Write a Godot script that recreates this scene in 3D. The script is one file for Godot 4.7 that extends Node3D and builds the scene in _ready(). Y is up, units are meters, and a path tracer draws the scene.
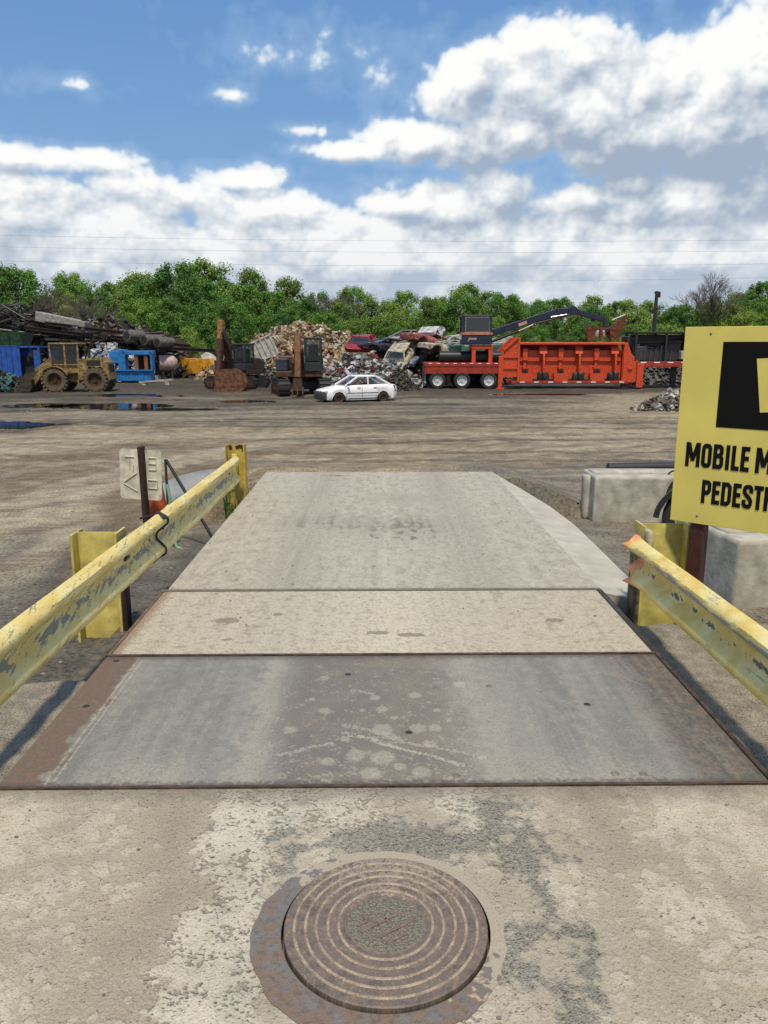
extends Node3D
# Weighbridge exit of a scrap yard. y is up, metres, the deck of the weighbridge is y = 0 and runs along -z.

const LIGHT := 1.30   # what a level white surface shows in this light; photograph colours are divided by it to get base colours

# ---------------------------------------------------------------- mesh building
class MB:
	var v := PackedVector3Array()
	var n := PackedVector3Array()
	var c := PackedColorArray()
	var uv := PackedVector2Array()
	var col := Color(1, 1, 1)
	var xf := Transform3D()
	var coloured := false

	func paint(k):
		col = k
		coloured = true
		return self

	func tri(a, b, d, na = null, nb = null, nd = null, ua = Vector2(), ub = Vector2(), ud = Vector2()):
		var pa: Vector3 = xf * a
		var pb: Vector3 = xf * b
		var pd: Vector3 = xf * d
		var f: Vector3 = (pd - pa).cross(pb - pa)
		if f.length_squared() < 1e-16:
			return
		f = f.normalized()
		if na != null and f.dot(xf.basis * na) < 0.0:
			var sw = pb
			pb = pd
			pd = sw
			sw = nb
			nb = nd
			nd = sw
			sw = ub
			ub = ud
			ud = sw
		v.push_back(pa); v.push_back(pb); v.push_back(pd)
		if na == null:
			n.push_back(f); n.push_back(f); n.push_back(f)
		else:
			for q in [na, nb, nd]:
				n.push_back((xf.basis * q).normalized())
		c.push_back(col); c.push_back(col); c.push_back(col)
		uv.push_back(ua); uv.push_back(ub); uv.push_back(ud)

	func quad(a, b, d, e):
		tri(a, b, d)
		tri(a, d, e)

	# quad with outward side away from point o
	func oquad(a, b, d, e, o):
		var f = (d - a).cross(b - a)
		if f.dot((a + b + d + e) * 0.25 - o) < 0.0:
			quad(a, e, d, b)
		else:
			quad(a, b, d, e)

	func box(at, size, turn = Basis(), bev = 0.0):
		var s = size * 0.5
		var keep = xf
		xf = xf * Transform3D(turn, at)
		var b = minf(bev, minf(s.x, minf(s.y, s.z)) * 0.8)
		var o = Vector3.ZERO
		for ax in 3:
			for sg in [-1.0, 1.0]:
				var i = (ax + 1) % 3
				var j = (ax + 2) % 3
				var q = []
				for k in [[-1, -1], [1, -1], [1, 1], [-1, 1]]:
					var p = Vector3()
					p[ax] = sg * s[ax]
					p[i] = k[0] * (s[i] - b)
					p[j] = k[1] * (s[j] - b)
					q.append(p)
				oquad(q[0], q[1], q[2], q[3], o)
		if b > 0.0:
			for ax in 3:
				var i = (ax + 1) % 3
				var j = (ax + 2) % 3
				for si in [-1.0, 1.0]:
					for sj in [-1.0, 1.0]:
						var q = []
						for k in [[0, -1], [0, 1], [1, 1], [1, -1]]:
							var p = Vector3()
							p[ax] = k[1] * (s[ax] - b)
							p[i] = si * (s[i] - (b if k[0] else 0.0))
							p[j] = sj * (s[j] - (0.0 if k[0] else b))
							q.append(p)
						oquad(q[0], q[1], q[2], q[3], o)
			for sx in [-1.0, 1.0]:
				for sy in [-1.0, 1.0]:
					for sz in [-1.0, 1.0]:
						var a = Vector3(sx * s.x, sy * (s.y - b), sz * (s.z - b))
						var d = Vector3(sx * (s.x - b), sy * s.y, sz * (s.z - b))
						var e = Vector3(sx * (s.x - b), sy * (s.y - b), sz * s.z)
						if sx * sy * sz > 0:
							tri(a, e, d)
						else:
							tri(a, d, e)
		xf = keep
		return self

	# bar of rectangular section from a to b
	func bar(a, b, w, h, bev = 0.0):
		var z = (b - a)
		var l = z.length()
		z = z / l
		var up = Vector3.UP if absf(z.y) < 0.95 else Vector3.RIGHT
		var x = up.cross(z).normalized()
		var y = z.cross(x)
		box((a + b) * 0.5, Vector3(w, h, l), Basis(x, y, z), bev)
		return self

	func cyl(a, b, r0, r1 = -1.0, seg = 12, caps = true):
		if r1 < 0.0:
			r1 = r0
		var z = (b - a).normalized()
		var up = Vector3.UP if absf(z.y) < 0.95 else Vector3.RIGHT
		var x = up.cross(z).normalized()
		var y = z.cross(x)
		var sl = (r0 - r1) / maxf((b - a).length(), 1e-6)
		for i in seg:
			var t0 = TAU * i / seg
			var t1 = TAU * (i + 1) / seg
			var d0 = x * cos(t0) + y * sin(t0)
			var d1 = x * cos(t1) + y * sin(t1)
			var n0 = d0 + z * sl
			var n1 = d1 + z * sl
			tri(a + d0 * r0, b + d0 * r1, b + d1 * r1, n0, n0, n1)
			tri(a + d0 * r0, b + d1 * r1, a + d1 * r0, n0, n1, n1)
			if caps:
				tri(a, a + d0 * r0, a + d1 * r0)
				tri(b, b + d1 * r1, b + d0 * r1)
		return self

	func tube(pts, r, seg = 6):
		for i in pts.size() - 1:
			cyl(pts[i], pts[i + 1], r, r, seg, true)
		return self

	# outline in x,y (any winding) drawn out from z0 to z1
	func prism(poly, z0, z1):
		var p := PackedVector2Array(poly)
		if Geometry2D.is_polygon_clockwise(p):
			p.reverse()
		var t := Geometry2D.triangulate_polygon(p)
		for i in range(0, t.size(), 3):
			var a = p[t[i]]
			var b = p[t[i + 1]]
			var d = p[t[i + 2]]
			if (b - a).cross(d - a) < 0:
				var k = b
				b = d
				d = k
			tri(Vector3(a.x, a.y, z1), Vector3(d.x, d.y, z1), Vector3(b.x, b.y, z1))
			tri(Vector3(a.x, a.y, z0), Vector3(b.x, b.y, z0), Vector3(d.x, d.y, z0))
		for i in p.size():
			var a = p[i]
			var b = p[(i + 1) % p.size()]
			quad(Vector3(a.x, a.y, z0), Vector3(a.x, a.y, z1), Vector3(b.x, b.y, z1), Vector3(b.x, b.y, z0))
		return self

	# closed solid between two outlines of the same count: low -> high
	func loft(low, high):
		var k = low.size()
		var o = Vector3()
		for p in low: o += p
		for p in high: o += p
		o /= 2.0 * k
		for i in k:
			var j = (i + 1) % k
			oquad(low[i], low[j], high[j], high[i], o)
		for ring in [low, high]:
			for i in range(1, k - 1):
				oquad(ring[0], ring[i], ring[i + 1], ring[i + 1], o)
		return self

	# profile of (radius, height) round the y axis
	func lathe(prof, seg = 24):
		for i in seg:
			var t0 = TAU * i / seg
			var t1 = TAU * (i + 1) / seg
			for k in prof.size() - 1:
				var p = prof[k]
				var q = prof[k + 1]
				var nn = Vector2(p.y - q.y, q.x - p.x).normalized()
				var a = Vector3(p.x * cos(t0), p.y, p.x * sin(t0))
				var b = Vector3(q.x * cos(t0), q.y, q.x * sin(t0))
				var d = Vector3(q.x * cos(t1), q.y, q.x * sin(t1))
				var e = Vector3(p.x * cos(t1), p.y, p.x * sin(t1))
				var n0 = Vector3(nn.x * cos(t0), nn.y, nn.x * sin(t0))
				var n1 = Vector3(nn.x * cos(t1), nn.y, nn.x * sin(t1))
				tri(a, b, d, n0, n0, n1)
				tri(a, d, e, n0, n1, n1)
		return self

	# rounded, lumpy box
	func rbox(at, size, r, sub, amp, noise, turn = Basis()):
		var s = size * 0.5
		var inner = s - Vector3(r, r, r)
		var first = v.size()
		var keep = xf
		xf = xf * Transform3D(turn, at)
		for ax in 3:
			var i = (ax + 1) % 3
			var j = (ax + 2) % 3
			for sg in [-1.0, 1.0]:
				var ni = maxi(2, int(sub * size[i]))
				var nj = maxi(2, int(sub * size[j]))
				var g = []
				for a in ni + 1:
					var row = []
					for b in nj + 1:
						var p = Vector3()
						p[ax] = sg * s[ax]
						# finer near the edges
						var fa = 2.0 * a / ni - 1.0
						var fb = 2.0 * b / nj - 1.0
						fa = signf(fa) * (1.0 - pow(1.0 - absf(fa), 1.5))
						fb = signf(fb) * (1.0 - pow(1.0 - absf(fb), 1.5))
						p[i] = fa * s[i]
						p[j] = fb * s[j]
						var q = p.clamp(-inner, inner)
						var dd = (p - q)
						if dd.length() > 1e-6:
							p = q + dd.normalized() * r
							dd = dd.normalized()
						p += dd * amp * noise.get_noise_3dv((p + at * 3.1) * 1.0)
						row.append(p)
					g.append(row)
				for a in ni:
					for b in nj:
						if sg > 0:
							quad(g[a][b], g[a][b + 1], g[a + 1][b + 1], g[a + 1][b])
						else:
							quad(g[a][b], g[a + 1][b], g[a + 1][b + 1], g[a][b + 1])
		xf = keep
		smooth(first)
		return self

	func smooth(first = 0, limit = 0.35):
		var sums = {}
		for i in range(first, v.size()):
			var k = Vector3i((v[i] * 2000.0).round())
			sums[k] = sums.get(k, Vector3()) + n[i]
		for i in range(first, v.size()):
			var k = Vector3i((v[i] * 2000.0).round())
			var m = sums[k].normalized()
			if m.dot(n[i]) > limit:
				n[i] = m
		return self

	func mesh():
		var a = []
		a.resize(Mesh.ARRAY_MAX)
		a[Mesh.ARRAY_VERTEX] = v
		a[Mesh.ARRAY_NORMAL] = n
		if coloured:
			a[Mesh.ARRAY_COLOR] = c
		a[Mesh.ARRAY_TEX_UV] = uv
		var m := ArrayMesh.new()
		m.add_surface_from_arrays(Mesh.PRIMITIVE_TRIANGLES, a)
		return m

# ---------------------------------------------------------------- naming
var taken := {}
func numbered(called: String) -> String:
	var k: int = taken.get(called, 0)
	taken[called] = k + 1
	return called if k == 0 else "%s_%03d" % [called, k]

func tag(o, label, category, group = ""):
	o.set_meta("label", label)
	o.set_meta("category", category)
	if group != "":
		o.set_meta("group", group)
	return o

func thing(called, label, category, at = Vector3.ZERO, turn = 0.0, group = ""):
	var o := Node3D.new()
	o.name = numbered(called)
	add_child(o)
	o.position = at
	o.rotation.y = turn
	return tag(o, label, category, group)

func put(called, mb, material, parent = null):
	var o := MeshInstance3D.new()
	o.mesh = mb.mesh() if mb is MB else mb
	o.material_override = material
	if parent == null:
		o.name = numbered(called)
		add_child(o)
	else:
		o.name = called
		parent.add_child(o, true)
	return o

func struct(called, mb, material, parent = null):
	var o = put(called, mb, material, parent)
	o.set_meta("kind", "structure")
	return o

func copy(o, label, group = ""):
	var r = o.duplicate()
	r.name = numbered(o.name.rstrip("0123456789").trim_suffix("_"))
	add_child(r)
	r.set_meta("label", label)
	if group != "":
		r.set_meta("group", group)
	return r

# ---------------------------------------------------------------- materials and textures
var tx := {}
var mats := {}
var rng := RandomNumberGenerator.new()

# a colour as the photograph shows it (0-255) on a surface that gets the share k of the level light -> linear base colour
func lin(r, g, b, k = LIGHT) -> Color:
	var q := Color(r / 255.0, g / 255.0, b / 255.0).srgb_to_linear()
	if k != LIGHT:
		k *= 0.86
	return Color(minf(q.r / k, 0.9), minf(q.g / k, 0.9), minf(q.b / k, 0.9))

func noise(sd, freq, oct = 4, kind = FastNoiseLite.TYPE_SIMPLEX_SMOOTH, fractal = FastNoiseLite.FRACTAL_FBM):
	var f := FastNoiseLite.new()
	f.seed = sd
	f.frequency = freq
	f.noise_type = kind
	f.fractal_type = fractal
	f.fractal_octaves = oct
	f.fractal_gain = 0.55
	return f

# noise as bytes; sx, sy stretch it along an axis
func bytes(w, h, sd, freq, oct = 4, sx = 1, sy = 1, kind = FastNoiseLite.TYPE_SIMPLEX_SMOOTH) -> PackedByteArray:
	var im: Image = noise(sd, freq, oct, kind).get_image(w / sx, h / sy)
	if sx > 1 or sy > 1:
		im.resize(w, h, Image.INTERPOLATE_CUBIC)
	im.convert(Image.FORMAT_L8)
	return im.get_data()

func texture(im: Image) -> ImageTexture:
	return ImageTexture.create_from_image(im)

# seamless grey pattern between lo and hi (sRGB), for multiplying
func grey(called, size, sd, freq, oct, lo, hi, power = 1.0):
	if not tx.has(called):
		var im: Image = noise(sd, freq, oct).get_seamless_image(size, size)
		im.convert(Image.FORMAT_L8)
		var d := im.get_data()
		for i in d.size():
			d[i] = int(clampf(255.0 * lerpf(lo, hi, pow(d[i] / 255.0, power)), 0.0, 255.0))
		tx[called] = texture(Image.create_from_data(size, size, false, Image.FORMAT_L8, d))
	return tx[called]

func bumps(called, size, sd, freq, oct, strength):
	if not tx.has(called):
		var im: Image = noise(sd, freq, oct).get_seamless_image(size, size)
		im.convert(Image.FORMAT_RGBA8)
		im.bump_map_to_normal_map(strength)
		tx[called] = texture(im)
	return tx[called]

func mat(called, colour: Color, rough = 0.8, metal = 0.0, opts = {}):
	if mats.has(called):
		return mats[called]
	var m := StandardMaterial3D.new()
	m.resource_name = called
	m.albedo_color = colour.linear_to_srgb()
	m.roughness = rough
	m.metallic = metal
	m.cull_mode = BaseMaterial3D.CULL_DISABLED
	if opts.has("tex") or opts.has("bump"):
		m.uv1_triplanar = true
		m.uv1_world_triplanar = opts.get("world", false)
		var s = opts.get("scale", 1.0)
		m.uv1_scale = Vector3(s, s, s)
		if opts.has("tex"):
			m.albedo_texture = opts.tex
		if opts.has("bump"):
			m.normal_enabled = true
			m.normal_texture = opts.bump
			m.normal_scale = opts.get("depth", 0.5)
	if opts.get("vertex", false):
		m.vertex_color_use_as_albedo = true
	mats[called] = m
	return m

# weathered paint or metal: a base colour with a dirt pattern
func worn(called, colour, rough = 0.6, metal = 0.0, scale = 0.35, strong = false):
	# strong: caked and rusty; otherwise thinly soiled
	return mat(called, colour, rough, metal, {"tex": grey("dirt_strong", 512, 71, 0.012, 6, 0.35, 1.05, 0.8) if strong else grey("dirt_soft", 512, 72, 0.01, 6, 0.72, 1.05), "scale": scale, "bump": bumps("fine_bump", 512, 73, 0.03, 4, 3.0), "depth": 0.25})

# ---------------------------------------------------------------- sky
func elevation(v): return rad_to_deg(atan((512.0 - v) / 775.0)) - 12.3
func azimuth(u): return rad_to_deg(atan((u - 384.0) / 775.0)) + 0.74

var puffs := []
var nz_billow
var nz_soft
var nz_field
var nz_fine

func cloud_density(az: float, el: float) -> float:
	var a := deg_to_rad(az)
	var sq := 1.0 + 5.0 / (el + 5.0)          # clouds lie closer together towards the horizon
	var px := sin(a) * 57.3
	var pz := cos(a) * 57.3
	var py := el * sq
	var bl: float = nz_billow.get_noise_3d(px, py, pz)
	var so: float = nz_soft.get_noise_3d(px, py * 1.3, pz)
	var fi: float = nz_fine.get_noise_3d(px, py * 1.2, pz)
	var e := -1.0
	if absf(az) < 36.0 and el < 30.0:
		for p in puffs:
			var dx: float = (az - p[0]) / p[2]
			var dy: float = (el - p[1]) / p[3]
			var q := p[4] - sqrt(dx * dx + dy * dy) * p[4] as float
			if q > e:
				e = q
	var out: float = nz_field.get_noise_3d(px, py * 1.4, pz) * 1.6 + lerpf(0.55, -0.25, clampf(el / 26.0, 0, 1))
	var t := clampf((absf(az) - 27.0) / 7.0, 0.0, 1.0)
	t = maxf(t, clampf((el - 22.5) / 5.0, 0.0, 1.0))
	e = lerpf(maxf(e, -0.8), out, t)
	return e - (bl - 0.36) * 0.52 + so * 0.30 - (fi - 0.36) * 0.14

func sky_colour(az: float, el: float) -> Color:
	var e := maxf(el, 0.0)
	var blue := Color(0.405, 0.575, 0.788).lerp(Color(0.62, 0.755, 0.88), pow(clampf(1.0 - e / 23.0, 0, 1), 1.2))
	blue = blue.lerp(Color(0.33, 0.50, 0.74), clampf((e - 21.0) / 60.0, 0, 1))
	var d := cloud_density(az, el) + clampf((4.5 - e) / 4.5, 0, 1) * 0.5
	var cover := smoothstep(-0.03, 0.13, d)
	# thin veil round the clouds
	blue = blue.lerp(Color(0.86, 0.9, 0.94), clampf(0.22 + d * 0.7, 0.0, 0.22))
	if cover <= 0.0:
		return blue
	var near := cloud_density(az - 0.15, el + 0.25)
	var up := cloud_density(az - 0.5, el + 0.8)
	var far := cloud_density(az - 1.9, el + 2.3)
	var deep := cloud_density(az - 1.0, el + 5.0)
	var lit := 0.52 + (d - near) * 0.5 + (d - up) * 1.15 + (d - far) * 0.5 - clampf(deep, 0.0, 0.8) * 0.55 + clampf(0.25 - d, 0.0, 0.25) * 0.7
	lit = clampf(lit, 0.0, 1.0)
	var low := clampf((10.0 - e) / 7.0, 0, 1)
	lit = lerpf(lit, 0.31 + 0.72 * (lit - 0.42), low * 0.9)
	var col := Color(0.63, 0.69, 0.765).lerp(Color(0.70, 0.75, 0.815), low).lerp(Color(0.985, 0.985, 0.98), clampf(lit, 0.0, 1.0))
	col = col.lerp(Color(0.80, 0.845, 0.885), clampf((5.0 - e) / 5.0, 0, 1) * 0.5)
	return blue.lerp(col, cover * clampf(0.62 + d * 1.6, 0.0, 1.0))

func make_sky():
	# cloud masses: centre and size in picture pixels of the photograph, turned into directions; strength
	for b in [
		[590, 114, 95, 62, 0.8], [530, 94, 62, 46, 0.75], [452, 86, 44, 34, 0.7], [560, 64, 45, 32, 0.75], [620, 104, 40, 30, 0.7], [630, 144, 110, 46, 0.85], [735, 84, 70, 60, 0.85], [690, 114, 40, 40, 0.7], [725, 154, 120, 60, 0.9], [510, 139, 70, 26, 0.7], [425, 142, 52, 17, 0.6], [345, 152, 42, 7, 0.42],
		[375, 50, 58, 10, 0.13], [345, 60, 24, 6, 0.12], [97, 102, 46, 7, 0.24], [246, 98, 17, 6, 0.28], [310, 131, 16, 4, 0.22], [40, 174, 80, 13, 0.6], [15, 168, 60, 13, 0.6], [110, 170, 40, 9, 0.45], [250, 182, 60, 15, 0.65], [190, 204, 90, 26, 0.7], [270, 215, 110, 30, 0.75], [60, 226, 150, 40, 0.85],
		[400, 208, 80, 20, 0.62], [490, 195, 36, 26, 0.7], [450, 215, 80, 26, 0.65], [580, 205, 80, 20, 0.6], [670, 215, 130, 45, 0.8], [760, 200, 80, 50, 0.8], [384, 265, 520, 62, 1.1], [100, 268, 320, 60, 1.1], [700, 268, 320, 60, 1.1],
	]:
		puffs.append([azimuth(b[0]), elevation(b[1]), b[2] / 775.0 * 57.3, b[3] / 775.0 * 57.3, b[4]])
	nz_billow = noise(11, 0.085, 5, FastNoiseLite.TYPE_SIMPLEX_SMOOTH, FastNoiseLite.FRACTAL_RIDGED)
	nz_soft = noise(12, 0.14, 5)
	nz_field = noise(15, 0.03, 3)
	nz_fine = noise(16, 0.42, 4, FastNoiseLite.TYPE_SIMPLEX_SMOOTH, FastNoiseLite.FRACTAL_RIDGED)
	var w := 1024
	var im := Image.create(w, w / 2, false, Image.FORMAT_RGB8)
	im.fill(Color(0.45, 0.43, 0.38))
	for y in w / 4 + 2:
		for x in w:
			im.set_pixel(x, y, sky_colour(wrapf((x + 0.5) / w * 360.0, -180.0, 180.0), 90.0 - (y + 0.5) / (w / 2) * 180.0))
	im.resize(4096, 2048, Image.INTERPOLATE_CUBIC)
	for y in range(int((90.0 - 30.0) / 180.0 * 2048), 1034):
		for x in range(-387, 387):
			im.set_pixel(posmod(x, 4096), y, sky_colour((x + 0.5) / 4096.0 * 360.0, 90.0 - (y + 0.5) / 2048.0 * 180.0))
	var pano := PanoramaSkyMaterial.new()
	pano.panorama = texture(im)
	var sky := Sky.new()
	sky.sky_material = pano
	return sky

# ---------------------------------------------------------------- the order of work
func _ready():
	rng.seed = 20240
	var cam := Camera3D.new()
	cam.name = "camera"
	cam.position = Vector3(0, 1.7, 0)
	cam.rotation_degrees = Vector3(-12.3, -0.74, 0)
	cam.fov = 66.9
	cam.far = 900.0
	cam.near = 0.05
	cam.current = true
	add_child(cam)
	var env := Environment.new()
	env.background_mode = Environment.BG_SKY
	env.sky = make_sky()
	env.background_energy_multiplier = 1.0
	env.tonemap_mode = Environment.TONE_MAPPER_LINEAR
	env.tonemap_exposure = 1.03
	env.sdfgi_enabled = true
	env.ssao_enabled = true
	env.ssil_enabled = true
	var we := WorldEnvironment.new()
	we.environment = env
	add_child(we)
	var sun := DirectionalLight3D.new()
	sun.name = "sun"
	sun.light_energy = 1.18
	sun.light_color = Color(1.0, 0.945, 0.85)
	sun.light_angular_distance = 5.0
	sun.shadow_enabled = true
	var to_sun := Vector3(0.0, 0.90, 0.42).normalized()
	sun.look_at_from_position(to_sun * 50.0, Vector3.ZERO, Vector3.UP)
	add_child(sun)
	print("sky done ", Time.get_ticks_msec())
	build_ground()
	print("ground ", Time.get_ticks_msec())
	build_weighbridge()
	print("weighbridge ", Time.get_ticks_msec())
	build_roadside()
	print("roadside ", Time.get_ticks_msec())
	build_yard()
	print("yard ", Time.get_ticks_msec())
	build_woods()
	print("woods ", Time.get_ticks_msec())

# ---------------------------------------------------------------- ground
var gn_a
var gn_b
var gn_c
var pools := []   # x, d, half width, half depth, level

func profile(d):
	var k = [[-60, -0.1], [0, -0.1], [2.6, -0.1], [4.2, -0.2], [6, -0.3], [9.6, -0.53], [15, -0.85], [24, -1.13], [70, -1.15], [200, -1.6]]
	for i in k.size() - 1:
		if d < k[i + 1][0]:
			var t = clampf((d - k[i][0]) / float(k[i + 1][0] - k[i][0]), 0, 1)
			return lerpf(k[i][1], k[i + 1][1], t)
	return -1.6

func ground_height(x, d):
	var b = profile(d)
	var ax = absf(x - 0.08)
	if d < 10.0:
		if ax < 1.72:
			return minf(b, -0.1) - 0.32
	else:
		# dirt banked up against the end of the slab
		var w = smoothstep(3.4, 1.6, ax)
		var bank = lerpf(-0.05, b, smoothstep(10.4, 16.5, d)) + gn_b.get_noise_2d(x * 2.0, d * 2.6) * 0.11 * smoothstep(12.5, 10.4, d)
		b = lerpf(b, bank, w)
	var rough = clampf((d - 9.0) / 10.0, 0.12, 1.0)
	b += gn_a.get_noise_2d(x * 1.2, d * 1.2) * 0.05 * rough + gn_b.get_noise_2d(x + d * 0.2, d * 2.2) * 0.045 * rough
	b += gn_b.get_noise_2d(x * 2.4 + 30.0, d * 2.4) * 0.03 * rough
	# wheel ruts across the yard
	var q = d + 0.0045 * (x - 3.0) * (x - 3.0) + gn_a.get_noise_2d(x * 0.5, 3.0) * 1.6
	var inyard = smoothstep(17.0, 24.0, d) * smoothstep(62.0, 50.0, d)
	b += (absf(sin(q * 1.45)) - 0.6) * 0.02 * inyard * (0.5 + gn_c.get_noise_2d(x, d * 3.0))
	for p in pools:
		var e = Vector2((x - p[0]) / p[2], (d - p[1]) / p[3])
		if absf(e.x) < 1.7 and absf(e.y) < 1.7:
			b = lerpf(b, p[4] - 0.06, smoothstep(1.45, 0.75, e.length() + gn_b.get_noise_2d(x * 2.0, d * 2.0) * 0.5))
	return b

func ground_colour(x, d):
	var n1 = gn_a.get_noise_2d(x * 0.8, d * 0.8)
	var n2 = gn_c.get_noise_2d(x * 0.8 + d * 0.3, d * 0.9)
	var n3 = gn_b.get_noise_2d(x * 1.3 - d * 0.5, d * 1.5)
	var tan_soil = lin(190, 171, 138)
	var pale = lin(208, 195, 166)
	var grey_soil = lin(148, 142, 129)
	var brown = lin(138, 116, 87)
	var mud = lin(78, 68, 56)
	var q = d + 0.0045 * (x - 3.0) * (x - 3.0) + gn_a.get_noise_2d(x * 0.5, 3.0) * 1.6
	var track = absf(sin(q * 1.45))
	var c: Color = tan_soil.lerp(pale, clampf(n2 * 2.2 + 0.05, 0, 0.9))
	c = c.lerp(brown, clampf(n1 * 1.4 + n3 * 0.8 - 0.08, 0, 0.8))
	# grey gravel beside the weighbridge and to the right of it
	var side = smoothstep(4.2, 2.0, absf(x)) * smoothstep(10.5, 6.5, d)
	var right = smoothstep(0.6, 1.9, x) * smoothstep(24.0, 12.0, d)
	c = c.lerp(grey_soil, clampf(maxf(side * 1.1, right * 0.85) + n3 * 0.5, 0, 0.92))
	var dark_left = smoothstep(-1.4, -2.0, x) * smoothstep(-6.0, -3.4, x) * smoothstep(9.3, 7.6, d + n1 * 3.0)
	c = c.lerp(lin(112, 107, 98), clampf(dark_left + n3 * 0.3, 0, 0.9))
	# black oily mud of the yard
	var wet = smoothstep(24.0, 33.0, d + n1 * 14.0 - maxf(x, 0.0) * 0.8) * (0.78 + 0.9 * n2)
	wet = maxf(wet, smoothstep(9.0, -3.0, x + n1 * 8.0) * smoothstep(22.0, 27.0, d + n1 * 7.0 + n3 * 4.0) * (0.85 + 0.7 * n2))
	wet = maxf(wet, smoothstep(40.0, 46.0, d + n1 * 5.0) * 0.85)
	c = c.lerp(mud, clampf(wet, 0, 0.95))
	var yard = smoothstep(19.0, 26.0, d)
	c = c.lerp(pale, yard * clampf((track - 0.62) * 0.15 + n2 * 0.8, 0, 0.45) * smoothstep(47, 40, d))
	c = c.lerp(mud, yard * clampf((0.22 - track) * 0.15 + n3 * 0.4 + n1 * 0.5, 0, 0.5))
	# tyre tracks: pairs of treads sweeping across the yard
	var sw = gn_a.get_noise_2d(x * 0.25, d * 0.12) * 2.2
	for tr in [[15.0, 0.010, -2.0, 0.5], [18.5, 0.006, 4.0, 0.9], [22.5, 0.008, -6.0, 0.9], [27.5, 0.004, 8.0, 1.0], [31.0, 0.006, 0.0, 1.0], [13.0, 0.03, 6.0, 0.7]]:
		var off = d - (tr[0] + tr[1] * (x - tr[2]) * (x - tr[2]) + sw)
		var e0 = minf(absf(off - 0.9), absf(off + 0.9))
		if e0 < 0.34:
			var tread = 0.5 + 0.5 * sin(x * 26.0 + off * 8.0)
			c = c.lerp(brown.lerp(mud, 0.5), tr[3] * (0.45 + 0.35 * tread) * smoothstep(0.34, 0.2, e0))
		elif e0 < 0.5:
			c = c.lerp(pale, 0.45 * tr[3])
	# worn lanes: along the left of the weighbridge, then bending across the yard
	var s1 = x - (0.035 * pow(maxf(d - 11.0, 0.0), 2.0) - 0.2 * (d - 8.0)) + n1 * 0.5
	var lane = gn_c.get_noise_2d(s1 * 3.0 + 5.0, d * 0.1)
	var lw = smoothstep(-1.6, -2.6, x) * smoothstep(27.0, 19.0, d) * smoothstep(6.5, 9.0, d - x * 0.6)
	c = c.lerp(pale, lw * clampf(lane * 2.2, 0, 0.75))
	c = c.lerp(brown, lw * clampf(-lane * 2.4, 0, 0.7))
	var lane2 = gn_c.get_noise_2d(q * 1.6 + 60.0, x * 0.10)
	var rw = smoothstep(12.0, 17.0, d) * smoothstep(48.0, 40.0, d)
	c = c.lerp(pale, rw * clampf(lane2 * 1.3 - 0.05, 0, 0.5))
	c = c.lerp(mud, rw * clampf(-lane2 * 1.1 - 0.1, 0, 0.4))
	# tracks curving in from the near left
	for tr in [[-5.2, 0.55], [-3.6, 0.55], [-7.2, 0.5], [-9.5, 0.5]]:
		var off = x - (tr[0] + (d - 7.0) * 0.42 + (d - 7.0) * (d - 7.0) * 0.035) + sw * 0.3
		if absf(off) < 0.28 and d > 4.0 and d < 22.0:
			c = c.lerp(brown, 1.4 * tr[1] * smoothstep(0.28, 0.15, absf(off)) * (0.6 + 0.4 * sin(d * 30.0)))
	var v = 1.0 + 0.10 * gn_b.get_noise_2d(x * 3.2 + 9.0, d * 3.2) + 0.16 * gn_b.get_noise_2d(x * 9.0, d * 9.0)
	if d > 66.0:
		c = c.lerp(lin(86, 104, 48), clampf((d - 66.0) / 6.0 + n1, 0, 1))
	return Color(c.r * v, c.g * v, c.b * v)

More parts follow.
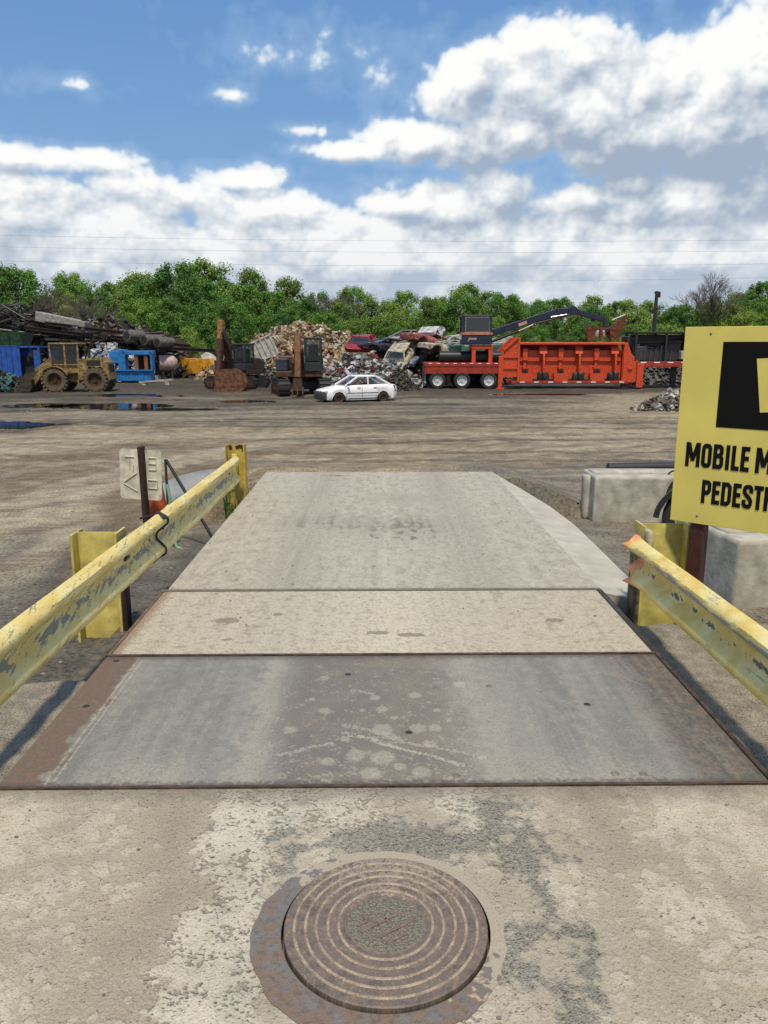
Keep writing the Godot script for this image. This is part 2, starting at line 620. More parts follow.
func build_ground():
	gn_a = noise(31, 0.09, 4)
	gn_b = noise(32, 0.35, 4)
	gn_c = noise(33, 0.16, 4)
	pools = [[-13.6, 27.6, 2.3, 1.25, -1.14], [-12.2, 36.2, 2.4, 1.5, -1.15], [-15.4, 36.8, 1.6, 1.0, -1.15], [-14.2, 44.3, 1.6, 1.2, -1.16], [-11.3, 43.4, 1.2, 0.7, -1.16], [-3.0, 13.5, 0.62, 1.45, -0.745], [-19.5, 34.0, 2.6, 0.9, -1.15], [-9.0, 34.5, 1.8, 0.5, -1.15], [-6.5, 39.0, 1.3, 0.8, -1.15], [9.5, 44.5, 2.4, 0.7, -1.17]]
	var zs := []
	var d := -40.0
	while d < 0.0:
		zs.append(d); d += 4.0
	while d < 185.0:
		zs.append(d)
		d += clampf(d * 0.0085, 0.07, 3.0)
	var xs := []
	var x := 0.0
	while x < 190.0:
		xs.append(x)
		if x > 0.0: xs.push_front(-x)
		x += clampf(x * 0.014, 0.09, 6.0)
	var nx := xs.size()
	var nzs := zs.size()
	var vv := PackedVector3Array(); var cc := PackedColorArray(); var ix := PackedInt32Array(); var nn := PackedVector3Array()
	for j in nzs:
		for i in nx:
			vv.push_back(Vector3(xs[i], ground_height(xs[i], zs[j]), -zs[j]))
			cc.push_back(ground_colour(xs[i], zs[j]))
	for j in nzs:
		for i in nx:
			var a := vv[j * nx + maxi(i - 1, 0)]
			var b := vv[j * nx + mini(i + 1, nx - 1)]
			var e := vv[maxi(j - 1, 0) * nx + i]
			var f := vv[mini(j + 1, nzs - 1) * nx + i]
			nn.push_back((b - a).cross(f - e).normalized())
	for j in nzs - 1:
		for i in nx - 1:
			var k := j * nx + i
			ix.append_array([k, k + nx, k + nx + 1, k, k + nx + 1, k + 1])
	var a := []
	a.resize(Mesh.ARRAY_MAX)
	a[Mesh.ARRAY_VERTEX] = vv; a[Mesh.ARRAY_NORMAL] = nn; a[Mesh.ARRAY_COLOR] = cc; a[Mesh.ARRAY_INDEX] = ix
	var m := ArrayMesh.new()
	m.add_surface_from_arrays(Mesh.PRIMITIVE_TRIANGLES, a)
	print("ground verts ", vv.size())
	# soil grain: clods, stones and crumbs from 1 cm to half a metre on a tile of 8 m
	var w := 1536
	var layers := []
	for q in [[41, 0.010, 5, FastNoiseLite.TYPE_SIMPLEX_SMOOTH], [42, 0.10, 3, FastNoiseLite.TYPE_SIMPLEX_SMOOTH], [43, 0.045, 2, FastNoiseLite.TYPE_CELLULAR], [44, 0.3, 2, FastNoiseLite.TYPE_SIMPLEX_SMOOTH]]:
		var im: Image = noise(q[0], q[1], q[2], q[3]).get_seamless_image(w, w)
		im.convert(Image.FORMAT_L8)
		layers.append(im.get_data())
	var b1: PackedByteArray = layers[0]
	var b2: PackedByteArray = layers[1]
	var b3: PackedByteArray = layers[2]
	var b4: PackedByteArray = layers[3]
	var o := PackedByteArray(); o.resize(w * w)
	var hh := PackedByteArray(); hh.resize(w * w)
	for i in w * w:
		var t := 218.0 + (b1[i] - 128.0) * 0.34 + (b2[i] - 128.0) * 0.30 + (b4[i] - 128.0) * 0.22
		var up := 0.0
		if b3[i] < 40 and b2[i] > 118:
			t += 20.0
			up = 40.0
		if b2[i] < 72:
			t -= 58.0
			up = -30.0
		o[i] = int(clampf(t, 70.0, 255.0))
		hh[i] = int(clampf(b1[i] * 0.45 + b2[i] * 0.4 + b4[i] * 0.12 + up, 0.0, 255.0))
	var tex := texture(Image.create_from_data(w, w, false, Image.FORMAT_L8, o))
	var hm := Image.create_from_data(w, w, false, Image.FORMAT_L8, hh)
	hm.convert(Image.FORMAT_RGBA8)
	hm.bump_map_to_normal_map(8.0)
	tx["soil"] = tex
	tx["soil_bump"] = texture(hm)
	var gm = mat("soil", Color(1, 1, 1), 0.9, 0.0, {"tex": tex, "bump": tx["soil_bump"], "scale": 0.125, "depth": 1.0, "world": true, "vertex": true})
	struct("ground", m, gm)
	# standing water
	var water = mat("muddy_water", Color(0.028, 0.024, 0.018), 0.03, 0.0)
	for i in pools.size():
		var p = pools[i]
		var mb = MB.new()
		var seg := 30
		for k in seg:
			var t0 = TAU * k / seg
			var t1 = TAU * (k + 1) / seg
			var cpt = Vector3(p[0], p[4], -p[1])
			mb.tri(cpt, cpt + Vector3(cos(t0) * p[2], 0, sin(t0) * p[3]) * 1.25, cpt + Vector3(cos(t1) * p[2], 0, sin(t1) * p[3]) * 1.25)
		struct("puddle", mb, water)
	# loose stones
	var sm = MB.new()
	sm.lathe([Vector2(0.0, 0.55), Vector2(0.6, 0.4), Vector2(1.0, 0.0), Vector2(0.6, -0.4), Vector2(0, -0.5)], 6)
	var mm := MultiMesh.new()
	mm.transform_format = MultiMesh.TRANSFORM_3D
	mm.use_colors = true
	mm.mesh = sm.mesh()
	var spots := []
	for k in 9000:
		var dd = 3.2 + 32.0 * pow(rng.randf(), 1.7)
		var xx = rng.randf_range(-1, 1) * (2.5 + dd * 0.62)
		if absf(xx - 0.08) < 1.95 and dd < 10.5:
			continue
		spots.append([xx, dd, ground_height(xx, dd), rng.randf_range(0.004, 0.011) * (1.0 + dd * 0.07) * (2.0 if rng.randf() < 0.04 else 1.0)])
	for k in 260:
		var xx = rng.randf_range(-1.9, 1.9)
		var dd = rng.randf_range(1.4, 10.0)
		if Vector2(xx - 0.03, dd - 1.99).length() > 0.4 and absf(dd - 2.74) > 0.02 and not (absf(xx) > 1.44):
			spots.append([xx, dd, 0.004, rng.randf_range(0.0025, 0.006) * (1.0 + dd * 0.06)])
	mm.instance_count = spots.size()
	for k in spots.size():
		var s = spots[k]
		var bs = Basis(Vector3.UP, rng.randf() * TAU).scaled(Vector3(s[3] * rng.randf_range(0.8, 1.5), s[3] * 0.8, s[3]))
		mm.set_instance_transform(k, Transform3D(bs, Vector3(s[0], s[2], -s[1])))
		var t = rng.randf_range(0.12, 0.25)
		mm.set_instance_color(k, Color(t, t * 0.93, t * 0.82))
	var mi := MultiMeshInstance3D.new()
	mi.multimesh = mm
	mi.material_override = mat("stone", Color(1, 1, 1), 0.9, 0.0, {"vertex": true})
	mi.name = numbered("gravel")
	mi.set_meta("kind", "stuff")
	tag(mi, "loose grey stones scattered over the bare soil", "gravel")
	add_child(mi)

# ---------------------------------------------------------------- weighbridge
# a slab whose top carries one texture; the far end is the top of the texture
func slab(x0, x1, d0, d1, y, th, sub = 1, wing = null):
	var mb = MB.new()
	var u = func(p): return Vector2((p.x - x0) / (x1 - x0), (d1 + p.z) / (d1 - d0))
	var up = Vector3.UP
	for i in sub:
		for j in sub:
			var xa = lerpf(x0, x1, float(i) / sub); var xb = lerpf(x0, x1, float(i + 1) / sub)
			var da = lerpf(d0, d1, float(j) / sub); var db = lerpf(d0, d1, float(j + 1) / sub)
			var a = Vector3(xa, y, -da); var b = Vector3(xa, y, -db); var c = Vector3(xb, y, -db); var e = Vector3(xb, y, -da)
			mb.tri(a, b, c, up, up, up, u.call(a), u.call(b), u.call(c))
			mb.tri(a, c, e, up, up, up, u.call(a), u.call(c), u.call(e))
	var o = Vector3((x0 + x1) / 2, y - th / 2, -(d0 + d1) / 2)
	var c4 = [Vector3(x0, y, -d0), Vector3(x0, y, -d1), Vector3(x1, y, -d1), Vector3(x1, y, -d0)]
	var dn = Vector3(0, th, 0)
	var k0 = mb.v.size()
	for i in 4:
		mb.oquad(c4[i], c4[(i + 1) % 4], c4[(i + 1) % 4] - dn, c4[i] - dn, o)
	for i in range(k0, mb.v.size()):
		mb.uv[i] = u.call(mb.v[i]) * 0.96 + Vector2(0.02, 0.02)
	return mb

func textured(called, im: Image, rough, bump = null, depth = 1.0, metal = 0.0):
	var m := StandardMaterial3D.new()
	m.resource_name = called
	m.albedo_texture = texture(im)
	m.roughness = rough
	m.metallic = metal
	m.cull_mode = BaseMaterial3D.CULL_DISABLED
	m.texture_repeat = true
	if bump:
		m.normal_enabled = true
		m.normal_texture = bump
		m.normal_scale = depth
	mats[called] = m
	return m

func relief(w, h, data: PackedByteArray, strength):
	var im := Image.create_from_data(w, h, false, Image.FORMAT_L8, data)
	im.convert(Image.FORMAT_RGBA8)
	im.bump_map_to_normal_map(strength)
	return texture(im)

func rgb3(r, g, b): # photograph colour -> base colour as sRGB bytes
	var q = lin(r, g, b).linear_to_srgb()
	return Vector3(q.r, q.g, q.b) * 255.0

func pad_material():
	var w := 2048
	var h := 640
	var fine := bytes(w, h, 51, 0.38, 2)
	var midn := bytes(w, h, 52, 0.03, 5)
	var mid2 := bytes(w, h, 152, 0.045, 5)
	var big := bytes(w, h, 53, 0.007, 4)
	var pit := bytes(w, h, 54, 0.14, 3)
	var streak := bytes(w, h, 55, 0.02, 4, 1, 8)
	var cell := bytes(w, h, 56, 0.05, 1, 1, 1, FastNoiseLite.TYPE_CELLULAR)
	var crack := bytes(w, h, 57, 0.006, 5)
	var tan_c: Vector3 = rgb3(186, 176, 156)
	var smooth_c: Vector3 = rgb3(174, 163, 143)
	var light_c: Vector3 = rgb3(207, 200, 182)
	var pale_c: Vector3 = rgb3(199, 191, 173)
	var dark_c: Vector3 = rgb3(122, 116, 104)
	var tar_c: Vector3 = rgb3(132, 129, 119)
	var black_c: Vector3 = rgb3(78, 74, 68)
	var o := PackedByteArray(); o.resize(w * h * 3)
	var hh := PackedByteArray(); hh.resize(w * h)
	for j in h:
		var d := 2.74 - 1.84 * (j + 0.5) / h
		for i in w:
			var k := j * w + i
			var x := -3.0 + 6.0 * (i + 0.5) / w
			var nm := (midn[k] - 128.0) / 128.0
			var nb := (big[k] - 128.0) / 128.0
			var np := (pit[k] - 128.0) / 128.0
			var ns := (streak[k] - 128.0) / 128.0
			var n2 := (mid2[k] - 128.0) / 128.0
			var nf := (fine[k] - 128.0) / 128.0
			var cl := cell[k] / 255.0
			var xw := x + nb * 0.10 + nm * 0.02
			# wheel paths: smooth and brown
			var path := exp(-pow((absf(xw - 0.05) - 0.80) / 0.17, 2.0))
			var c := tan_c.lerp(smooth_c, clampf(path * 0.95 + ns * 0.25 + 0.1, 0.0, 1.0))
			var ht := 128.0 + 26.0 * nm + 26.0 * np
			# pale rounded patches of exposed stone and old skin
			var fl := 0.34 - cl + nm * 0.42 + nb * 0.35 + n2 * 0.25 - path * 0.20 + (0.16 if x < -0.95 or x > 0.9 else 0.0)
			if fl > 0.0:
				c = c.lerp(pale_c, clampf(fl * 4.5, 0.0, 0.62))
				ht += 22.0
			# worn whitish skin beside the manhole, broken by clusters of pits
			var band := exp(-pow((xw + 0.47) / 0.15, 4.0))
			band = maxf(band, exp(-pow((xw - 0.35) / 0.12, 2.0)) * smoothstep(2.25, 2.5, d))
			band = maxf(band, exp(-pow((xw + 0.2) / 0.30, 2.0)) * smoothstep(2.40, 2.52, d) * 0.95)
			band = maxf(band, exp(-pow((xw - 0.2) / 0.14, 2.0)) * smoothstep(1.75, 1.62, d) * 0.95)
			var bm := band + n2 * 0.55 + nb * 0.35 - 0.48
			if bm > 0.0:
				c = c.lerp(light_c, clampf(bm * 2.2, 0.0, 0.78))
				ht += 34.0
				if np + nm * 0.8 < -0.52 + clampf(0.28 - bm, 0.0, 0.28) * 1.6:
					c = c.lerp(dark_c, 0.48)
					ht -= 46.0
			# gritty repair round the manhole and down its right side
			var ex := (x - 0.13) / 0.34
			var ey := (d - 2.40) / 0.17
			var g := 1.0 - sqrt(ex * ex + ey * ey)
			g = maxf(g, 0.62 - absf(x - 0.49 + nb * 0.22) / 0.15 * 0.6 - maxf(d - 2.6, 0.0) * 3.0)
			g = maxf(g, 0.45 - absf(x + 0.27 + nb * 0.1) / 0.1 * 0.5 - absf(d - 2.35) * 1.2)
			var gm := g + nm * 0.35 + nb * 0.3 + n2 * 0.25 - 0.16
			if gm > 0.0:
				var s := clampf(gm * 3.5, 0.0, 1.0)
				c = c.lerp(tar_c, s * 0.7)
				if np * 0.7 + nf * 0.6 < -0.35:
					c = c.lerp(black_c, s * 0.6)
				elif np * 0.6 + nf * 0.6 > 0.42:
					c = c.lerp(light_c, s * 0.55)
				ht += nf * 40.0 * s
			# small pits, dark grains and hairline cracks
			if np < -0.72 or (nf < -0.75 and n2 > 0.1):
				c = c.lerp(black_c, 0.55)
				ht -= 50.0
			var cr := absf(crack[k] - 128.0 + nm * 3.0)
			if cr < 0.55 and n2 > 0.02 and absf(x) < 1.4:
				c = c.lerp(black_c, 0.5)
				ht -= 60.0
			# grime and grit along the joint to the steel plate
			var jg := smoothstep(2.60, 2.73, d + np * 0.05 + nm * 0.05)
			c = c.lerp(dark_c, jg * 0.55)
			var f := 1.0 + nf * 0.13 + nb * 0.08 + np * 0.05
			o[k * 3] = int(clampf(c.x * f, 0.0, 255.0))
			o[k * 3 + 1] = int(clampf(c.y * f, 0.0, 255.0))
			o[k * 3 + 2] = int(clampf(c.z * f, 0.0, 255.0))
			hh[k] = int(clampf(ht + nf * 18.0, 0.0, 255.0))
	return textured("old_concrete", Image.create_from_data(w, h, false, Image.FORMAT_RGB8, o), 0.88, relief(w, h, hh, 7.0), 1.0)

func plate_material():
	var w := 1536
	var h := 640
	var fine := bytes(w, h, 61, 0.36, 2)
	var midn := bytes(w, h, 62, 0.022, 5)
	var mid2 := bytes(w, h, 162, 0.06, 4)
	var big := bytes(w, h, 63, 0.006, 3)
	var pit := bytes(w, h, 64, 0.13, 3)
	var streak := bytes(w, h, 65, 0.05, 4, 1, 24)
	var broad := bytes(w, h, 66, 0.012, 3, 1, 10)
	var blue_c: Vector3 = rgb3(152, 150, 141)
	var deep_c: Vector3 = rgb3(132, 131, 125)
	var brown_c: Vector3 = rgb3(140, 130, 116)
	var plum_c: Vector3 = rgb3(126, 120, 113)
	var rust_c: Vector3 = rgb3(118, 102, 90)
	var redrust_c: Vector3 = rgb3(124, 100, 84)
	var sand_c: Vector3 = rgb3(174, 168, 153)
	var pale_c: Vector3 = rgb3(200, 193, 175)
	var dark_c: Vector3 = rgb3(88, 82, 78)
	var o := PackedByteArray(); o.resize(w * h * 3)
	var hh := PackedByteArray(); hh.resize(w * h)
	var spots := [[-0.259, 3.748, 0.031], [-0.233, 3.375, 0.036], [0.001, 3.512, 0.031], [0.198, 3.543, 0.041], [-0.057, 3.381, 0.018], [0.034, 3.385, 0.036], [0.089, 3.301, 0.021], [0.294, 3.376, 0.023], [0.274, 3.204, 0.036], [0.194, 3.201, 0.046], [0.237, 3.061, 0.034], [-0.082, 2.968, 0.052], [0.033, 2.947, 0.062], [-0.197, 2.918, 0.036], [0.104, 2.876, 0.031], [0.19, 2.833, 0.046], [-0.016, 2.826, 0.052], [0.432, 3.66, 0.041], [0.036, 3.191, 0.057], [-0.306, 3.499, 0.021], [-0.131, 3.108, 0.026], [-0.38, 3.192, 0.041], [-1.37, 3.44, 0.06]]
	var scratches := [[Vector2(-0.13, 3.17), Vector2(0.35, 2.88)], [Vector2(-0.13, 3.24), Vector2(0.09, 3.12)], [Vector2(-0.1, 3.14), Vector2(0.2, 2.97)], [Vector2(0.05, 3.12), Vector2(0.45, 2.95)], [Vector2(-0.4, 2.98), Vector2(-0.2, 3.06)], [Vector2(-0.1, 3.6), Vector2(-0.02, 3.55)]]
	for j in h:
		var d := 4.04 - 1.3 * (j + 0.5) / h
		for i in w:
			var k := j * w + i
			var x := -1.48 + 3.04 * (i + 0.5) / w
			var nm := (midn[k] - 128.0) / 128.0
			var n2 := (mid2[k] - 128.0) / 128.0
			var nb := (big[k] - 128.0) / 128.0
			var np := (pit[k] - 128.0) / 128.0
			var ns := (streak[k] - 128.0) / 128.0
			var nw := (broad[k] - 128.0) / 128.0
			var nf := (fine[k] - 128.0) / 128.0
			var xw := x + nm * 0.03 + nb * 0.04
			var c := deep_c.lerp(blue_c, clampf(0.55 + nw * 0.7 + nm * 0.5, 0.0, 1.0))
			c = c.lerp(sand_c, clampf(ns * 0.42 + n2 * 0.35 + nm * 0.3 - 0.04, 0.0, 0.6))
			var mid := smoothstep(-0.50, -0.34, xw) * smoothstep(0.50, 0.24, xw)
			c = c.lerp(plum_c.lerp(brown_c, clampf(0.6 + nb * 0.8 + nm * 0.4 + x * 1.2, 0.0, 1.0)), clampf(mid * 1.05 + n2 * 0.2 * mid, 0.0, 0.95))
			# dust lying in bands between the wheel paths
			var bd := exp(-pow((xw + 0.53) / 0.075, 2.0)) * 0.85 + exp(-pow((xw - 0.52) / 0.16, 2.0)) * 0.62 + exp(-pow((xw - 0.98) / 0.05, 2.0)) * 0.25 
			c = c.lerp(sand_c, clampf(bd + nm * 0.3 * bd + n2 * 0.35 * bd, 0.0, 0.85))
			var near := smoothstep(3.02, 2.8, d + nm * 0.15) * (smoothstep(-0.62, -0.8, xw) * smoothstep(-1.2, -1.0, xw) + smoothstep(0.55, 0.7, xw) * smoothstep(1.2, 1.05, xw) * 0.7)
			c = c.lerp(sand_c, clampf(near * (0.75 + n2 * 0.8), 0.0, 0.8))
			# dried splashes
			for s in spots:
				var qx: float = (x - s[0]) / s[2]
				if absf(qx) < 1.6:
					var qy: float = (d - s[1]) / (s[2] * 1.1)
					if absf(qy) < 1.6:
						var q := sqrt(qx * qx + qy * qy) * 1.15 + n2 * 0.35 + np * 0.2
						if q < 1.0:
							c = c.lerp(pale_c, clampf((1.0 - q) * 2.5, 0.0, 0.45))
			if mid > 0.3 and n2 + nm * 0.8 + np * 0.3 > 0.62 - smoothstep(3.3, 2.8, d) * 0.25:
				c = c.lerp(pale_c, 0.35)
			for s in scratches:
				if x > s[0].x - 0.02 and x < s[1].x + 0.02:
					var t: float = clampf((x - s[0].x) / (s[1].x - s[0].x), 0.0, 1.0)
					var dy: float = absf(d - lerpf(s[0].y, s[1].y, t) + nb * 0.02)
					if dy < 0.014 and np + n2 > -0.25:
						c = c.lerp(pale_c, 0.5)
			# rusty margins with scraped lines along the left one
			var rl := smoothstep(-1.29, -1.325, xw)
			c = c.lerp(rust_c.lerp(redrust_c, clampf(0.4 + nm + n2 * 0.5, 0.0, 1.0)), clampf(rl * (0.95 + n2 * 0.4), 0.0, 0.95))
			if (absf(x + 1.298) < 0.006 or absf(x + 1.272) < 0.005) and n2 > -0.2:
				c = c.lerp(pale_c, 0.5)
			var rr := smoothstep(1.18, 1.46, xw + n2 * 0.04)
			c = c.lerp(dark_c.lerp(rust_c, clampf(0.5 + nm, 0.0, 1.0)), clampf(rr * (0.72 + n2 * 0.4 + ns * 0.4), 0.0, 0.85))
			c = c.lerp(dark_c, clampf(smoothstep(3.97, 4.03, d + n2 * 0.03) * 0.55 + smoothstep(2.785, 2.75, d + n2 * 0.02) * 0.6, 0.0, 0.8))
			# small dark pocks, bright nicks
			if np < -0.58:
				c = c.lerp(dark_c, 0.5)
			elif np > 0.66 and n2 > 0.0:
				c = c.lerp(pale_c, 0.4)
			var f := 1.0 + nf * 0.10 + np * 0.05
			o[k * 3] = int(clampf(c.x * f, 0.0, 255.0))
			o[k * 3 + 1] = int(clampf(c.y * f, 0.0, 255.0))
			o[k * 3 + 2] = int(clampf(c.z * f, 0.0, 255.0))
			hh[k] = int(clampf(128.0 + nm * 26.0 + np * 34.0 + nf * 14.0, 0.0, 255.0))
	return textured("scuffed_steel", Image.create_from_data(w, h, false, Image.FORMAT_RGB8, o), 0.6, relief(w, h, hh, 3.0), 0.7, 0.0)

# smoother concrete: tone by bands across x; kind 0 = deck panel, 1 = long slab
func slab_material(called, kind: int, w: int, h: int, x0: float, x1: float, d0: float, d1: float, sd: int):
	var fine := bytes(w, h, sd, 0.3, 2)
	var midn := bytes(w, h, sd + 1, 0.02, 5)
	var pit := bytes(w, h, sd + 2, 0.14, 3)
	var streak := bytes(w, h, sd + 3, 0.03, 4, 1, 16)
	var mid2 := bytes(w, h, sd + 4, 0.06, 4)
	var base_c: Vector3 = rgb3(196, 188, 168) if kind == 0 else rgb3(187, 180, 164)
	var light_c: Vector3 = rgb3(214, 206, 184) if kind == 0 else rgb3(204, 197, 180)
	var dark_c: Vector3 = rgb3(146, 137, 122) if kind == 0 else rgb3(150, 143, 130)
	var black_c: Vector3 = rgb3(92, 86, 78)
	var rust_c: Vector3 = rgb3(150, 126, 106)
	var o := PackedByteArray(); o.resize(w * h * 3)
	for j in h:
		var d: float = d1 - (d1 - d0) * (j + 0.5) / h
		for i in w:
			var k := j * w + i
			var x: float = x0 + (x1 - x0) * (i + 0.5) / w
			var nm := (midn[k] - 128.0) / 128.0
			var n2 := (mid2[k] - 128.0) / 128.0
			var np := (pit[k] - 128.0) / 128.0
			var ns := (streak[k] - 128.0) / 128.0
			var nf := (fine[k] - 128.0) / 128.0
			var c := base_c.lerp(light_c, clampf(ns * 0.25 + nm * 0.75 + n2 * 0.3, 0.0, 1.0))
			c = c.lerp(dark_c, clampf(-ns * 0.2 - nm * 0.55 - n2 * 0.3, 0.0, 0.6))
			if kind == 0:
				c = c.lerp(light_c, exp(-pow((x - 0.08 + nm * 0.15) / 0.36, 2.0)) * 0.8 * clampf(0.9 + n2, 0.0, 1.0))
				if nm * 0.8 + n2 * 0.6 > 0.42:
					c = c.lerp(dark_c, 0.4)
				for s in [[-0.93, 4.62, 0.085, 0.05], [1.13, 4.60, 0.06, 0.035], [-0.86, 4.3, 0.035, 0.02], [-0.62, 4.73, 0.03, 0.03], [0.02, 4.40, 0.07, 0.03], [0.22, 4.36, 0.09, 0.03]]:
					var q: float = Vector2((x - s[0]) / s[2], (d - s[1]) / s[3]).length() + n2 * 0.3
					if q < 1.0:
						c = c.lerp(dark_c, 0.85)
				c = c.lerp(rust_c, clampf(smoothstep(-1.40, -1.45, x + np * 0.04) * 0.8 + smoothstep(4.10, 4.06, d + n2 * 0.03) * 0.5, 0.0, 0.85))
			else:
				# oil drips where lorries stop, rubber on the wheel paths
				var sm := exp(-pow((x - 0.22) / 0.42, 2.0) - pow((d - 7.25 + nm * 0.6) / 0.34, 2.0)) + exp(-pow((x + 0.55) / 0.35, 2.0) - pow((d - 7.45 + nm * 0.5) / 0.25, 2.0)) * 0.6 + exp(-pow((x - 0.25) / 0.3, 2.0) - pow((d - 8.5) / 0.3, 2.0)) * 0.35
				c = c.lerp(black_c, clampf(sm * (0.42 + nm * 0.7 + n2 * 0.5 + ns * 0.5), 0.0, 0.6))
				var pth := exp(-pow((absf(x - 0.08) - 0.72) / 0.2, 2.0))
				c = c.lerp(dark_c, clampf(pth * (0.25 + ns * 0.4 + nm * 0.4), 0.0, 0.6))
				c = c.lerp(light_c, clampf(exp(-pow((x - 0.12) / 0.07, 2.0)) * (0.35 + ns * 0.5), 0.0, 0.6))
				c = c.lerp(dark_c, smoothstep(5.32, 5.25, d + n2 * 0.03) * 0.5)
				if absf(d - 9.72 - nm * 0.02) < 0.012 and absf(x - 0.1) < 0.75:
					c = c.lerp(black_c, 0.35)
			if np < -0.62:
				c = c.lerp(black_c, 0.6)
			var f := 1.0 + nf * 0.12 + n2 * 0.04
			o[k * 3] = int(clampf(c.x * f, 0.0, 255.0))
			o[k * 3 + 1] = int(clampf(c.y * f, 0.0, 255.0))
			o[k * 3 + 2] = int(clampf(c.z * f, 0.0, 255.0))
	return textured(called, Image.create_from_data(w, h, false, Image.FORMAT_RGB8, o), 0.88, relief(w, h, pit, 2.5), 0.5)

func concrete(called, colour, scale = 0.8):
	return mat(called, colour, 0.9, 0.0, {"tex": grey("concrete_grain", 1024, 81, 0.012, 7, 0.62, 1.1), "bump": bumps("concrete_bump", 512, 82, 0.04, 5, 6.0), "scale": scale, "depth": 0.6, "world": true})

# the approach pavement with the round shaft of the manhole left open
func pad_mesh():
	var mb = MB.new()
	var u = func(p): return Vector2((p.x + 3.0) / 6.0, (2.74 + p.z) / 1.84)
	var up = Vector3.UP
	var flat = func(a, c, e):
		mb.tri(a, c, e, up, up, up, u.call(a), u.call(c), u.call(e))
	var cx := 0.031
	var cz := -1.99
	var hs := 0.45
	for q in [[-3.0, cx - hs, -2.74, -0.9], [cx + hs, 3.0, -2.74, -0.9], [cx - hs, cx + hs, -2.74, cz - hs], [cx - hs, cx + hs, cz + hs, -0.9]]:
		var a = Vector3(q[0], 0, q[3]); var b = Vector3(q[0], 0, q[2]); var c = Vector3(q[1], 0, q[2]); var e = Vector3(q[1], 0, q[3])
		flat.call(a, b, c)
		flat.call(a, c, e)
	var seg := 96
	for k in seg:
		var q := []
		for a in [TAU * k / seg, TAU * (k + 1) / seg]:
			var dir = Vector3(cos(a), 0, sin(a))
			var m = maxf(absf(dir.x), absf(dir.z))
			q.append([Vector3(cx, 0, cz) + dir * 0.325, Vector3(cx, 0, cz) + dir * hs / m])
		flat.call(q[0][0], q[0][1], q[1][1])
		flat.call(q[0][0], q[1][1], q[1][0])
		mb.quad(q[0][0], q[1][0], q[1][0] - Vector3(0, 0.34, 0), q[0][0] - Vector3(0, 0.34, 0))
		mb.tri(Vector3(cx, -0.34, cz), q[0][0] - Vector3(0, 0.34, 0), q[1][0] - Vector3(0, 0.34, 0))
	mb.quad(Vector3(-3, 0, -2.74), Vector3(3, 0, -2.74), Vector3(3, -0.35, -2.74), Vector3(-3, -0.35, -2.74))
	for s in [-3.0, 3.0]:
		mb.quad(Vector3(s, 0, -2.74), Vector3(s, 0, -0.9), Vector3(s, -0.35, -0.9), Vector3(s, -0.35, -2.74))
	return mb

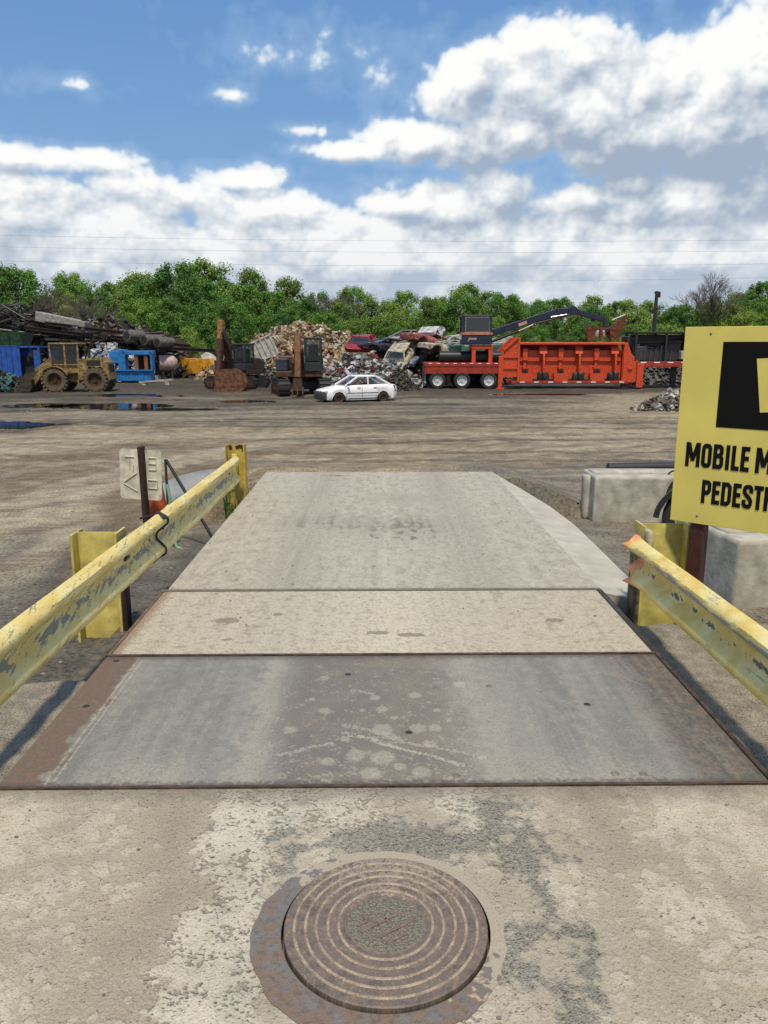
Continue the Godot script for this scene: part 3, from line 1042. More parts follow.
func build_weighbridge():
	# approach pavement we stand on
	var pm = pad_material()
	struct("approach_pavement", pad_mesh(), pm)
	var back = MB.new()
	back.box(Vector3(0, -0.179, 2.05), Vector3(6.0, 0.35, 5.9))
	for s in [-1, 1]:
		back.box(Vector3(s * 4.5, -0.18, 0.4), Vector3(3.0, 0.35, 5.0))
	struct("rear_pavement", back, concrete("plain_concrete", lin(178, 168, 150)))
	# concrete shoulders beside the plate
	var rough_c = mat("rough_concrete", lin(176, 167, 148), 0.92, 0.0, {"tex": tx["soil"], "bump": tx["soil_bump"], "scale": 0.5, "depth": 1.0, "world": true})
	var kl = MB.new()
	var fn = noise(91, 2.5, 4)
	kl.rbox(Vector3(-1.99, -0.27, -3.25), Vector3(0.98, 0.4, 1.3), 0.05, 9, 0.05, fn)
	struct("concrete_shoulder", kl, rough_c)
	kl = MB.new()
	kl.rbox(Vector3(2.10, -0.275, -3.72), Vector3(1.06, 0.4, 2.0), 0.05, 9, 0.06, fn)
	struct("concrete_shoulder", kl, rough_c)
	# pit walls under the deck
	var pit_c = concrete("pit_concrete", lin(120, 112, 100))
	var pw = MB.new()
	pw.box(Vector3(-1.66, -0.42, -4.9), Vector3(0.12, 0.5, 1.9))
	pw.box(Vector3(1.745, -0.44, -5.0), Vector3(0.1, 0.5, 1.2))
	struct("pit_wall", pw, pit_c)

	# steel cover plate
	var plate = thing("steel_plate", "wide scuffed steel plate with a rusty left margin in front of the deck panel", "steel plate")
	put("plate", slab(-1.48, 1.56, 2.745, 4.035, 0.004, 0.03), plate_material(), plate)
	var edge_m = worn("rusted_edge", lin(104, 84, 70), 0.75, 0.0, 1.5, true)
	var e = MB.new()
	e.box(Vector3(0.04, 0.001, -2.738), Vector3(3.04, 0.022, 0.012), Basis(), 0.003)
	put("front_edge", e, edge_m, plate)
	e = MB.new()
	e.box(Vector3(0.04, 0.002, -4.043), Vector3(3.06, 0.026, 0.014), Basis(), 0.003)
	put("rear_edge", e, edge_m, plate)
	e = MB.new()
	e.box(Vector3(1.573, -0.01, -3.39), Vector3(0.022, 0.05, 1.32), Basis(), 0.004)
	put("side_edge", e, edge_m, plate)
	var hole_m = mat("dark_hole_disc", Color(0.03, 0.028, 0.026), 0.7)  # near-black discs stand for bolt holes, their inner shade put into the colour
	var bolt_m = worn("worn_bolt", lin(150, 140, 125), 0.6, 0.0, 3.0)
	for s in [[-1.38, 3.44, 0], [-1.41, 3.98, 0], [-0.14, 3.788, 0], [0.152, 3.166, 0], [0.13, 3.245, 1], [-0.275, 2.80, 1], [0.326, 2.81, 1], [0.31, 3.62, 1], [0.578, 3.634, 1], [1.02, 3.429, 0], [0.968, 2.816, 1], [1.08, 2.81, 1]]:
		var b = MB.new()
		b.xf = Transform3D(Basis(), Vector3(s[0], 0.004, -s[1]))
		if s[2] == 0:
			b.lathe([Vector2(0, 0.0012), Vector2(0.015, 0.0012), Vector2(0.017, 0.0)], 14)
			put("dark_hole_disc", b, hole_m, plate)
		else:
			b.lathe([Vector2(0, 0.005), Vector2(0.012, 0.0045), Vector2(0.018, 0.0)], 12)
			put("bolt_head", b, bolt_m, plate)

	# deck panel
	var deck = thing("deck_panel", "pale concrete weighbridge panel in a steel frame between plate and slab", "deck panel")
	put("panel", slab(-1.47, 1.565, 4.056, 5.20, -0.002, 0.16), slab_material("deck_concrete", 0, 1024, 400, -1.47, 1.565, 4.056, 5.20, 201), deck)
	e = MB.new()
	e.box(Vector3(-1.485, -0.075, -4.63), Vector3(0.022, 0.15, 1.17), Basis(), 0.004)
	put("edge_beam", e, worn("brown_edge", lin(140, 112, 92), 0.75, 0.0, 1.0), deck)
	e = MB.new()
	e.box(Vector3(1.588, -0.075, -4.63), Vector3(0.04, 0.156, 1.17), Basis(), 0.006)
	put("edge_beam", e, worn("dark_edge", lin(88, 82, 78), 0.6, 0.3, 1.0), deck)
	e = MB.new()
	e.box(Vector3(0.05, -0.02, -5.222), Vector3(3.1, 0.05, 0.03), Basis(), 0.004)
	put("joint_angle", e, worn("joint_steel", lin(132, 122, 108), 0.7, 0.0, 1.2), deck)

	# long slab beyond, with its sloping shoulder on the right
	var sm = slab_material("slab_concrete", 1, 1024, 1024, -1.46, 1.6, 5.245, 10.36, 221)
	var ramp = slab(-1.46, 1.6, 5.245, 10.36, -0.004, 0.3)
	struct("exit_slab", ramp, sm)
	var wg = MB.new()
	var inner = [Vector3(1.54, -0.005, -5.20), Vector3(1.601, -0.005, -5.7), Vector3(1.601, -0.005, -6.5), Vector3(1.601, -0.005, -7.5), Vector3(1.601, -0.005, -8.4), Vector3(1.601, -0.008, -9.4), Vector3(1.601, -0.01, -10.3)]
	var outer = [Vector3(1.83, -0.03, -5.06), Vector3(1.94, -0.05, -5.62), Vector3(1.97, -0.06, -6.5), Vector3(1.995, -0.07, -7.5), Vector3(1.935, -0.06, -8.35), Vector3(1.78, -0.04, -9.4), Vector3(1.64, -0.03, -10.32)]
	for i in 6:
		wg.quad(inner[i], inner[i + 1], outer[i + 1], outer[i])
		var dn = Vector3(0.04, -0.5, 0)
		wg.quad(outer[i], outer[i + 1], outer[i + 1] + dn, outer[i] + dn)
	wg.quad(inner[0], outer[0], outer[0] - Vector3(0, .3, 0), inner[0] - Vector3(0, .3, 0))
	struct("slab_shoulder", wg, mat("pale_concrete", lin(212, 206, 190), 0.88, 0.0, {"tex": grey("concrete_soft", 512, 181, 0.01, 6, 0.84, 1.04), "bump": bumps("concrete_bump", 512, 82, 0.04, 5, 6.0), "scale": 0.5, "depth": 0.12, "world": true}))

	build_manhole()

# looking straight down on the manhole: colour by place; kind 0 = lid, 1 = ridges, 2 = surrounding ring
func iron_material(called, kind: int, half: float, sd: int):
	var w := 512
	var fine := bytes(w, w, sd, 0.4, 2)
	var midn := bytes(w, w, sd + 1, 0.02, 5)
	var mid2 := bytes(w, w, sd + 2, 0.06, 4)
	var pit := bytes(w, w, sd + 3, 0.16, 3)
	var iron_c: Vector3 = rgb3(124, 110, 101)
	var dark_c: Vector3 = rgb3(98, 88, 82)
	var dust_c: Vector3 = rgb3(188, 176, 156)
	var rust_c: Vector3 = rgb3(136, 114, 96)
	var edge_c: Vector3 = rgb3(190, 172, 146)
	var slate_c: Vector3 = rgb3(128, 124, 122)
	var o := PackedByteArray(); o.resize(w * w * 3)
	var hh := PackedByteArray(); hh.resize(w * w)
	for j in w:
		for i in w:
			var k := j * w + i
			var x := (2.0 * (i + 0.5) / w - 1.0) * half
			var z := (2.0 * (j + 0.5) / w - 1.0) * half
			var nm := (midn[k] - 128.0) / 128.0
			var n2 := (mid2[k] - 128.0) / 128.0
			var np := (pit[k] - 128.0) / 128.0
			var nf := (fine[k] - 128.0) / 128.0
			var r := sqrt(x * x + z * z)
			var c: Vector3
			if kind == 2:
				c = slate_c.lerp(rust_c, clampf(0.25 + nm * 1.2 + z * 1.5, 0.0, 0.9))
				c = c.lerp(dark_c, clampf(n2 * 0.8, 0.0, 0.6))
				# mortar smeared over the far and right-hand side
				var m := (x - z * 1.1) * 3.2 + nm * 0.9 + n2 * 0.5 - 0.05
				if m > 0.0:
					c = c.lerp(dust_c, clampf(m * 5.0, 0.0, 0.95))
			else:
				c = iron_c.lerp(dark_c, clampf(nm * 1.2 + n2 * 0.4, 0.0, 1.0))
				c = c.lerp(rust_c, clampf(-nm * 0.9 + n2 * 0.4, 0.0, 0.7))
				if kind == 1:
					c = c.lerp(edge_c, clampf(0.72 + nm * 0.7 + np * 0.5, 0.0, 1.0))
				# dried cement dust on the far side
				var ds := smoothstep(0.05, -0.26, z + absf(x - 0.04) * 0.35 + nm * 0.10) * 0.55
				if n2 + np * 0.6 > 0.42 - ds:
					c = c.lerp(dust_c, 0.30 + ds * 0.5)
				if np > 0.66:
					c = c.lerp(dust_c, 0.5)
			if np < -0.66:
				c = c.lerp(dark_c, 0.7)
			var f := 1.0 + nf * 0.12
			o[k * 3] = int(clampf(c.x * f, 0.0, 255.0))
			o[k * 3 + 1] = int(clampf(c.y * f, 0.0, 255.0))
			o[k * 3 + 2] = int(clampf(c.z * f, 0.0, 255.0))
			hh[k] = int(clampf(128.0 + nm * 20.0 + n2 * 20.0 + np * 30.0 + nf * 20.0, 0.0, 255.0))
	return textured(called, Image.create_from_data(w, w, false, Image.FORMAT_RGB8, o), 0.6, relief(w, w, hh, 4.0), 0.8)

func lay_flat(mb, half):
	for i in mb.v.size():
		mb.uv[i] = Vector2(mb.v[i].x / half * 0.5 + 0.5, mb.v[i].z / half * 0.5 + 0.5)
	return mb

func build_manhole():
	var cx := 0.031
	var cd := 1.99
	var iron = iron_material("cast_iron", 0, 0.32, 901)
	var f = thing("iron_ring", "worn iron ring set in the concrete around the manhole cover", "iron ring", Vector3(cx, 0.0, -cd))
	var b = MB.new()
	var seg := 96
	var en = noise(93, 1.3, 3)
	for k in seg:
		var q := []
		for a in [TAU * k / seg, TAU * ((k + 1) % seg) / seg]:
			var ro = 0.372 + en.get_noise_2d(cos(a) * 2.0, sin(a) * 2.0) * 0.012
			q.append([Vector3(cos(a) * 0.3095, 0.0045, sin(a) * 0.3095), Vector3(cos(a) * ro - 0.022, 0.0030, sin(a) * ro + 0.022)])
		var up = Vector3.UP
		b.tri(q[0][0], q[0][1], q[1][1], up, up, up)
		b.tri(q[0][0], q[1][1], q[1][0], up, up, up)
		b.quad(q[0][1], q[1][1], q[1][1] - Vector3(0, 0.03, 0), q[0][1] - Vector3(0, 0.03, 0))
	put("rim", lay_flat(b, 0.42), iron_material("ring_iron", 2, 0.42, 911), f)
	b = MB.new()
	b.lathe([Vector2(0.3095, 0.0045), Vector2(0.3095, -0.05), Vector2(0.27, -0.05), Vector2(0.27, -0.06)], 96)
	put("seat", b, worn("seat_iron", lin(120, 108, 98), 0.7, 0.0, 1.5), f)
	var t = thing("manhole_cover", "round brown iron manhole cover with raised rings and worn lettering", "manhole cover", Vector3(cx, 0.0, -cd))
	b = MB.new()
	b.lathe([Vector2(0.0, 0.012), Vector2(0.122, 0.012), Vector2(0.128, 0.016), Vector2(0.297, 0.016), Vector2(0.301, 0.013), Vector2(0.301, -0.03)], 96)
	put("lid", lay_flat(b, 0.32), iron, t)
	var ridge = iron_material("worn_ridge", 1, 0.32, 921)
	for r in [0.140, 0.172, 0.207, 0.238, 0.271]:
		b = MB.new()
		b.lathe([Vector2(r - 0.0050, 0.0158), Vector2(r - 0.0025, 0.0185), Vector2(r + 0.0025, 0.0185), Vector2(r + 0.0050, 0.0158)], 96)
		put("raised_ring", lay_flat(b, 0.32), ridge, t)
	b = MB.new()
	b.lathe([Vector2(0, 0.0145), Vector2(0.112, 0.0145), Vector2(0.116, 0.012)], 40)
	put("centre_panel", b, mat("gritty_iron", lin(158, 150, 133), 0.85, 0.0, {"tex": grey("grit", 512, 83, 0.12, 3, 0.6, 1.15), "scale": 1.6, "bump": bumps("grit_bump", 512, 84, 0.12, 3, 8.0), "depth": 1.0}), t)
	# worn strokes of lettering
	for s in [[Vector2(-0.075, -0.035), Vector2(0.045, 0.045)], [Vector2(-0.02, -0.055), Vector2(0.085, 0.015)], [Vector2(-0.085, -0.01), Vector2(-0.045, 0.015)], [Vector2(-0.05, 0.005), Vector2(-0.07, 0.035)], [Vector2(-0.01, 0.03), Vector2(0.01, 0.0)], [Vector2(0.0, -0.08), Vector2(0.06, -0.04)]]:
		b = MB.new()
		b.bar(Vector3(s[0].x, 0.0160, -s[0].y), Vector3(s[1].x, 0.0160, -s[1].y), 0.011, 0.007, 0.002)
		put("letter_stroke", lay_flat(b, 0.32), iron, t)
	b = MB.new()
	b.box(Vector3(0.015, 0.0165, -0.285), Vector3(0.03, 0.003, 0.012), Basis(), 0.001)
	put("lifting_lug", lay_flat(b, 0.32), iron, t)

# ---------------------------------------------------------------- things beside the weighbridge
const W_BEAM := [[0.028, 0.156], [0.055, 0.143], [0.080, 0.122], [0.083, 0.100], [0.078, 0.080], [0.045, 0.052], [0.012, 0.026], [0.0, 0.0], [0.012, -0.026], [0.045, -0.052], [0.078, -0.080], [0.083, -0.100], [0.080, -0.122], [0.055, -0.143], [0.028, -0.156]]

func rail_material(called, sd: int, right: bool, length: float):
	var w := 2048
	var h := 160
	var fine := bytes(w, h, sd, 0.25, 3)
	var blot := bytes(w, h, sd + 1, 0.012, 4)
	var scr := bytes(w, h, sd + 2, 0.06, 4, 12, 1)
	var scuff := bytes(w, h, sd + 3, 0.045, 4)
	var yel: Vector3 = rgb3(250, 219, 122) if not right else rgb3(246, 212, 108)
	var pale: Vector3 = rgb3(248, 234, 164)
	var grey_c: Vector3 = rgb3(132, 132, 122)
	var steel: Vector3 = rgb3(140, 150, 158)
	var dark: Vector3 = rgb3(92, 90, 80)
	var rust: Vector3 = rgb3(150, 100, 62)
	var orange: Vector3 = rgb3(244, 160, 112)
	var o := PackedByteArray(); o.resize(w * h * 3)
	for j in h:
		var v := (j + 0.5) / h
		for i in w:
			var k := j * w + i
			var m := (i + 0.5) / w * length
			var nf := (fine[k] - 128.0) / 128.0
			var nb := (blot[k] - 128.0) / 128.0
			var ns := (scr[k] - 128.0) / 128.0
			# scuffs lean along the rail
			var kk := j * w + posmod(i + j * 2, w)
			var nu := (scuff[kk] - 128.0) / 128.0
			var c := yel.lerp(pale, clampf(0.58 + nb * 0.9, 0.0, 1.0))
			var presence := clampf(nb * 1.5 + 0.62, 0.0, 1.0)
			if not right:
				var vb := exp(-pow((v - 0.585) / 0.058, 2.0)) * clampf(presence + 0.15, 0.0, 1.0)
				if vb + nu * 0.9 + nf * 0.3 > 0.50:
					c = c.lerp(grey_c, 0.85)
				if v < 0.26 and ns * 0.8 + nf * 0.45 > 0.52 - (0.12 if nb > 0.1 else 0.0):
					c = c.lerp(grey_c, 0.75)
				if absf(v - 0.31) < 0.03 and nf + nb * 0.7 > 0.35:
					c = c.lerp(rust, 0.5)
			else:
				var vb := exp(-pow((v - 0.57) / 0.04, 2.0)) * clampf(presence + 0.1, 0.0, 1.0)
				if vb + nu * 0.9 + nf * 0.2 > 0.72:
					c = c.lerp(dark, 0.85)
				var sb := exp(-pow((v - 0.27 - nb * 0.02) / 0.06, 2.0))
				if sb + ns * 0.45 + nf * 0.12 > 0.34:
					c = c.lerp(steel, 0.85)
				if v < 0.12 and ns + nf * 0.4 > 0.7:
					c = c.lerp(grey_c, 0.6)
				if v > 0.93 and nf + nb > 0.0:
					c = c.lerp(grey_c, 0.5)
				var end := length - m
				if end < 0.10 + nb * 0.08 + nf * 0.03 + (0.05 if v > 0.5 else 0.0):
					c = c.lerp(orange, 0.85)
			if nf > 0.72 and nb > 0.0:
				c = c.lerp(dark, 0.5)
			var f := 1.0 + nf * 0.05 + nb * 0.05
			o[k * 3] = int(clampf(c.x * f, 0.0, 255.0))
			o[k * 3 + 1] = int(clampf(c.y * f, 0.0, 255.0))
			o[k * 3 + 2] = int(clampf(c.z * f, 0.0, 255.0))
	return textured(called, Image.create_from_data(w, h, false, Image.FORMAT_RGB8, o), 0.5, relief(w, h, scuff, 1.5), 0.4)

# side: +1 when the ridges point to +x
func w_beam(x, y, d0, d1, side, sd, torn_end, skew = 0.0):
	var mb = MB.new()
	var nn = noise(sd, 0.9, 3)
	var arc := [0.0]
	for i in range(1, W_BEAM.size()):
		arc.append(arc[i - 1] + Vector2(W_BEAM[i][0] - W_BEAM[i - 1][0], W_BEAM[i][1] - W_BEAM[i - 1][1]).length())
	var steps := int((d1 - d0) / 0.07)
	var rows := []
	for s in steps + 1:
		var d = lerpf(d0, d1, float(s) / steps)
		var row := []
		for i in W_BEAM.size():
			var p = W_BEAM[i]
			var dx = nn.get_noise_2d(d * 1.2, i * 0.25) * 0.005
			var dy = nn.get_noise_2d(d * 0.5 + 40.0, 1.0) * 0.007
			var dd = d
			var e = clampf(1.0 - (d1 - d) / 0.3, 0.0, 1.0)
			if torn_end:
				dx -= e * e * 0.035 * sin(i * 1.3 + 0.6)
				dy += e * e * 0.02 * sin(i * 0.9)
				if s == steps:
					dd += 0.05 * sin(i * 2.1) - 0.02
			else:
				dx -= e * e * 0.02
			row.append([Vector3(x + skew * (d - 3.0) + side * (p[0] + dx), y + p[1] + dy, -dd), Vector2(float(s) / steps, arc[i] / arc[-1])])
		rows.append(row)
	for layer in [0.0, -0.005]:
		var off = Vector3(side * layer, 0, 0)
		for s in steps:
			for i in W_BEAM.size() - 1:
				var a = rows[s][i]; var b = rows[s + 1][i]; var c = rows[s + 1][i + 1]; var e = rows[s][i + 1]
				mb.tri(a[0] + off, b[0] + off, c[0] + off, null, null, null, a[1], b[1], c[1])
				mb.tri(a[0] + off, c[0] + off, e[0] + off, null, null, null, a[1], c[1], e[1])
	mb.smooth(0, 0.93)
	return mb

# steel section standing upright with its web towards us
func h_post(x, d, w, depth, y0, y1):
	var mb = MB.new()
	var h = y1 - y0
	mb.box(Vector3(x, y0 + h / 2, -d), Vector3(w - 0.03, h - 0.006, 0.012))
	for s in [-1, 1]:
		mb.box(Vector3(x + s * (w / 2 - 0.008), y0 + h / 2 + (0.0 if s < 0 else 0.008), -d), Vector3(0.016, h, depth), Basis(), 0.002)
	return mb

func block(called, label, size, at, turn, sd, keyed = true):
	var t = thing(called, label, "concrete block", at, turn, "concrete barrier blocks")
	var fn = noise(sd, 2.2, 4)
	var mb = MB.new()
	mb.rbox(Vector3(0, size.y / 2, 0), size, 0.010, 14, 0.007, fn)
	var m = mat("block_concrete", lin(214, 209, 194), 0.9, 0.0, {"tex": grey("block_stains", 1024, 183, 0.007, 7, 0.76, 1.06), "bump": bumps("concrete_bump", 512, 82, 0.04, 5, 6.0), "scale": 0.55, "depth": 0.15})
	put("body", mb, m, t)
	var k = MB.new()
	if keyed: k.rbox(Vector3(-size.x / 2 - 0.02, size.y / 2 - 0.01, -0.02), Vector3(0.09, size.y - 0.04, size.z * 0.35), 0.012, 12, 0.006, fn)
	if keyed: put("end_key", k, m, t)
	k = MB.new()
	k.rbox(Vector3(0, size.y + 0.002, -size.z * 0.12), Vector3(size.x * 0.96, 0.05, size.z * 0.5), 0.012, 8, 0.006, fn)
	put("top_key", k, m, t)
	var e = MB.new()
	var loop := []
	for q in 9:
		var a = PI * q / 8.0
		loop.append(Vector3(size.x * 0.1 + cos(a) * 0.08, size.y - 0.01 + sin(a) * 0.06, size.z * 0.22))
	e.tube(loop, 0.012, 7)
	put("lifting_loop", e, worn("dark_rust", lin(70, 46, 36), 0.85, 0.0, 1.5), t)
	return t

# heavy narrow capitals drawn as strokes in a box of height 1
const STROKES := {
	"M": [0.78, [[[0.11, 0], [0.11, 1]], [[0.67, 0], [0.67, 1]], [[0.16, 0.97], [0.39, 0.25]], [[0.62, 0.97], [0.39, 0.25]]]],
	"O": [0.56, [[[0.29, 0.91], [0.17, 0.89], [0.115, 0.8], [0.115, 0.2], [0.17, 0.11], [0.29, 0.09]], [[0.27, 0.91], [0.39, 0.89], [0.445, 0.8], [0.445, 0.2], [0.39, 0.11], [0.27, 0.09]]]],
	"B": [0.57, [[[0.115, 0], [0.115, 1]], [[0.1, 0.91], [0.34, 0.91], [0.43, 0.84], [0.43, 0.64], [0.34, 0.54], [0.12, 0.53]], [[0.3, 0.54], [0.41, 0.5], [0.455, 0.42], [0.455, 0.18], [0.38, 0.09], [0.1, 0.09]]]],
	"I": [0.28, [[[0.14, 0], [0.14, 1]]]],
	"L": [0.42, [[[0.115, 0], [0.115, 1]], [[0.1, 0.09], [0.41, 0.09]]]],
	"E": [0.45, [[[0.115, 0], [0.115, 1]], [[0.1, 0.91], [0.43, 0.91]], [[0.1, 0.52], [0.40, 0.52]], [[0.1, 0.09], [0.44, 0.09]]]],
	"P": [0.52, [[[0.115, 0], [0.115, 1]], [[0.1, 0.91], [0.33, 0.91], [0.42, 0.84], [0.42, 0.56], [0.33, 0.46], [0.1, 0.46]]]],
	"D": [0.56, [[[0.115, 0], [0.115, 1]], [[0.1, 0.91], [0.33, 0.91], [0.445, 0.8], [0.445, 0.2], [0.33, 0.09], [0.1, 0.09]]]],
	"S": [0.55, [[[0.445, 0.66], [0.445, 0.8], [0.39, 0.9], [0.28, 0.92], [0.16, 0.89], [0.11, 0.8], [0.115, 0.68], [0.2, 0.57], [0.36, 0.45], [0.445, 0.33], [0.445, 0.2], [0.39, 0.1], [0.27, 0.08], [0.16, 0.11], [0.11, 0.2], [0.11, 0.36]]]],
	"T": [0.46, [[[0.23, 0], [0.23, 1]], [[0.0, 0.91], [0.46, 0.91]]]],
	"R": [0.56, [[[0.115, 0], [0.115, 1]], [[0.1, 0.91], [0.35, 0.91], [0.44, 0.84], [0.44, 0.6], [0.35, 0.5], [0.1, 0.5]], [[0.33, 0.5], [0.44, 0.42], [0.455, 0.0]]]],
	"A": [0.6, [[[0.1, 0], [0.26, 1]], [[0.5, 0], [0.34, 1]], [[0.2, 0.22], [0.42, 0.22]]]],
	"N": [0.56, [[[0.11, 0], [0.11, 1]], [[0.45, 0], [0.45, 1]], [[0.13, 0.95], [0.43, 0.05]]]],
	"C": [0.55, [[[0.44, 0.64], [0.44, 0.8], [0.39, 0.89], [0.28, 0.91], [0.17, 0.89], [0.115, 0.8], [0.115, 0.2], [0.17, 0.11], [0.28, 0.09], [0.39, 0.11], [0.44, 0.2], [0.44, 0.38]]]],
	"G": [0.56, [[[0.445, 0.66], [0.445, 0.8], [0.39, 0.89], [0.28, 0.91], [0.17, 0.89], [0.115, 0.8], [0.115, 0.2], [0.17, 0.11], [0.28, 0.09], [0.4, 0.14], [0.445, 0.2], [0.445, 0.47], [0.3, 0.47]]]],
	"H": [0.57, [[[0.115, 0], [0.115, 1]], [[0.455, 0], [0.455, 1]], [[0.1, 0.52], [0.46, 0.52]]]],
	"Y": [0.54, [[[0.27, 0], [0.27, 0.45]], [[0.09, 1], [0.27, 0.38]], [[0.45, 1], [0.27, 0.38]]]],
	"W": [0.84, [[[0.12, 1], [0.25, 0.02]], [[0.42, 0.9], [0.27, 0.02]], [[0.42, 0.9], [0.57, 0.02]], [[0.72, 1], [0.59, 0.02]]]],
	" ": [0.2, []],
}

func letters(called, s: String, height, material, parent, at, squeeze = 1.0, weight = 0.185):
	var x := 0.0
	var k := 0
	for ch in s:
		var g = STROKES[ch]
		var b = MB.new()
		for st in g[1]:
			var line := PackedVector2Array()
			for p in st:
				line.append(Vector2(x + p[0], p[1]) * height)
			var j = 0
			for poly in Geometry2D.offset_polyline(line, weight * height * 0.5, Geometry2D.JOIN_ROUND, Geometry2D.END_BUTT):
				# keep the feet and heads of the strokes level
				var q := PackedVector2Array()
				for p in poly:
					q.append(Vector2(p.x * squeeze, clampf(p.y, 0.0, height)))
				k += 1
				b.xf = Transform3D(Basis(), at + Vector3(0, 0, 0.00012 * (k % 5)))
				b.prism(q, 0.0, 0.0022)
				j += 1
		if g[1].size():
			put(called, b, material, parent)
		x += g[0] + 0.035

func build_roadside():
	var yel_post = worn("post_yellow", lin(228, 210, 118, 1.25), 0.55, 0.0, 1.0)
	# left rail
	var t = thing("guard_rail", "long pale yellow guard rail along the left edge of the weighbridge", "guard rail")
	put("beam", w_beam(-1.668, 0.318, -1.2, 8.62, 1.0, 301, false, 0.018), rail_material("left_rail_paint", 310, false, 9.65), t)
	put("post", h_post(-1.815, 4.97, 0.30, 0.2, -0.4, 0.49), yel_post, t)
	put("post", h_post(-1.575, 8.80, 0.22, 0.16, -0.7, 0.575), worn("post_ochre", lin(208, 180, 84, 1.25), 0.6, 0.0, 1.2), t)
	put("post", h_post(-1.82, 1.0, 0.30, 0.2, -0.4, 0.49), yel_post, t)
	var b = MB.new()
	b.box(Vector3(-1.652, 0.03, -4.92), Vector3(0.05, 0.75, 0.07), Basis(), 0.006)
	put("brace", b, worn("dark_rust", lin(70, 46, 36), 0.85, 0.0, 1.5), t)
	b = MB.new()
	b.box(Vector3(-1.575, 0.33, -8.70), Vector3(0.06, 0.30, 0.05), Basis(), 0.006)
	put("spacer", b, yel_post, t)
	for q in [[-1.635, 0.54, 0.035, 0.05], [-1.545, 0.545, 0.06, 0.04], [-1.50, 0.53, 0.02, 0.08]]:
		b = MB.new()
		b.box(Vector3(q[0], q[1], -8.791), Vector3(q[2], q[3], 0.004), Basis(Vector3.BACK, 0.3))
		put("rust_scab", b, worn("dark_rust", lin(70, 46, 36), 0.85, 0.0, 1.5), t)
	var bolt_m = worn("rail_bolt", lin(150, 140, 112), 0.6, 0.2, 2.0)
	for q in [[5.42, 0.0], [5.78, 0.0], [1.0, 0.0], [4.97, 0.0], [8.3, 0.0], [5.42, -0.06], [5.42, 0.06], [5.78, -0.06], [5.78, 0.06]]:
		b = MB.new()
		b.xf = Transform3D(Basis(Vector3.BACK, -PI / 2), Vector3(-1.664 + 0.018 * (q[0] - 3.0) + absf(q[1]) * 0.55, 0.318 + q[1], -q[0]))
		b.lathe([Vector2(0, 0.012), Vector2(0.012, 0.009), Vector2(0.016, 0.0)], 8)
		put("bolt", b, bolt_m, t)
	put("splice_plate", w_beam(-1.664, 0.318, 5.3, 5.92, 1.0, 301, false, 0.018), rail_material("splice_paint", 350, false, 0.7), t)
	# cable round the left rail
	b = MB.new()
	var loop := []
	for p in W_BEAM:
		loop.append(Vector3(-1.618 + p[0] + 0.012, 0.318 + p[1], -5.56 - 0.05 * sin(p[1] * 14.0)))
	loop.push_front(Vector3(-1.68, 0.47, -5.45))
	loop.append(Vector3(-1.66, 0.10, -5.5))
	b.tube(loop, 0.008, 6)
	b.bar(Vector3(-1.60, 0.478, -5.62), Vector3(-1.52, 0.455, -5.52), 0.035, 0.022, 0.006)
	tag(put("cable", b, mat("black_rubber", Color(0.02, 0.02, 0.02), 0.6)), "black cable tied round the left yellow guard rail", "cable")

	# right rail
	t = thing("guard_rail", "yellow guard rail with a torn orange end right of the weighbridge", "guard rail")
	put("beam", w_beam(1.735, 0.318, -1.2, 4.90, -1.0, 302, true), rail_material("right_rail_paint", 330, true, 6.1), t)
	put("post", h_post(1.905, 4.97, 0.30, 0.2, -0.3, 0.535), worn("post_dull_yellow", lin(218, 203, 112, 1.25), 0.55, 0.0, 1.0), t)
	put("post", h_post(1.91, 1.0, 0.30, 0.2, -0.3, 0.52), yel_post, t)
	b = MB.new()
	b.box(Vector3(1.735, 0.09, -4.93), Vector3(0.05, 0.5, 0.12), Basis(), 0.008)
	put("spacer", b, worn("bleached_timber", lin(150, 138, 104), 0.9, 0.0, 1.5, true), t)
	b = MB.new()
	b.rbox(Vector3(1.765, 0.47, -4.82), Vector3(0.03, 0.12, 0.08), 0.01, 40, 0.02, noise(5, 9.0))
	put("bracket", b, worn("cream_paint", lin(228, 214, 170), 0.6, 0.0, 1.5), t)

	# concrete blocks
	block("concrete_block", "long pale concrete block lying behind the yellow warning sign's left edge", Vector3(1.75, 0.62, 0.62), Vector3(3.67, ground_height(3.6, 9.9) - 0.02, -9.88), deg_to_rad(-2), 401)
	block("concrete_block", "chipped concrete block under the yellow warning sign at the right edge", Vector3(1.6, 0.62, 0.62), Vector3(3.50, -0.37, -5.98), deg_to_rad(6), 402, false)
	block("concrete_block", "concrete block set behind the chipped one at the right edge", Vector3(1.2, 0.62, 0.6), Vector3(4.15, -0.37, -6.62), deg_to_rad(6), 403)
	b = MB.new()
	b.cyl(Vector3(3.25, 0.0, -10.62), Vector3(5.4, 0.02, -10.75), 0.07, 0.07, 14)
	b.box(Vector3(4.3, -0.35, -10.7), Vector3(0.12, 0.6, 0.12))
	b.box(Vector3(5.2, -0.35, -10.72), Vector3(0.12, 0.6, 0.12))
	tag(put("drain_pipe", b, mat("black_plastic", Color(0.025, 0.027, 0.03), 0.5)), "dark pipe lying on timbers just behind the long concrete block", "pipe")

	build_warning_sign()
	build_small_sign()
	build_small_trailer()
	build_weeds()

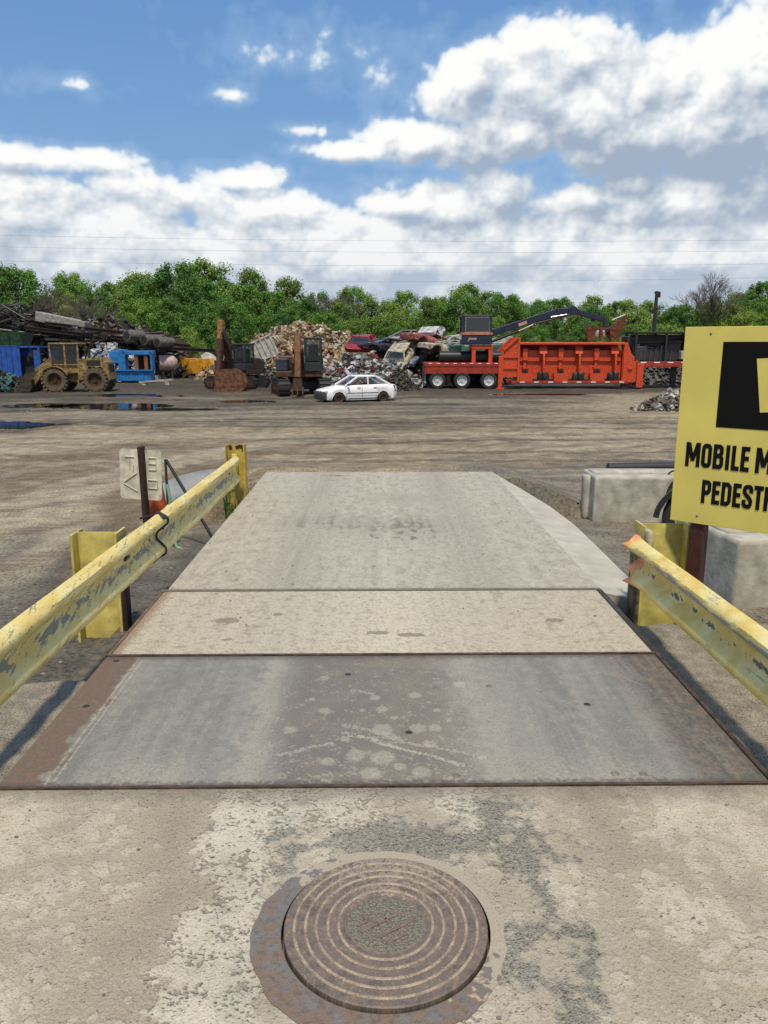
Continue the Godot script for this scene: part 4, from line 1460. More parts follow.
func build_warning_sign():
	# panel plane runs from (1.927, -4.9) towards the camera and to the right
	var t = thing("warning_sign", "large yellow warning sign with black lettering on a brown post", "sign", Vector3(1.927, 0.0, -4.9), -atan2(0.669, 0.743))
	var w := 2.44
	var pm = mat("sign_yellow", lin(196, 183, 93, 0.93), 0.42, 0.0, {"tex": grey("sign_dirt", 512, 86, 0.006, 5, 0.94, 1.02), "scale": 0.7})
	var b = MB.new()
	b.box(Vector3(w / 2, 1.186, -0.006), Vector3(w, 1.222, 0.012), Basis(), 0.002)
	put("panel", b, pm, t)
	var bm = mat("sign_black", Color(0.010, 0.010, 0.010), 0.85)
	bm.metallic_specular = 0.15
	b = MB.new()
	b.box(Vector3((0.236 + 2.2) / 2, 1.451, 0.0012), Vector3(2.2 - 0.236, 0.512, 0.002))
	put("black_field", b, bm, t)
	letters("heading_letter", "WARNING", 0.319, pm, t, Vector3(0.425, 1.295, 0.003), 1.13)
	letters("letter", "MOBILE MACHINERY", 0.153, bm, t, Vector3(0.066, 0.937, 0.001), 0.78)
	letters("letter", "PEDESTRIANS", 0.148, bm, t, Vector3(0.183, 0.713, 0.001), 0.78)
	var sm = mat("screw", Color(0.2, 0.19, 0.15), 0.5, 0.5)
	for s in [[0.158, 1.755], [0.17, 0.625], [1.22, 1.755], [1.22, 0.625], [2.27, 1.755], [2.27, 0.625]]:
		b = MB.new()
		b.xf = Transform3D(Basis(Vector3.RIGHT, PI / 2), Vector3(s[0], s[1], 0.001))
		b.lathe([Vector2(0, 0.003), Vector2(0.006, 0.002), Vector2(0.008, 0)], 8)
		put("screw", b, sm, t)
	var red = worn("brown_post", lin(74, 34, 28, 1.1), 0.7, 0.0, 1.5)
	for x in [0.17, 1.22, 2.27]:
		b = MB.new()
		b.box(Vector3(x, 0.7, -0.065), Vector3(0.085, 2.1, 0.1), Basis(), 0.006)
		put("post", b, red, t)

func build_small_sign():
	var t = thing("back_sign", "small cream embossed sign seen on its rusty post at the left", "sign", Vector3(-2.46, 0, -8.2), deg_to_rad(-6))
	var cream = worn("cream_panel", lin(206, 200, 178, 0.95), 0.6, 0.0, 1.2)
	var b = MB.new()
	var pts := []
	for c in [[0.19, 0.235], [-0.2, 0.235], [-0.2, -0.235], [0.19, -0.235]]:
		for k in 5:
			var a = atan2(c[1], c[0])
			var base_a = floor(a / (PI / 2)) * PI / 2 + PI / 2 * k / 4.0
			pts.append(Vector2(c[0] - 0.005 + cos(base_a) * 0.035, c[1] + sin(base_a) * 0.035))
	b.xf = Transform3D(Basis(Vector3.BACK, deg_to_rad(-2.5)), Vector3(-0.02, 0.325, 0))
	b.prism(pts, -0.003, 0.003)
	put("panel", b, cream, t)
	for s in [[[0.08, 0.19], [0.16, 0.19]], [[0.16, 0.19], [0.16, 0.06]], [[0.08, 0.125], [0.16, 0.125]], [[0.08, 0.06], [0.16, 0.06]], [[0.07, -0.05], [0.17, -0.05]], [[0.17, -0.05], [0.17, -0.14]], [[0.07, -0.14], [0.17, -0.14]], [[-0.18, 0.19], [-0.08, 0.19]], [[-0.13, 0.19], [-0.13, 0.05]], [[-0.09, 0.1], [-0.09, 0.03]], [[-0.2, -0.09], [-0.05, 0.02]], [[-0.2, -0.1], [-0.05, -0.18]]]:
		var e = MB.new()
		e.xf = b.xf
		e.bar(Vector3(s[0][0], s[0][1], 0.003), Vector3(s[1][0], s[1][1], 0.003), 0.022, 0.006, 0.0025)
		put("embossed_stroke", e, cream, t)
	b = MB.new()
	b.bar(Vector3(0.02, -0.75, 0.035), Vector3(0.005, 0.635, 0.035), 0.10, 0.05, 0.006)
	put("post", b, worn("dark_rust", lin(70, 46, 36), 0.85, 0.0, 1.5), t)
	# prop, hose and cone beside it
	t = thing("steel_prop", "thin black steel prop leaning beside the small cream sign", "prop")
	var blk = mat("black_steel", Color(0.03, 0.03, 0.032), 0.55, 0.2)
	b = MB.new()
	b.cyl(Vector3(-2.215, 0.48, -8.22), Vector3(-1.70, -0.35, -8.0), 0.017, 0.017, 8)
	put("rod", b, blk, t)
	b = MB.new()
	b.cyl(Vector3(-2.225, 0.49, -8.22), Vector3(-2.20, -0.55, -8.12), 0.014, 0.014, 8)
	put("rod", b, blk, t)
	b = MB.new()
	b.tube([Vector3(-2.19, 0.24, -8.1), Vector3(-2.16, 0.1, -8.07), Vector3(-2.165, -0.05, -8.06), Vector3(-2.18, -0.22, -8.06), Vector3(-2.10, -0.42, -8.0), Vector3(-1.95, -0.47, -7.95)], 0.016, 8)
	tag(put("hose", b, mat("hose_green", lin(110, 150, 120, 1.0), 0.5)), "pale green hose hanging by the black prop", "hose")
	var cy = ground_height(-2.47, 8.6)
	t = thing("traffic_cone", "faded orange traffic cone behind the rusty sign post", "traffic cone", Vector3(-2.47, cy, -8.62))
	var om = worn("cone_orange", lin(186, 84, 42, 1.1), 0.7, 0.0, 1.5)
	b = MB.new()
	b.lathe([Vector2(0, 0.92), Vector2(0.035, 0.92), Vector2(0.04, 0.9), Vector2(0.165, 0.05), Vector2(0.175, 0.02)], 20)
	put("body", b, om, t)
	b = MB.new()
	b.box(Vector3(0, 0.02, 0), Vector3(0.38, 0.04, 0.38), Basis(), 0.012)
	put("base", b, om, t)

func wheel(t, at, r, w, axis, tyre_m, rim_m, seg = 24, lug = 0.0):
	# axis: unit vector along the axle
	var bs = Basis(Quaternion(Vector3.UP, axis))
	var b = MB.new()
	b.xf = Transform3D(bs, at)
	b.lathe([Vector2(r * 0.58, w * 0.42), Vector2(r * 0.66, w * 0.5), Vector2(r * 0.88, w * 0.5), Vector2(r * 0.97, w * 0.4), Vector2(r, w * 0.2), Vector2(r, -w * 0.2), Vector2(r * 0.97, -w * 0.4), Vector2(r * 0.88, -w * 0.5), Vector2(r * 0.66, -w * 0.5), Vector2(r * 0.58, -w * 0.42)], seg)
	if lug > 0.0:
		for k in 20:
			var a = TAU * k / 20
			for s in [-1.0, 1.0]:
				b.box(Vector3(cos(a + s * 0.08) * r, s * w * 0.24, sin(a + s * 0.08) * r), Vector3(lug, w * 0.5, lug * 1.3), Basis(Vector3.UP, -a) * Basis(Vector3.RIGHT, s * 0.5))
	var ty = put("wheel", b, tyre_m, t)
	b = MB.new()
	b.xf = Transform3D(bs, at)
	b.lathe([Vector2(0, w * 0.22), Vector2(r * 0.16, w * 0.26), Vector2(r * 0.2, w * 0.12), Vector2(r * 0.46, w * 0.16), Vector2(r * 0.52, w * 0.40), Vector2(r * 0.6, w * 0.45)], seg)
	b.lathe([Vector2(0, -w * 0.2), Vector2(r * 0.6, -w * 0.42)], seg)
	put("rim", b, rim_m, ty)
	return ty

func build_small_trailer():
	var g = ground_height(4.2, 8.3)
	var t = thing("utility_trailer", "low black trailer with a round mudguard parked behind the warning sign", "trailer", Vector3(3.40, g, -7.95), deg_to_rad(-26))
	var blk = mat("black_steel", Color(0.03, 0.03, 0.032), 0.55, 0.2)
	var tyre = mat("tyre", Color(0.025, 0.025, 0.025), 0.85)
	var rim = worn("steel_rim", lin(190, 190, 186, 1.1), 0.45, 0.3, 1.0)
	for z in [0.0, -1.25]:
		wheel(t, Vector3(0, 0.335, z), 0.335, 0.2, Vector3(0, 0, 1), tyre, rim, 28)
		var b = MB.new()
		for k in 12:
			var a0 = PI * (0.02 + 0.96 * k / 12.0)
			var a1 = PI * (0.02 + 0.96 * (k + 1) / 12.0)
			var p0 = Vector3(cos(a0) * 0.39, 0.335 + sin(a0) * 0.38, z)
			var p1 = Vector3(cos(a1) * 0.39, 0.335 + sin(a1) * 0.38, z)
			b.bar(p0, p1, 0.26, 0.012)
			b.bar(p0 + Vector3(0, -0.025, 0.13), p1 + Vector3(0, -0.025, 0.13), 0.012, 0.06)
		put("mudguard", b, blk, t)
	var b = MB.new()
	for z in [-0.2, -1.05]:
		b.bar(Vector3(-0.3, 0.45, z), Vector3(1.5, 0.45, z), 0.08, 0.1, 0.01)
	for x in [0.5, 1.0, 1.45]:
		b.bar(Vector3(x, 0.45, -0.2), Vector3(x, 0.45, -1.05), 0.06, 0.08)
	put("chassis", b, blk, t)
	b = MB.new()
	b.bar(Vector3(0, 0.335, 0.0), Vector3(0, 0.335, -1.25), 0.07, 0.07)
	put("axle", b, blk, t)
	for p in [Vector3(0.6, 0.2, -0.2), Vector3(1.05, 0.2, -0.2), Vector3(1.4, 0.2, -0.7)]:
		b = MB.new()
		b.box(p, Vector3(0.07, 0.42, 0.07))
		b.box(p - Vector3(0, 0.2, 0), Vector3(0.16, 0.02, 0.16))
		put("jack_leg", b, blk, t)
	b = MB.new()
	b.box(Vector3(0.6, 0.53, -0.62), Vector3(1.8, 0.05, 0.84), Basis(), 0.01)
	put("deck", b, worn("dark_timber", lin(86, 78, 68), 0.9, 0.0, 1.0, true), t)

func build_weeds():
	var gm = mat("weed_green", Color(0.10, 0.16, 0.035), 0.7, 0.0, {"vertex": true})
	gm.backlight_enabled = true
	gm.backlight = Color(0.3, 0.4, 0.1)
	var k := 0
	for s in [[-1.50, 7.75, 0.16, 6], [-1.53, 9.0, 0.10, 30], [-1.50, 9.3, 0.08, 24], [-1.51, 8.45, 0.12, 14]]:
		var b = MB.new()
		for i in s[3]:
			var a = rng.randf() * TAU
			var p = Vector3(s[0] + rng.randf_range(-0.1, 0.1), -0.3, -s[1] + rng.randf_range(-0.1, 0.1))
			if s[2] > 0.14:
				p = Vector3(s[0] + rng.randf_range(-0.01, 0.01), -0.1, -s[1] + rng.randf_range(-0.01, 0.01))
			var tip = p + Vector3(cos(a) * s[2] * 0.35, (s[2] + 0.22) * rng.randf_range(0.7, 1.1), sin(a) * s[2] * 0.35)
			if s[2] < 0.14:
				tip.y = rng.randf_range(-0.06, 0.05)
			var side = Vector3(-sin(a), 0, cos(a)) * 0.008
			b.paint(Color(1, 1, 1).lerp(Color(1.5, 1.3, 0.7), rng.randf()))
			var m = p.lerp(tip, 0.55) + Vector3(0, 0.03, 0)
			b.quad(p - side, m - side * 1.3, m + side * 1.3, p + side)
			b.tri(m - side * 1.3, tip, m + side * 1.3)
			if s[2] > 0.14:
				for q in 4:
					var at = p.lerp(tip, 0.35 + 0.18 * q)
					var o = Vector3(cos(a + q * 2.2), 0.5, sin(a + q * 2.2)) * 0.05
					b.tri(at, at + o + Vector3(0.01, 0.01, 0), at + o * 0.5 + Vector3(-0.012, 0.02, 0.01))
		var names = ["tall green weed growing against the left guard rail", "grass tuft at the foot of the far yellow rail post", "low grass tuft by the far left corner of the slab", "grass growing under the far end of the left rail"]
		tag(put("weed", b, gm), names[k], "weed", "weeds at the left rail")
		k += 1

# ---------------------------------------------------------------- machines and scrap in the yard
func pane():
	var m = mat("cab_glass", Color(0.03, 0.045, 0.05), 0.05)
	m.transparency = BaseMaterial3D.TRANSPARENCY_ALPHA
	m.albedo_color.a = 0.45
	return m

func slabs(b, list):
	for q in list:
		b.box(Vector3(q[0], q[1], q[2]), Vector3(q[3], q[4], q[5]), Basis(), q[6] if q.size() > 6 else 0.0)
	return b

func excavator(label, at, house_turn, track_turn, paint, pose, sd):
	var t = thing("excavator", label, "excavator", at, house_turn, "parked excavators")
	var pm = worn("digger_" + str(sd), paint, 0.6, 0.0, 0.5, true)
	var dark = worn("digger_dark", lin(52, 50, 50), 0.7, 0.0, 0.6)
	var rust = worn("digger_rust", lin(104, 72, 50), 0.85, 0.0, 0.6, true)
	var navy = worn("digger_navy", lin(62, 68, 84), 0.6, 0.0, 0.6)
	var glass = pane()
	var steel = mat("ram_steel", Color(0.5, 0.5, 0.5), 0.25, 0.8)
	# forward is +x
	var turned = Basis(Vector3.UP, track_turn)
	t.scale = Vector3.ONE * pose.get("size", 1.0)
	for s in [-1, 1]:
		var b = MB.new()
		b.xf = Transform3D(turned, Vector3())
		var poly := []
		for k in 9:
			var a = PI / 2 + PI * k / 8
			poly.append(Vector2(-1.35 + cos(a) * 0.38, 0.4 + sin(a) * 0.38))
		for k in 9:
			var a = -PI / 2 + PI * k / 8
			poly.append(Vector2(1.35 + cos(a) * 0.38, 0.4 + sin(a) * 0.38))
		b.prism(poly, s * 1.0 - 0.26, s * 1.0 + 0.26)
		for k in 26:
			var f = k / 13.0
			var x = -1.4 + 2.8 * fmod(f, 1.0)
			b.box(Vector3(x, 0.80 if f < 1.0 else 0.02, s), Vector3(0.1, 0.05, 0.56))
		for e in [-1, 1]:
			for k in 5:
				var a = e * (PI / 2 - PI * (k + 0.5) / 5) + (PI if e < 0 else 0.0)
				b.box(Vector3(e * 1.35 + cos(a) * 0.39, 0.4 + sin(a) * 0.39, s), Vector3(0.06, 0.12, 0.56), Basis(Vector3.BACK, a))
		put("track", b, dark, t)
		b = MB.new()
		b.xf = Transform3D(turned, Vector3())
		for k in 5:
			b.cyl(Vector3(-1.2 + 0.6 * k, 0.26, s * 1.27), Vector3(-1.2 + 0.6 * k, 0.26, s * 1.29), 0.13, 0.13, 10)
		b.cyl(Vector3(-1.35, 0.4, s * 1.27), Vector3(-1.35, 0.4, s * 1.3), 0.26, 0.26, 12)
		b.cyl(Vector3(1.35, 0.4, s * 1.27), Vector3(1.35, 0.4, s * 1.3), 0.26, 0.26, 12)
		put("track_roller", b, rust, t)
	var b = MB.new()
	b.xf = Transform3D(turned, Vector3())
	b.box(Vector3(0, 0.5, 0), Vector3(1.5, 0.4, 1.6), Basis(), 0.06)
	put("undercarriage", b, dark, t)
	b = MB.new()
	b.cyl(Vector3(0, 0.7, 0), Vector3(0, 0.92, 0), 0.6, 0.6, 20)
	put("turntable", b, dark, t)
	b = MB.new()
	slabs(b, [[-0.25, 1.05, 0, 2.5, 0.28, 2.3, 0.03]])
	put("platform", b, pm, t)
	b = MB.new()
	slabs(b, [[-0.85, 1.55, 0, 1.0, 0.75, 2.2, 0.08]])
	put("engine_hood", b, pm, t)
	b = MB.new()
	b.rbox(Vector3(-1.55, 1.38, 0), Vector3(0.55, 0.95, 2.3), 0.14, 8, 0.02, noise(sd, 2.0))
	put("counterweight", b, navy, t)
	b = MB.new()
	slabs(b, [[0.4, 1.5, 0.82, 1.1, 0.62, 0.6, 0.05]])
	put("side_box", b, navy, t)
	b = MB.new()
	b.cyl(Vector3(-0.7, 1.9, -0.5), Vector3(-0.7, 2.5, -0.5), 0.06, 0.06, 10)
	put("exhaust", b, dark, t)
	# cab on the driver's left, which is +z here
	var cab := MB.new()
	slabs(cab, [[0.45, 1.4, -0.72, 1.25, 0.45, 0.82, 0.03], [0.45, 2.78, -0.72, 1.3, 0.12, 0.86, 0.04]])
	for px_ in [-0.15, 1.05]:
		for pz in [-0.34, -1.1]:
			cab.box(Vector3(px_, 2.18, pz), Vector3(0.08, 1.15, 0.08))
	cab.box(Vector3(0.45, 2.0, -1.1), Vector3(0.08, 0.9, 0.06))
	cab.box(Vector3(1.07, 1.72, -0.72), Vector3(0.05, 0.05, 0.76))
	var ch = put("cab", cab, worn("cab_paint_%d" % sd, lin(58, 60, 66), 0.6, 0.0, 0.6), t)
	b = MB.new()
	b.box(Vector3(1.06, 2.2, -0.72), Vector3(0.02, 1.05, 0.7))
	put("window", b, glass, ch)
	b = MB.new()
	b.box(Vector3(0.45, 2.2, -1.11), Vector3(1.15, 1.05, 0.02))
	put("window", b, glass, ch)
	b = MB.new()
	b.box(Vector3(0.45, 2.2, -0.33), Vector3(1.15, 1.05, 0.02))
	put("window", b, glass, ch)
	b = MB.new()
	slabs(b, [[0.2, 1.8, -0.72, 0.5, 0.35, 0.5, 0.06], [-0.02, 2.15, -0.72, 0.14, 0.7, 0.48, 0.05]])
	put("seat", b, mat("seat_black", Color(0.025, 0.025, 0.028), 0.8), ch)
	# boom, stick and rams
	var foot = Vector3(0.75, 1.35, -0.05)
	var bend: Vector3 = pose.bend
	var knee: Vector3 = pose.knee
	var wrist: Vector3 = pose.wrist
	b = MB.new()
	b.bar(foot, bend, 0.46, 0.56, 0.04)
	b.bar(bend, knee, 0.42, 0.5, 0.04)
	b.cyl(bend + Vector3(0, 0, -0.2), bend + Vector3(0, 0, 0.2), 0.3, 0.3, 14)
	put("boom", b, pm, t)
	b = MB.new()
	var back = (knee - wrist).normalized() * 0.75
	b.bar(knee + back, wrist, 0.30, 0.40, 0.04)
	b.cyl(knee + Vector3(0, 0, -0.24), knee + Vector3(0, 0, 0.24), 0.2, 0.2, 12)
	put("stick", b, worn("digger_stick_%d" % sd, pose.stick, 0.7, 0.0, 0.5, true), t)
	for s in [-1, 1]:
		b = MB.new()
		var a0 = Vector3(1.0, 1.15, s * 0.27)
		var a1 = foot.lerp(bend, 0.75) + Vector3(0, 0, s * 0.27)
		b.cyl(a0, a0.lerp(a1, 0.6), 0.075, 0.075, 10)
		var ram = put("boom_ram", b, dark, t)
		b = MB.new()
		b.cyl(a0.lerp(a1, 0.6), a1, 0.042, 0.042, 10)
		put("ram_rod", b, steel, ram)
	b = MB.new()
	var c0 = bend.lerp(knee, 0.1) + Vector3(0, 0.42, 0)
	var c1 = knee + back
	b.cyl(c0, c0.lerp(c1, 0.6), 0.075, 0.075, 10)
	b.cyl(c0.lerp(c1, 0.6), c1, 0.042, 0.042, 10)
	put("stick_ram", b, dark, t)
	# the lighter, repainted head of the stick
	b = MB.new()
	b.bar(knee + back * 1.02, knee + (wrist - knee) * 0.16, 0.32, 0.42, 0.04)
	put("stick_head", b, worn("stick_head_%d" % sd, lin(176, 126, 62, 1.15) if sd == 501 else lin(136, 88, 48, 1.15), 0.65, 0.0, 0.6, true), t)
	# claw at the end
	b = MB.new()
	var tip: Vector3 = pose.tip
	b.bar(wrist, tip, 0.42, 0.3, 0.03)
	for s in [-0.24, 0.0, 0.24]:
		b.bar(tip + Vector3(0, 0.12, s), tip + Vector3(-0.28, -0.14, s), 0.08, 0.12)
		b.bar(tip + Vector3(0.1, 0.2, s), tip + Vector3(0.3, -0.14, s), 0.07, 0.1)
	put("claw", b, rust, t)
	b = MB.new()
	var hz := []
	for k in 7:
		hz.append(foot.lerp(knee, k / 6.0) + Vector3(0.22, 0.05 * sin(k * 1.4), -0.2))
	b.tube(hz, 0.03, 6)
	put("hose", b, mat("black_rubber", Color(0.02, 0.02, 0.02), 0.6), t)
	return t

func wheel_loader():
	var t = thing("wheel_loader", "dusty tan wheel loader with its bucket lowered at the left", "wheel loader", Vector3(-18.75, -1.16, -46.4), deg_to_rad(4))
	var tan_m = worn("loader_tan", lin(176, 146, 92, 1.2), 0.65, 0.0, 0.5, true)
	var dark = worn("digger_dark", lin(52, 50, 50), 0.7, 0.0, 0.6)
	var rust = worn("digger_rust", lin(104, 72, 50), 0.85, 0.0, 0.6, true)
	var tyre = worn("dusty_tyre", lin(120, 106, 84), 0.95, 0.0, 0.5)
	var glass = pane()
	for x in [0.0, 2.3]:
		for z in [-0.15, -1.75]:
			wheel(t, Vector3(x, 0.7, z), 0.7, 0.5, Vector3(0, 0, 1), tyre, rust, 26, 0.11)
	var b = MB.new()
	b.prism([Vector2(1.3, 0.7), Vector2(1.3, 1.95), Vector2(2.75, 2.05), Vector2(3.0, 1.75), Vector2(3.15, 0.75), Vector2(2.95, 0.62), Vector2(2.92, 1.1), Vector2(2.65, 1.5), Vector2(1.95, 1.5), Vector2(1.68, 1.1), Vector2(1.6, 0.7)], -1.75, -0.15)
	var body = put("rear_body", b, tan_m, t)
	b = MB.new()
	slabs(b, [[2.25, 1.72, -0.14, 0.8, 0.3, 0.02], [3.08, 1.3, -0.95, 0.02, 0.7, 1.1]])
	put("grille", b, dark, body)
	b = MB.new()
	slabs(b, [[1.75, 2.25, -1.2, 0.12, 0.55, 0.12]])
	put("exhaust", b, dark, body)
	b = MB.new()
	b.prism([Vector2(-0.75, 0.55), Vector2(-0.8, 1.0), Vector2(-0.55, 1.75), Vector2(-0.2, 1.95), Vector2(0.15, 1.85), Vector2(0.35, 1.25), Vector2(1.25, 1.15), Vector2(1.25, 0.55)], -1.45, -0.45)
	put("front_frame", b, tan_m, t)
	for z in [-0.1, -1.8]:
		b = MB.new()
		for k in 8:
			var a0 = PI * (0.12 + 0.68 * k / 8.0)
			var a1 = PI * (0.12 + 0.68 * (k + 1) / 8.0)
			b.bar(Vector3(cos(a0) * 0.82, 0.7 + sin(a0) * 0.82, z), Vector3(cos(a1) * 0.82, 0.7 + sin(a1) * 0.82, z), 0.5, 0.03)
		put("mudguard", b, tan_m, t)
	b = MB.new()
	slabs(b, [[0.75, 1.35, -0.95, 1.4, 0.5, 1.4, 0.04], [0.6, 2.82, -0.95, 1.75, 0.1, 1.6, 0.03]])
	for x in [-0.18, 0.62, 1.38]:
		for z in [-0.22, -1.68]:
			b.bar(Vector3(x, 1.55, z), Vector3(x - (0.05 if x < 0 else 0.0), 2.8, z), 0.09, 0.09)
	b.box(Vector3(0.62, 1.62, -0.2), Vector3(1.6, 0.06, 0.06))
	var cab = put("cab", b, tan_m, t)
	for q in [[0.22, -0.21, 0.72], [1.0, -0.21, 0.7]]:
		b = MB.new()
		b.box(Vector3(q[0], 2.2, q[1]), Vector3(q[2], 1.1, 0.02))
		put("window", b, glass, cab)
	b = MB.new()
	b.box(Vector3(-0.2, 2.2, -0.95), Vector3(0.02, 1.1, 1.3))
	put("window", b, glass, cab)
	b = MB.new()
	slabs(b, [[0.85, 1.85, -0.95, 0.5, 0.4, 0.5, 0.06], [1.1, 2.2, -0.95, 0.14, 0.7, 0.48, 0.05], [0.1, 1.9, -0.95, 0.12, 0.6, 0.3, 0.03]])
	put("seat", b, mat("seat_black", Color(0.025, 0.025, 0.028), 0.8), cab)
	b = MB.new()
	slabs(b, [[0.9, 0.75, -0.1, 0.5, 0.06, 0.3], [0.9, 1.1, -0.12, 0.45, 0.05, 0.25]])
	put("step", b, dark, t)
	for z in [-0.5, -1.4]:
		b = MB.new()
		b.bar(Vector3(0.0, 1.85, z), Vector3(-0.85, 1.25, z), 0.16, 0.34, 0.02)
		b.bar(Vector3(-0.85, 1.25, z), Vector3(-1.45, 0.45, z), 0.16, 0.3, 0.02)
		put("lift_arm", b, tan_m, t)
		b = MB.new()
		b.cyl(Vector3(-0.1, 1.0, z), Vector3(-0.9, 1.15, z), 0.07, 0.05, 8)
		put("lift_ram", b, mat("ram_steel", Color(0.5, 0.5, 0.5), 0.25, 0.8), t)
	b = MB.new()
	b.bar(Vector3(-0.35, 1.95, -0.95), Vector3(-1.35, 1.25, -0.95), 0.14, 0.2, 0.02)
	put("tilt_link", b, tan_m, t)
	b = MB.new()
	b.prism([Vector2(-1.45, 0.05), Vector2(-2.3, 0.0), Vector2(-2.32, 0.05), Vector2(-1.6, 0.14), Vector2(-1.45, 0.35), Vector2(-1.42, 0.7), Vector2(-1.62, 1.1), Vector2(-1.55, 1.14), Vector2(-1.3, 0.75), Vector2(-1.28, 0.3)], -2.05, 0.15)
	b.prism([Vector2(-1.45, 0.05), Vector2(-2.3, 0.0), Vector2(-1.62, 1.1), Vector2(-1.3, 0.75), Vector2(-1.28, 0.3)], 0.15, 0.19)
	b.prism([Vector2(-1.45, 0.05), Vector2(-2.3, 0.0), Vector2(-1.62, 1.1), Vector2(-1.3, 0.75), Vector2(-1.28, 0.3)], -2.09, -2.05)
	put("bucket", b, worn("bucket_brown", lin(92, 78, 60), 0.85, 0.0, 0.5, true), t)

# a saloon seen side on; front towards -x, origin under its middle
func car_shell(t, paint, glass, dark, crush = 0.0, wheels = true, sd = 1):
	var nn = noise(sd, 0.9, 3)
	var squash = func(p):
		var q = p
		if crush > 0.0:
			q.y = p.y * (1.0 - 0.45 * crush) + nn.get_noise_3dv(p * 1.7) * 0.28 * crush
			q.x += nn.get_noise_3dv(p * 1.3 + Vector3(9, 0, 0)) * 0.35 * crush
			q.z += nn.get_noise_3dv(p * 1.5 + Vector3(0, 0, 7)) * 0.22 * crush
		return q
	# lower body: stations along the car, each a ring
	var st := []
	for q in [[-2.15, 0.42], [-2.08, 0.27], [-1.74, 0.22], [-1.68, 0.40], [-1.53, 0.60], [-1.32, 0.66], [-1.11, 0.60], [-0.96, 0.40], [-0.90, 0.22], [-0.6, 0.22], [0.1, 0.22], [0.8, 0.22], [0.88, 0.22], [0.94, 0.40], [1.09, 0.60], [1.30, 0.66], [1.51, 0.60], [1.66, 0.40], [1.72, 0.25], [1.9, 0.28], [2.12, 0.34], [2.2, 0.45]]:
		var x = q[0]
		var high = 0.0
		var wide = 0.0
		var shape = [[-2.15, 0.62, 0.60], [-2.08, 0.72, 0.76], [-1.7, 0.80, 0.82], [-1.1, 0.90, 0.85], [-0.6, 0.96, 0.86], [0.8, 0.99, 0.86], [1.4, 1.0, 0.85], [1.9, 0.98, 0.82], [2.12, 0.94, 0.74], [2.2, 0.80, 0.66]]
		for k in shape.size() - 1:
			if x >= shape[k][0]:
				var f = clampf((x - shape[k][0]) / (shape[k + 1][0] - shape[k][0]), 0, 1)
				high = lerpf(shape[k][1], shape[k + 1][1], f)
				wide = lerpf(shape[k][2], shape[k + 1][2], f)
		st.append([x, q[1], high, wide])
	var rings := []
	for s in st:
		var r := []
		for q in [[-1.0, 0.0], [-1.0, 0.35], [-1.02, 0.6], [-0.97, 0.88], [-0.88, 1.0], [0.88, 1.0], [0.97, 0.88], [1.02, 0.6], [1.0, 0.35], [1.0, 0.0]]:
			r.append(squash.call(Vector3(s[0], lerpf(s[1], s[2], q[1]), q[0] * s[3])))
		rings.append(r)
	var b = MB.new()
	for i in rings.size() - 1:
		for k in 10:
			var k2 = (k + 1) % 10
			b.quad(rings[i][k], rings[i + 1][k], rings[i + 1][k2], rings[i][k2])
	for e in [0, rings.size() - 1]:
		for k in range(1, 9):
			b.tri(rings[e][0], rings[e][k], rings[e][k + 1])
	b.smooth(0, 0.75)
	var body = put("body", b, paint, t)
	# roof and pillars
	var lo := [Vector3(-0.95, 0.94, 0.78), Vector3(1.75, 0.97, 0.76), Vector3(1.75, 0.97, -0.76), Vector3(-0.95, 0.94, -0.78)]
	var hi := [Vector3(-0.15, 1.40, 0.60), Vector3(0.95, 1.40, 0.60), Vector3(0.95, 1.40, -0.60), Vector3(-0.15, 1.40, -0.60)]
	for a in [lo, hi]:
		for k in 4:
			a[k] = squash.call(a[k])
	b = MB.new()
	for k in 4:
		b.bar(lo[k], hi[k], 0.07, 0.09, 0.01)
		b.bar(hi[k], hi[(k + 1) % 4], 0.07, 0.06, 0.01)
	for s in [0, 2]:
		var p = lo[0].lerp(lo[1], 0.5) if s == 0 else lo[3].lerp(lo[2], 0.5)
		var q = hi[0].lerp(hi[1], 0.55) if s == 0 else hi[3].lerp(hi[2], 0.55)
		b.bar(p, q, 0.05, 0.12)
	var up = Vector3(0, 0.03, 0)
	b.loft(hi, [hi[0] + up + Vector3(0.1, 0.02, -0.1), hi[1] + up + Vector3(-0.1, 0.02, -0.1), hi[2] + up + Vector3(-0.1, 0.02, 0.1), hi[3] + up + Vector3(0.1, 0.02, 0.1)])
	put("roof", b, paint, t)
	# panes a little inside the pillars
	for k in 4:
		if crush > 0.3 and k % 2 == 0:
			continue
		b = MB.new()
		var c = (lo[0] + lo[2] + hi[0] + hi[2]) * 0.25
		var q := []
		for p in [lo[k], lo[(k + 1) % 4], hi[(k + 1) % 4], hi[k]]:
			q.append(p.lerp(c, 0.03))
		if k == 0 and crush == 0.0:
			# the driver's pane is gone: only the rear half is glazed
			q[0] = q[0].lerp(q[1], 0.5); q[3] = q[3].lerp(q[2], 0.5)
		b.quad(q[0], q[1], q[2], q[3])
		put("window", b, glass, t)
	b = MB.new()
	b.loft([squash.call(Vector3(-0.7, 0.5, 0.7)), squash.call(Vector3(1.4, 0.5, 0.7)), squash.call(Vector3(1.4, 0.5, -0.7)), squash.call(Vector3(-0.7, 0.5, -0.7))], [squash.call(Vector3(-0.5, 0.98, 0.68)), squash.call(Vector3(1.3, 1.0, 0.68)), squash.call(Vector3(1.3, 1.0, -0.68)), squash.call(Vector3(-0.5, 0.98, -0.68))])
	put("interior", b, dark, t)
	b = MB.new()
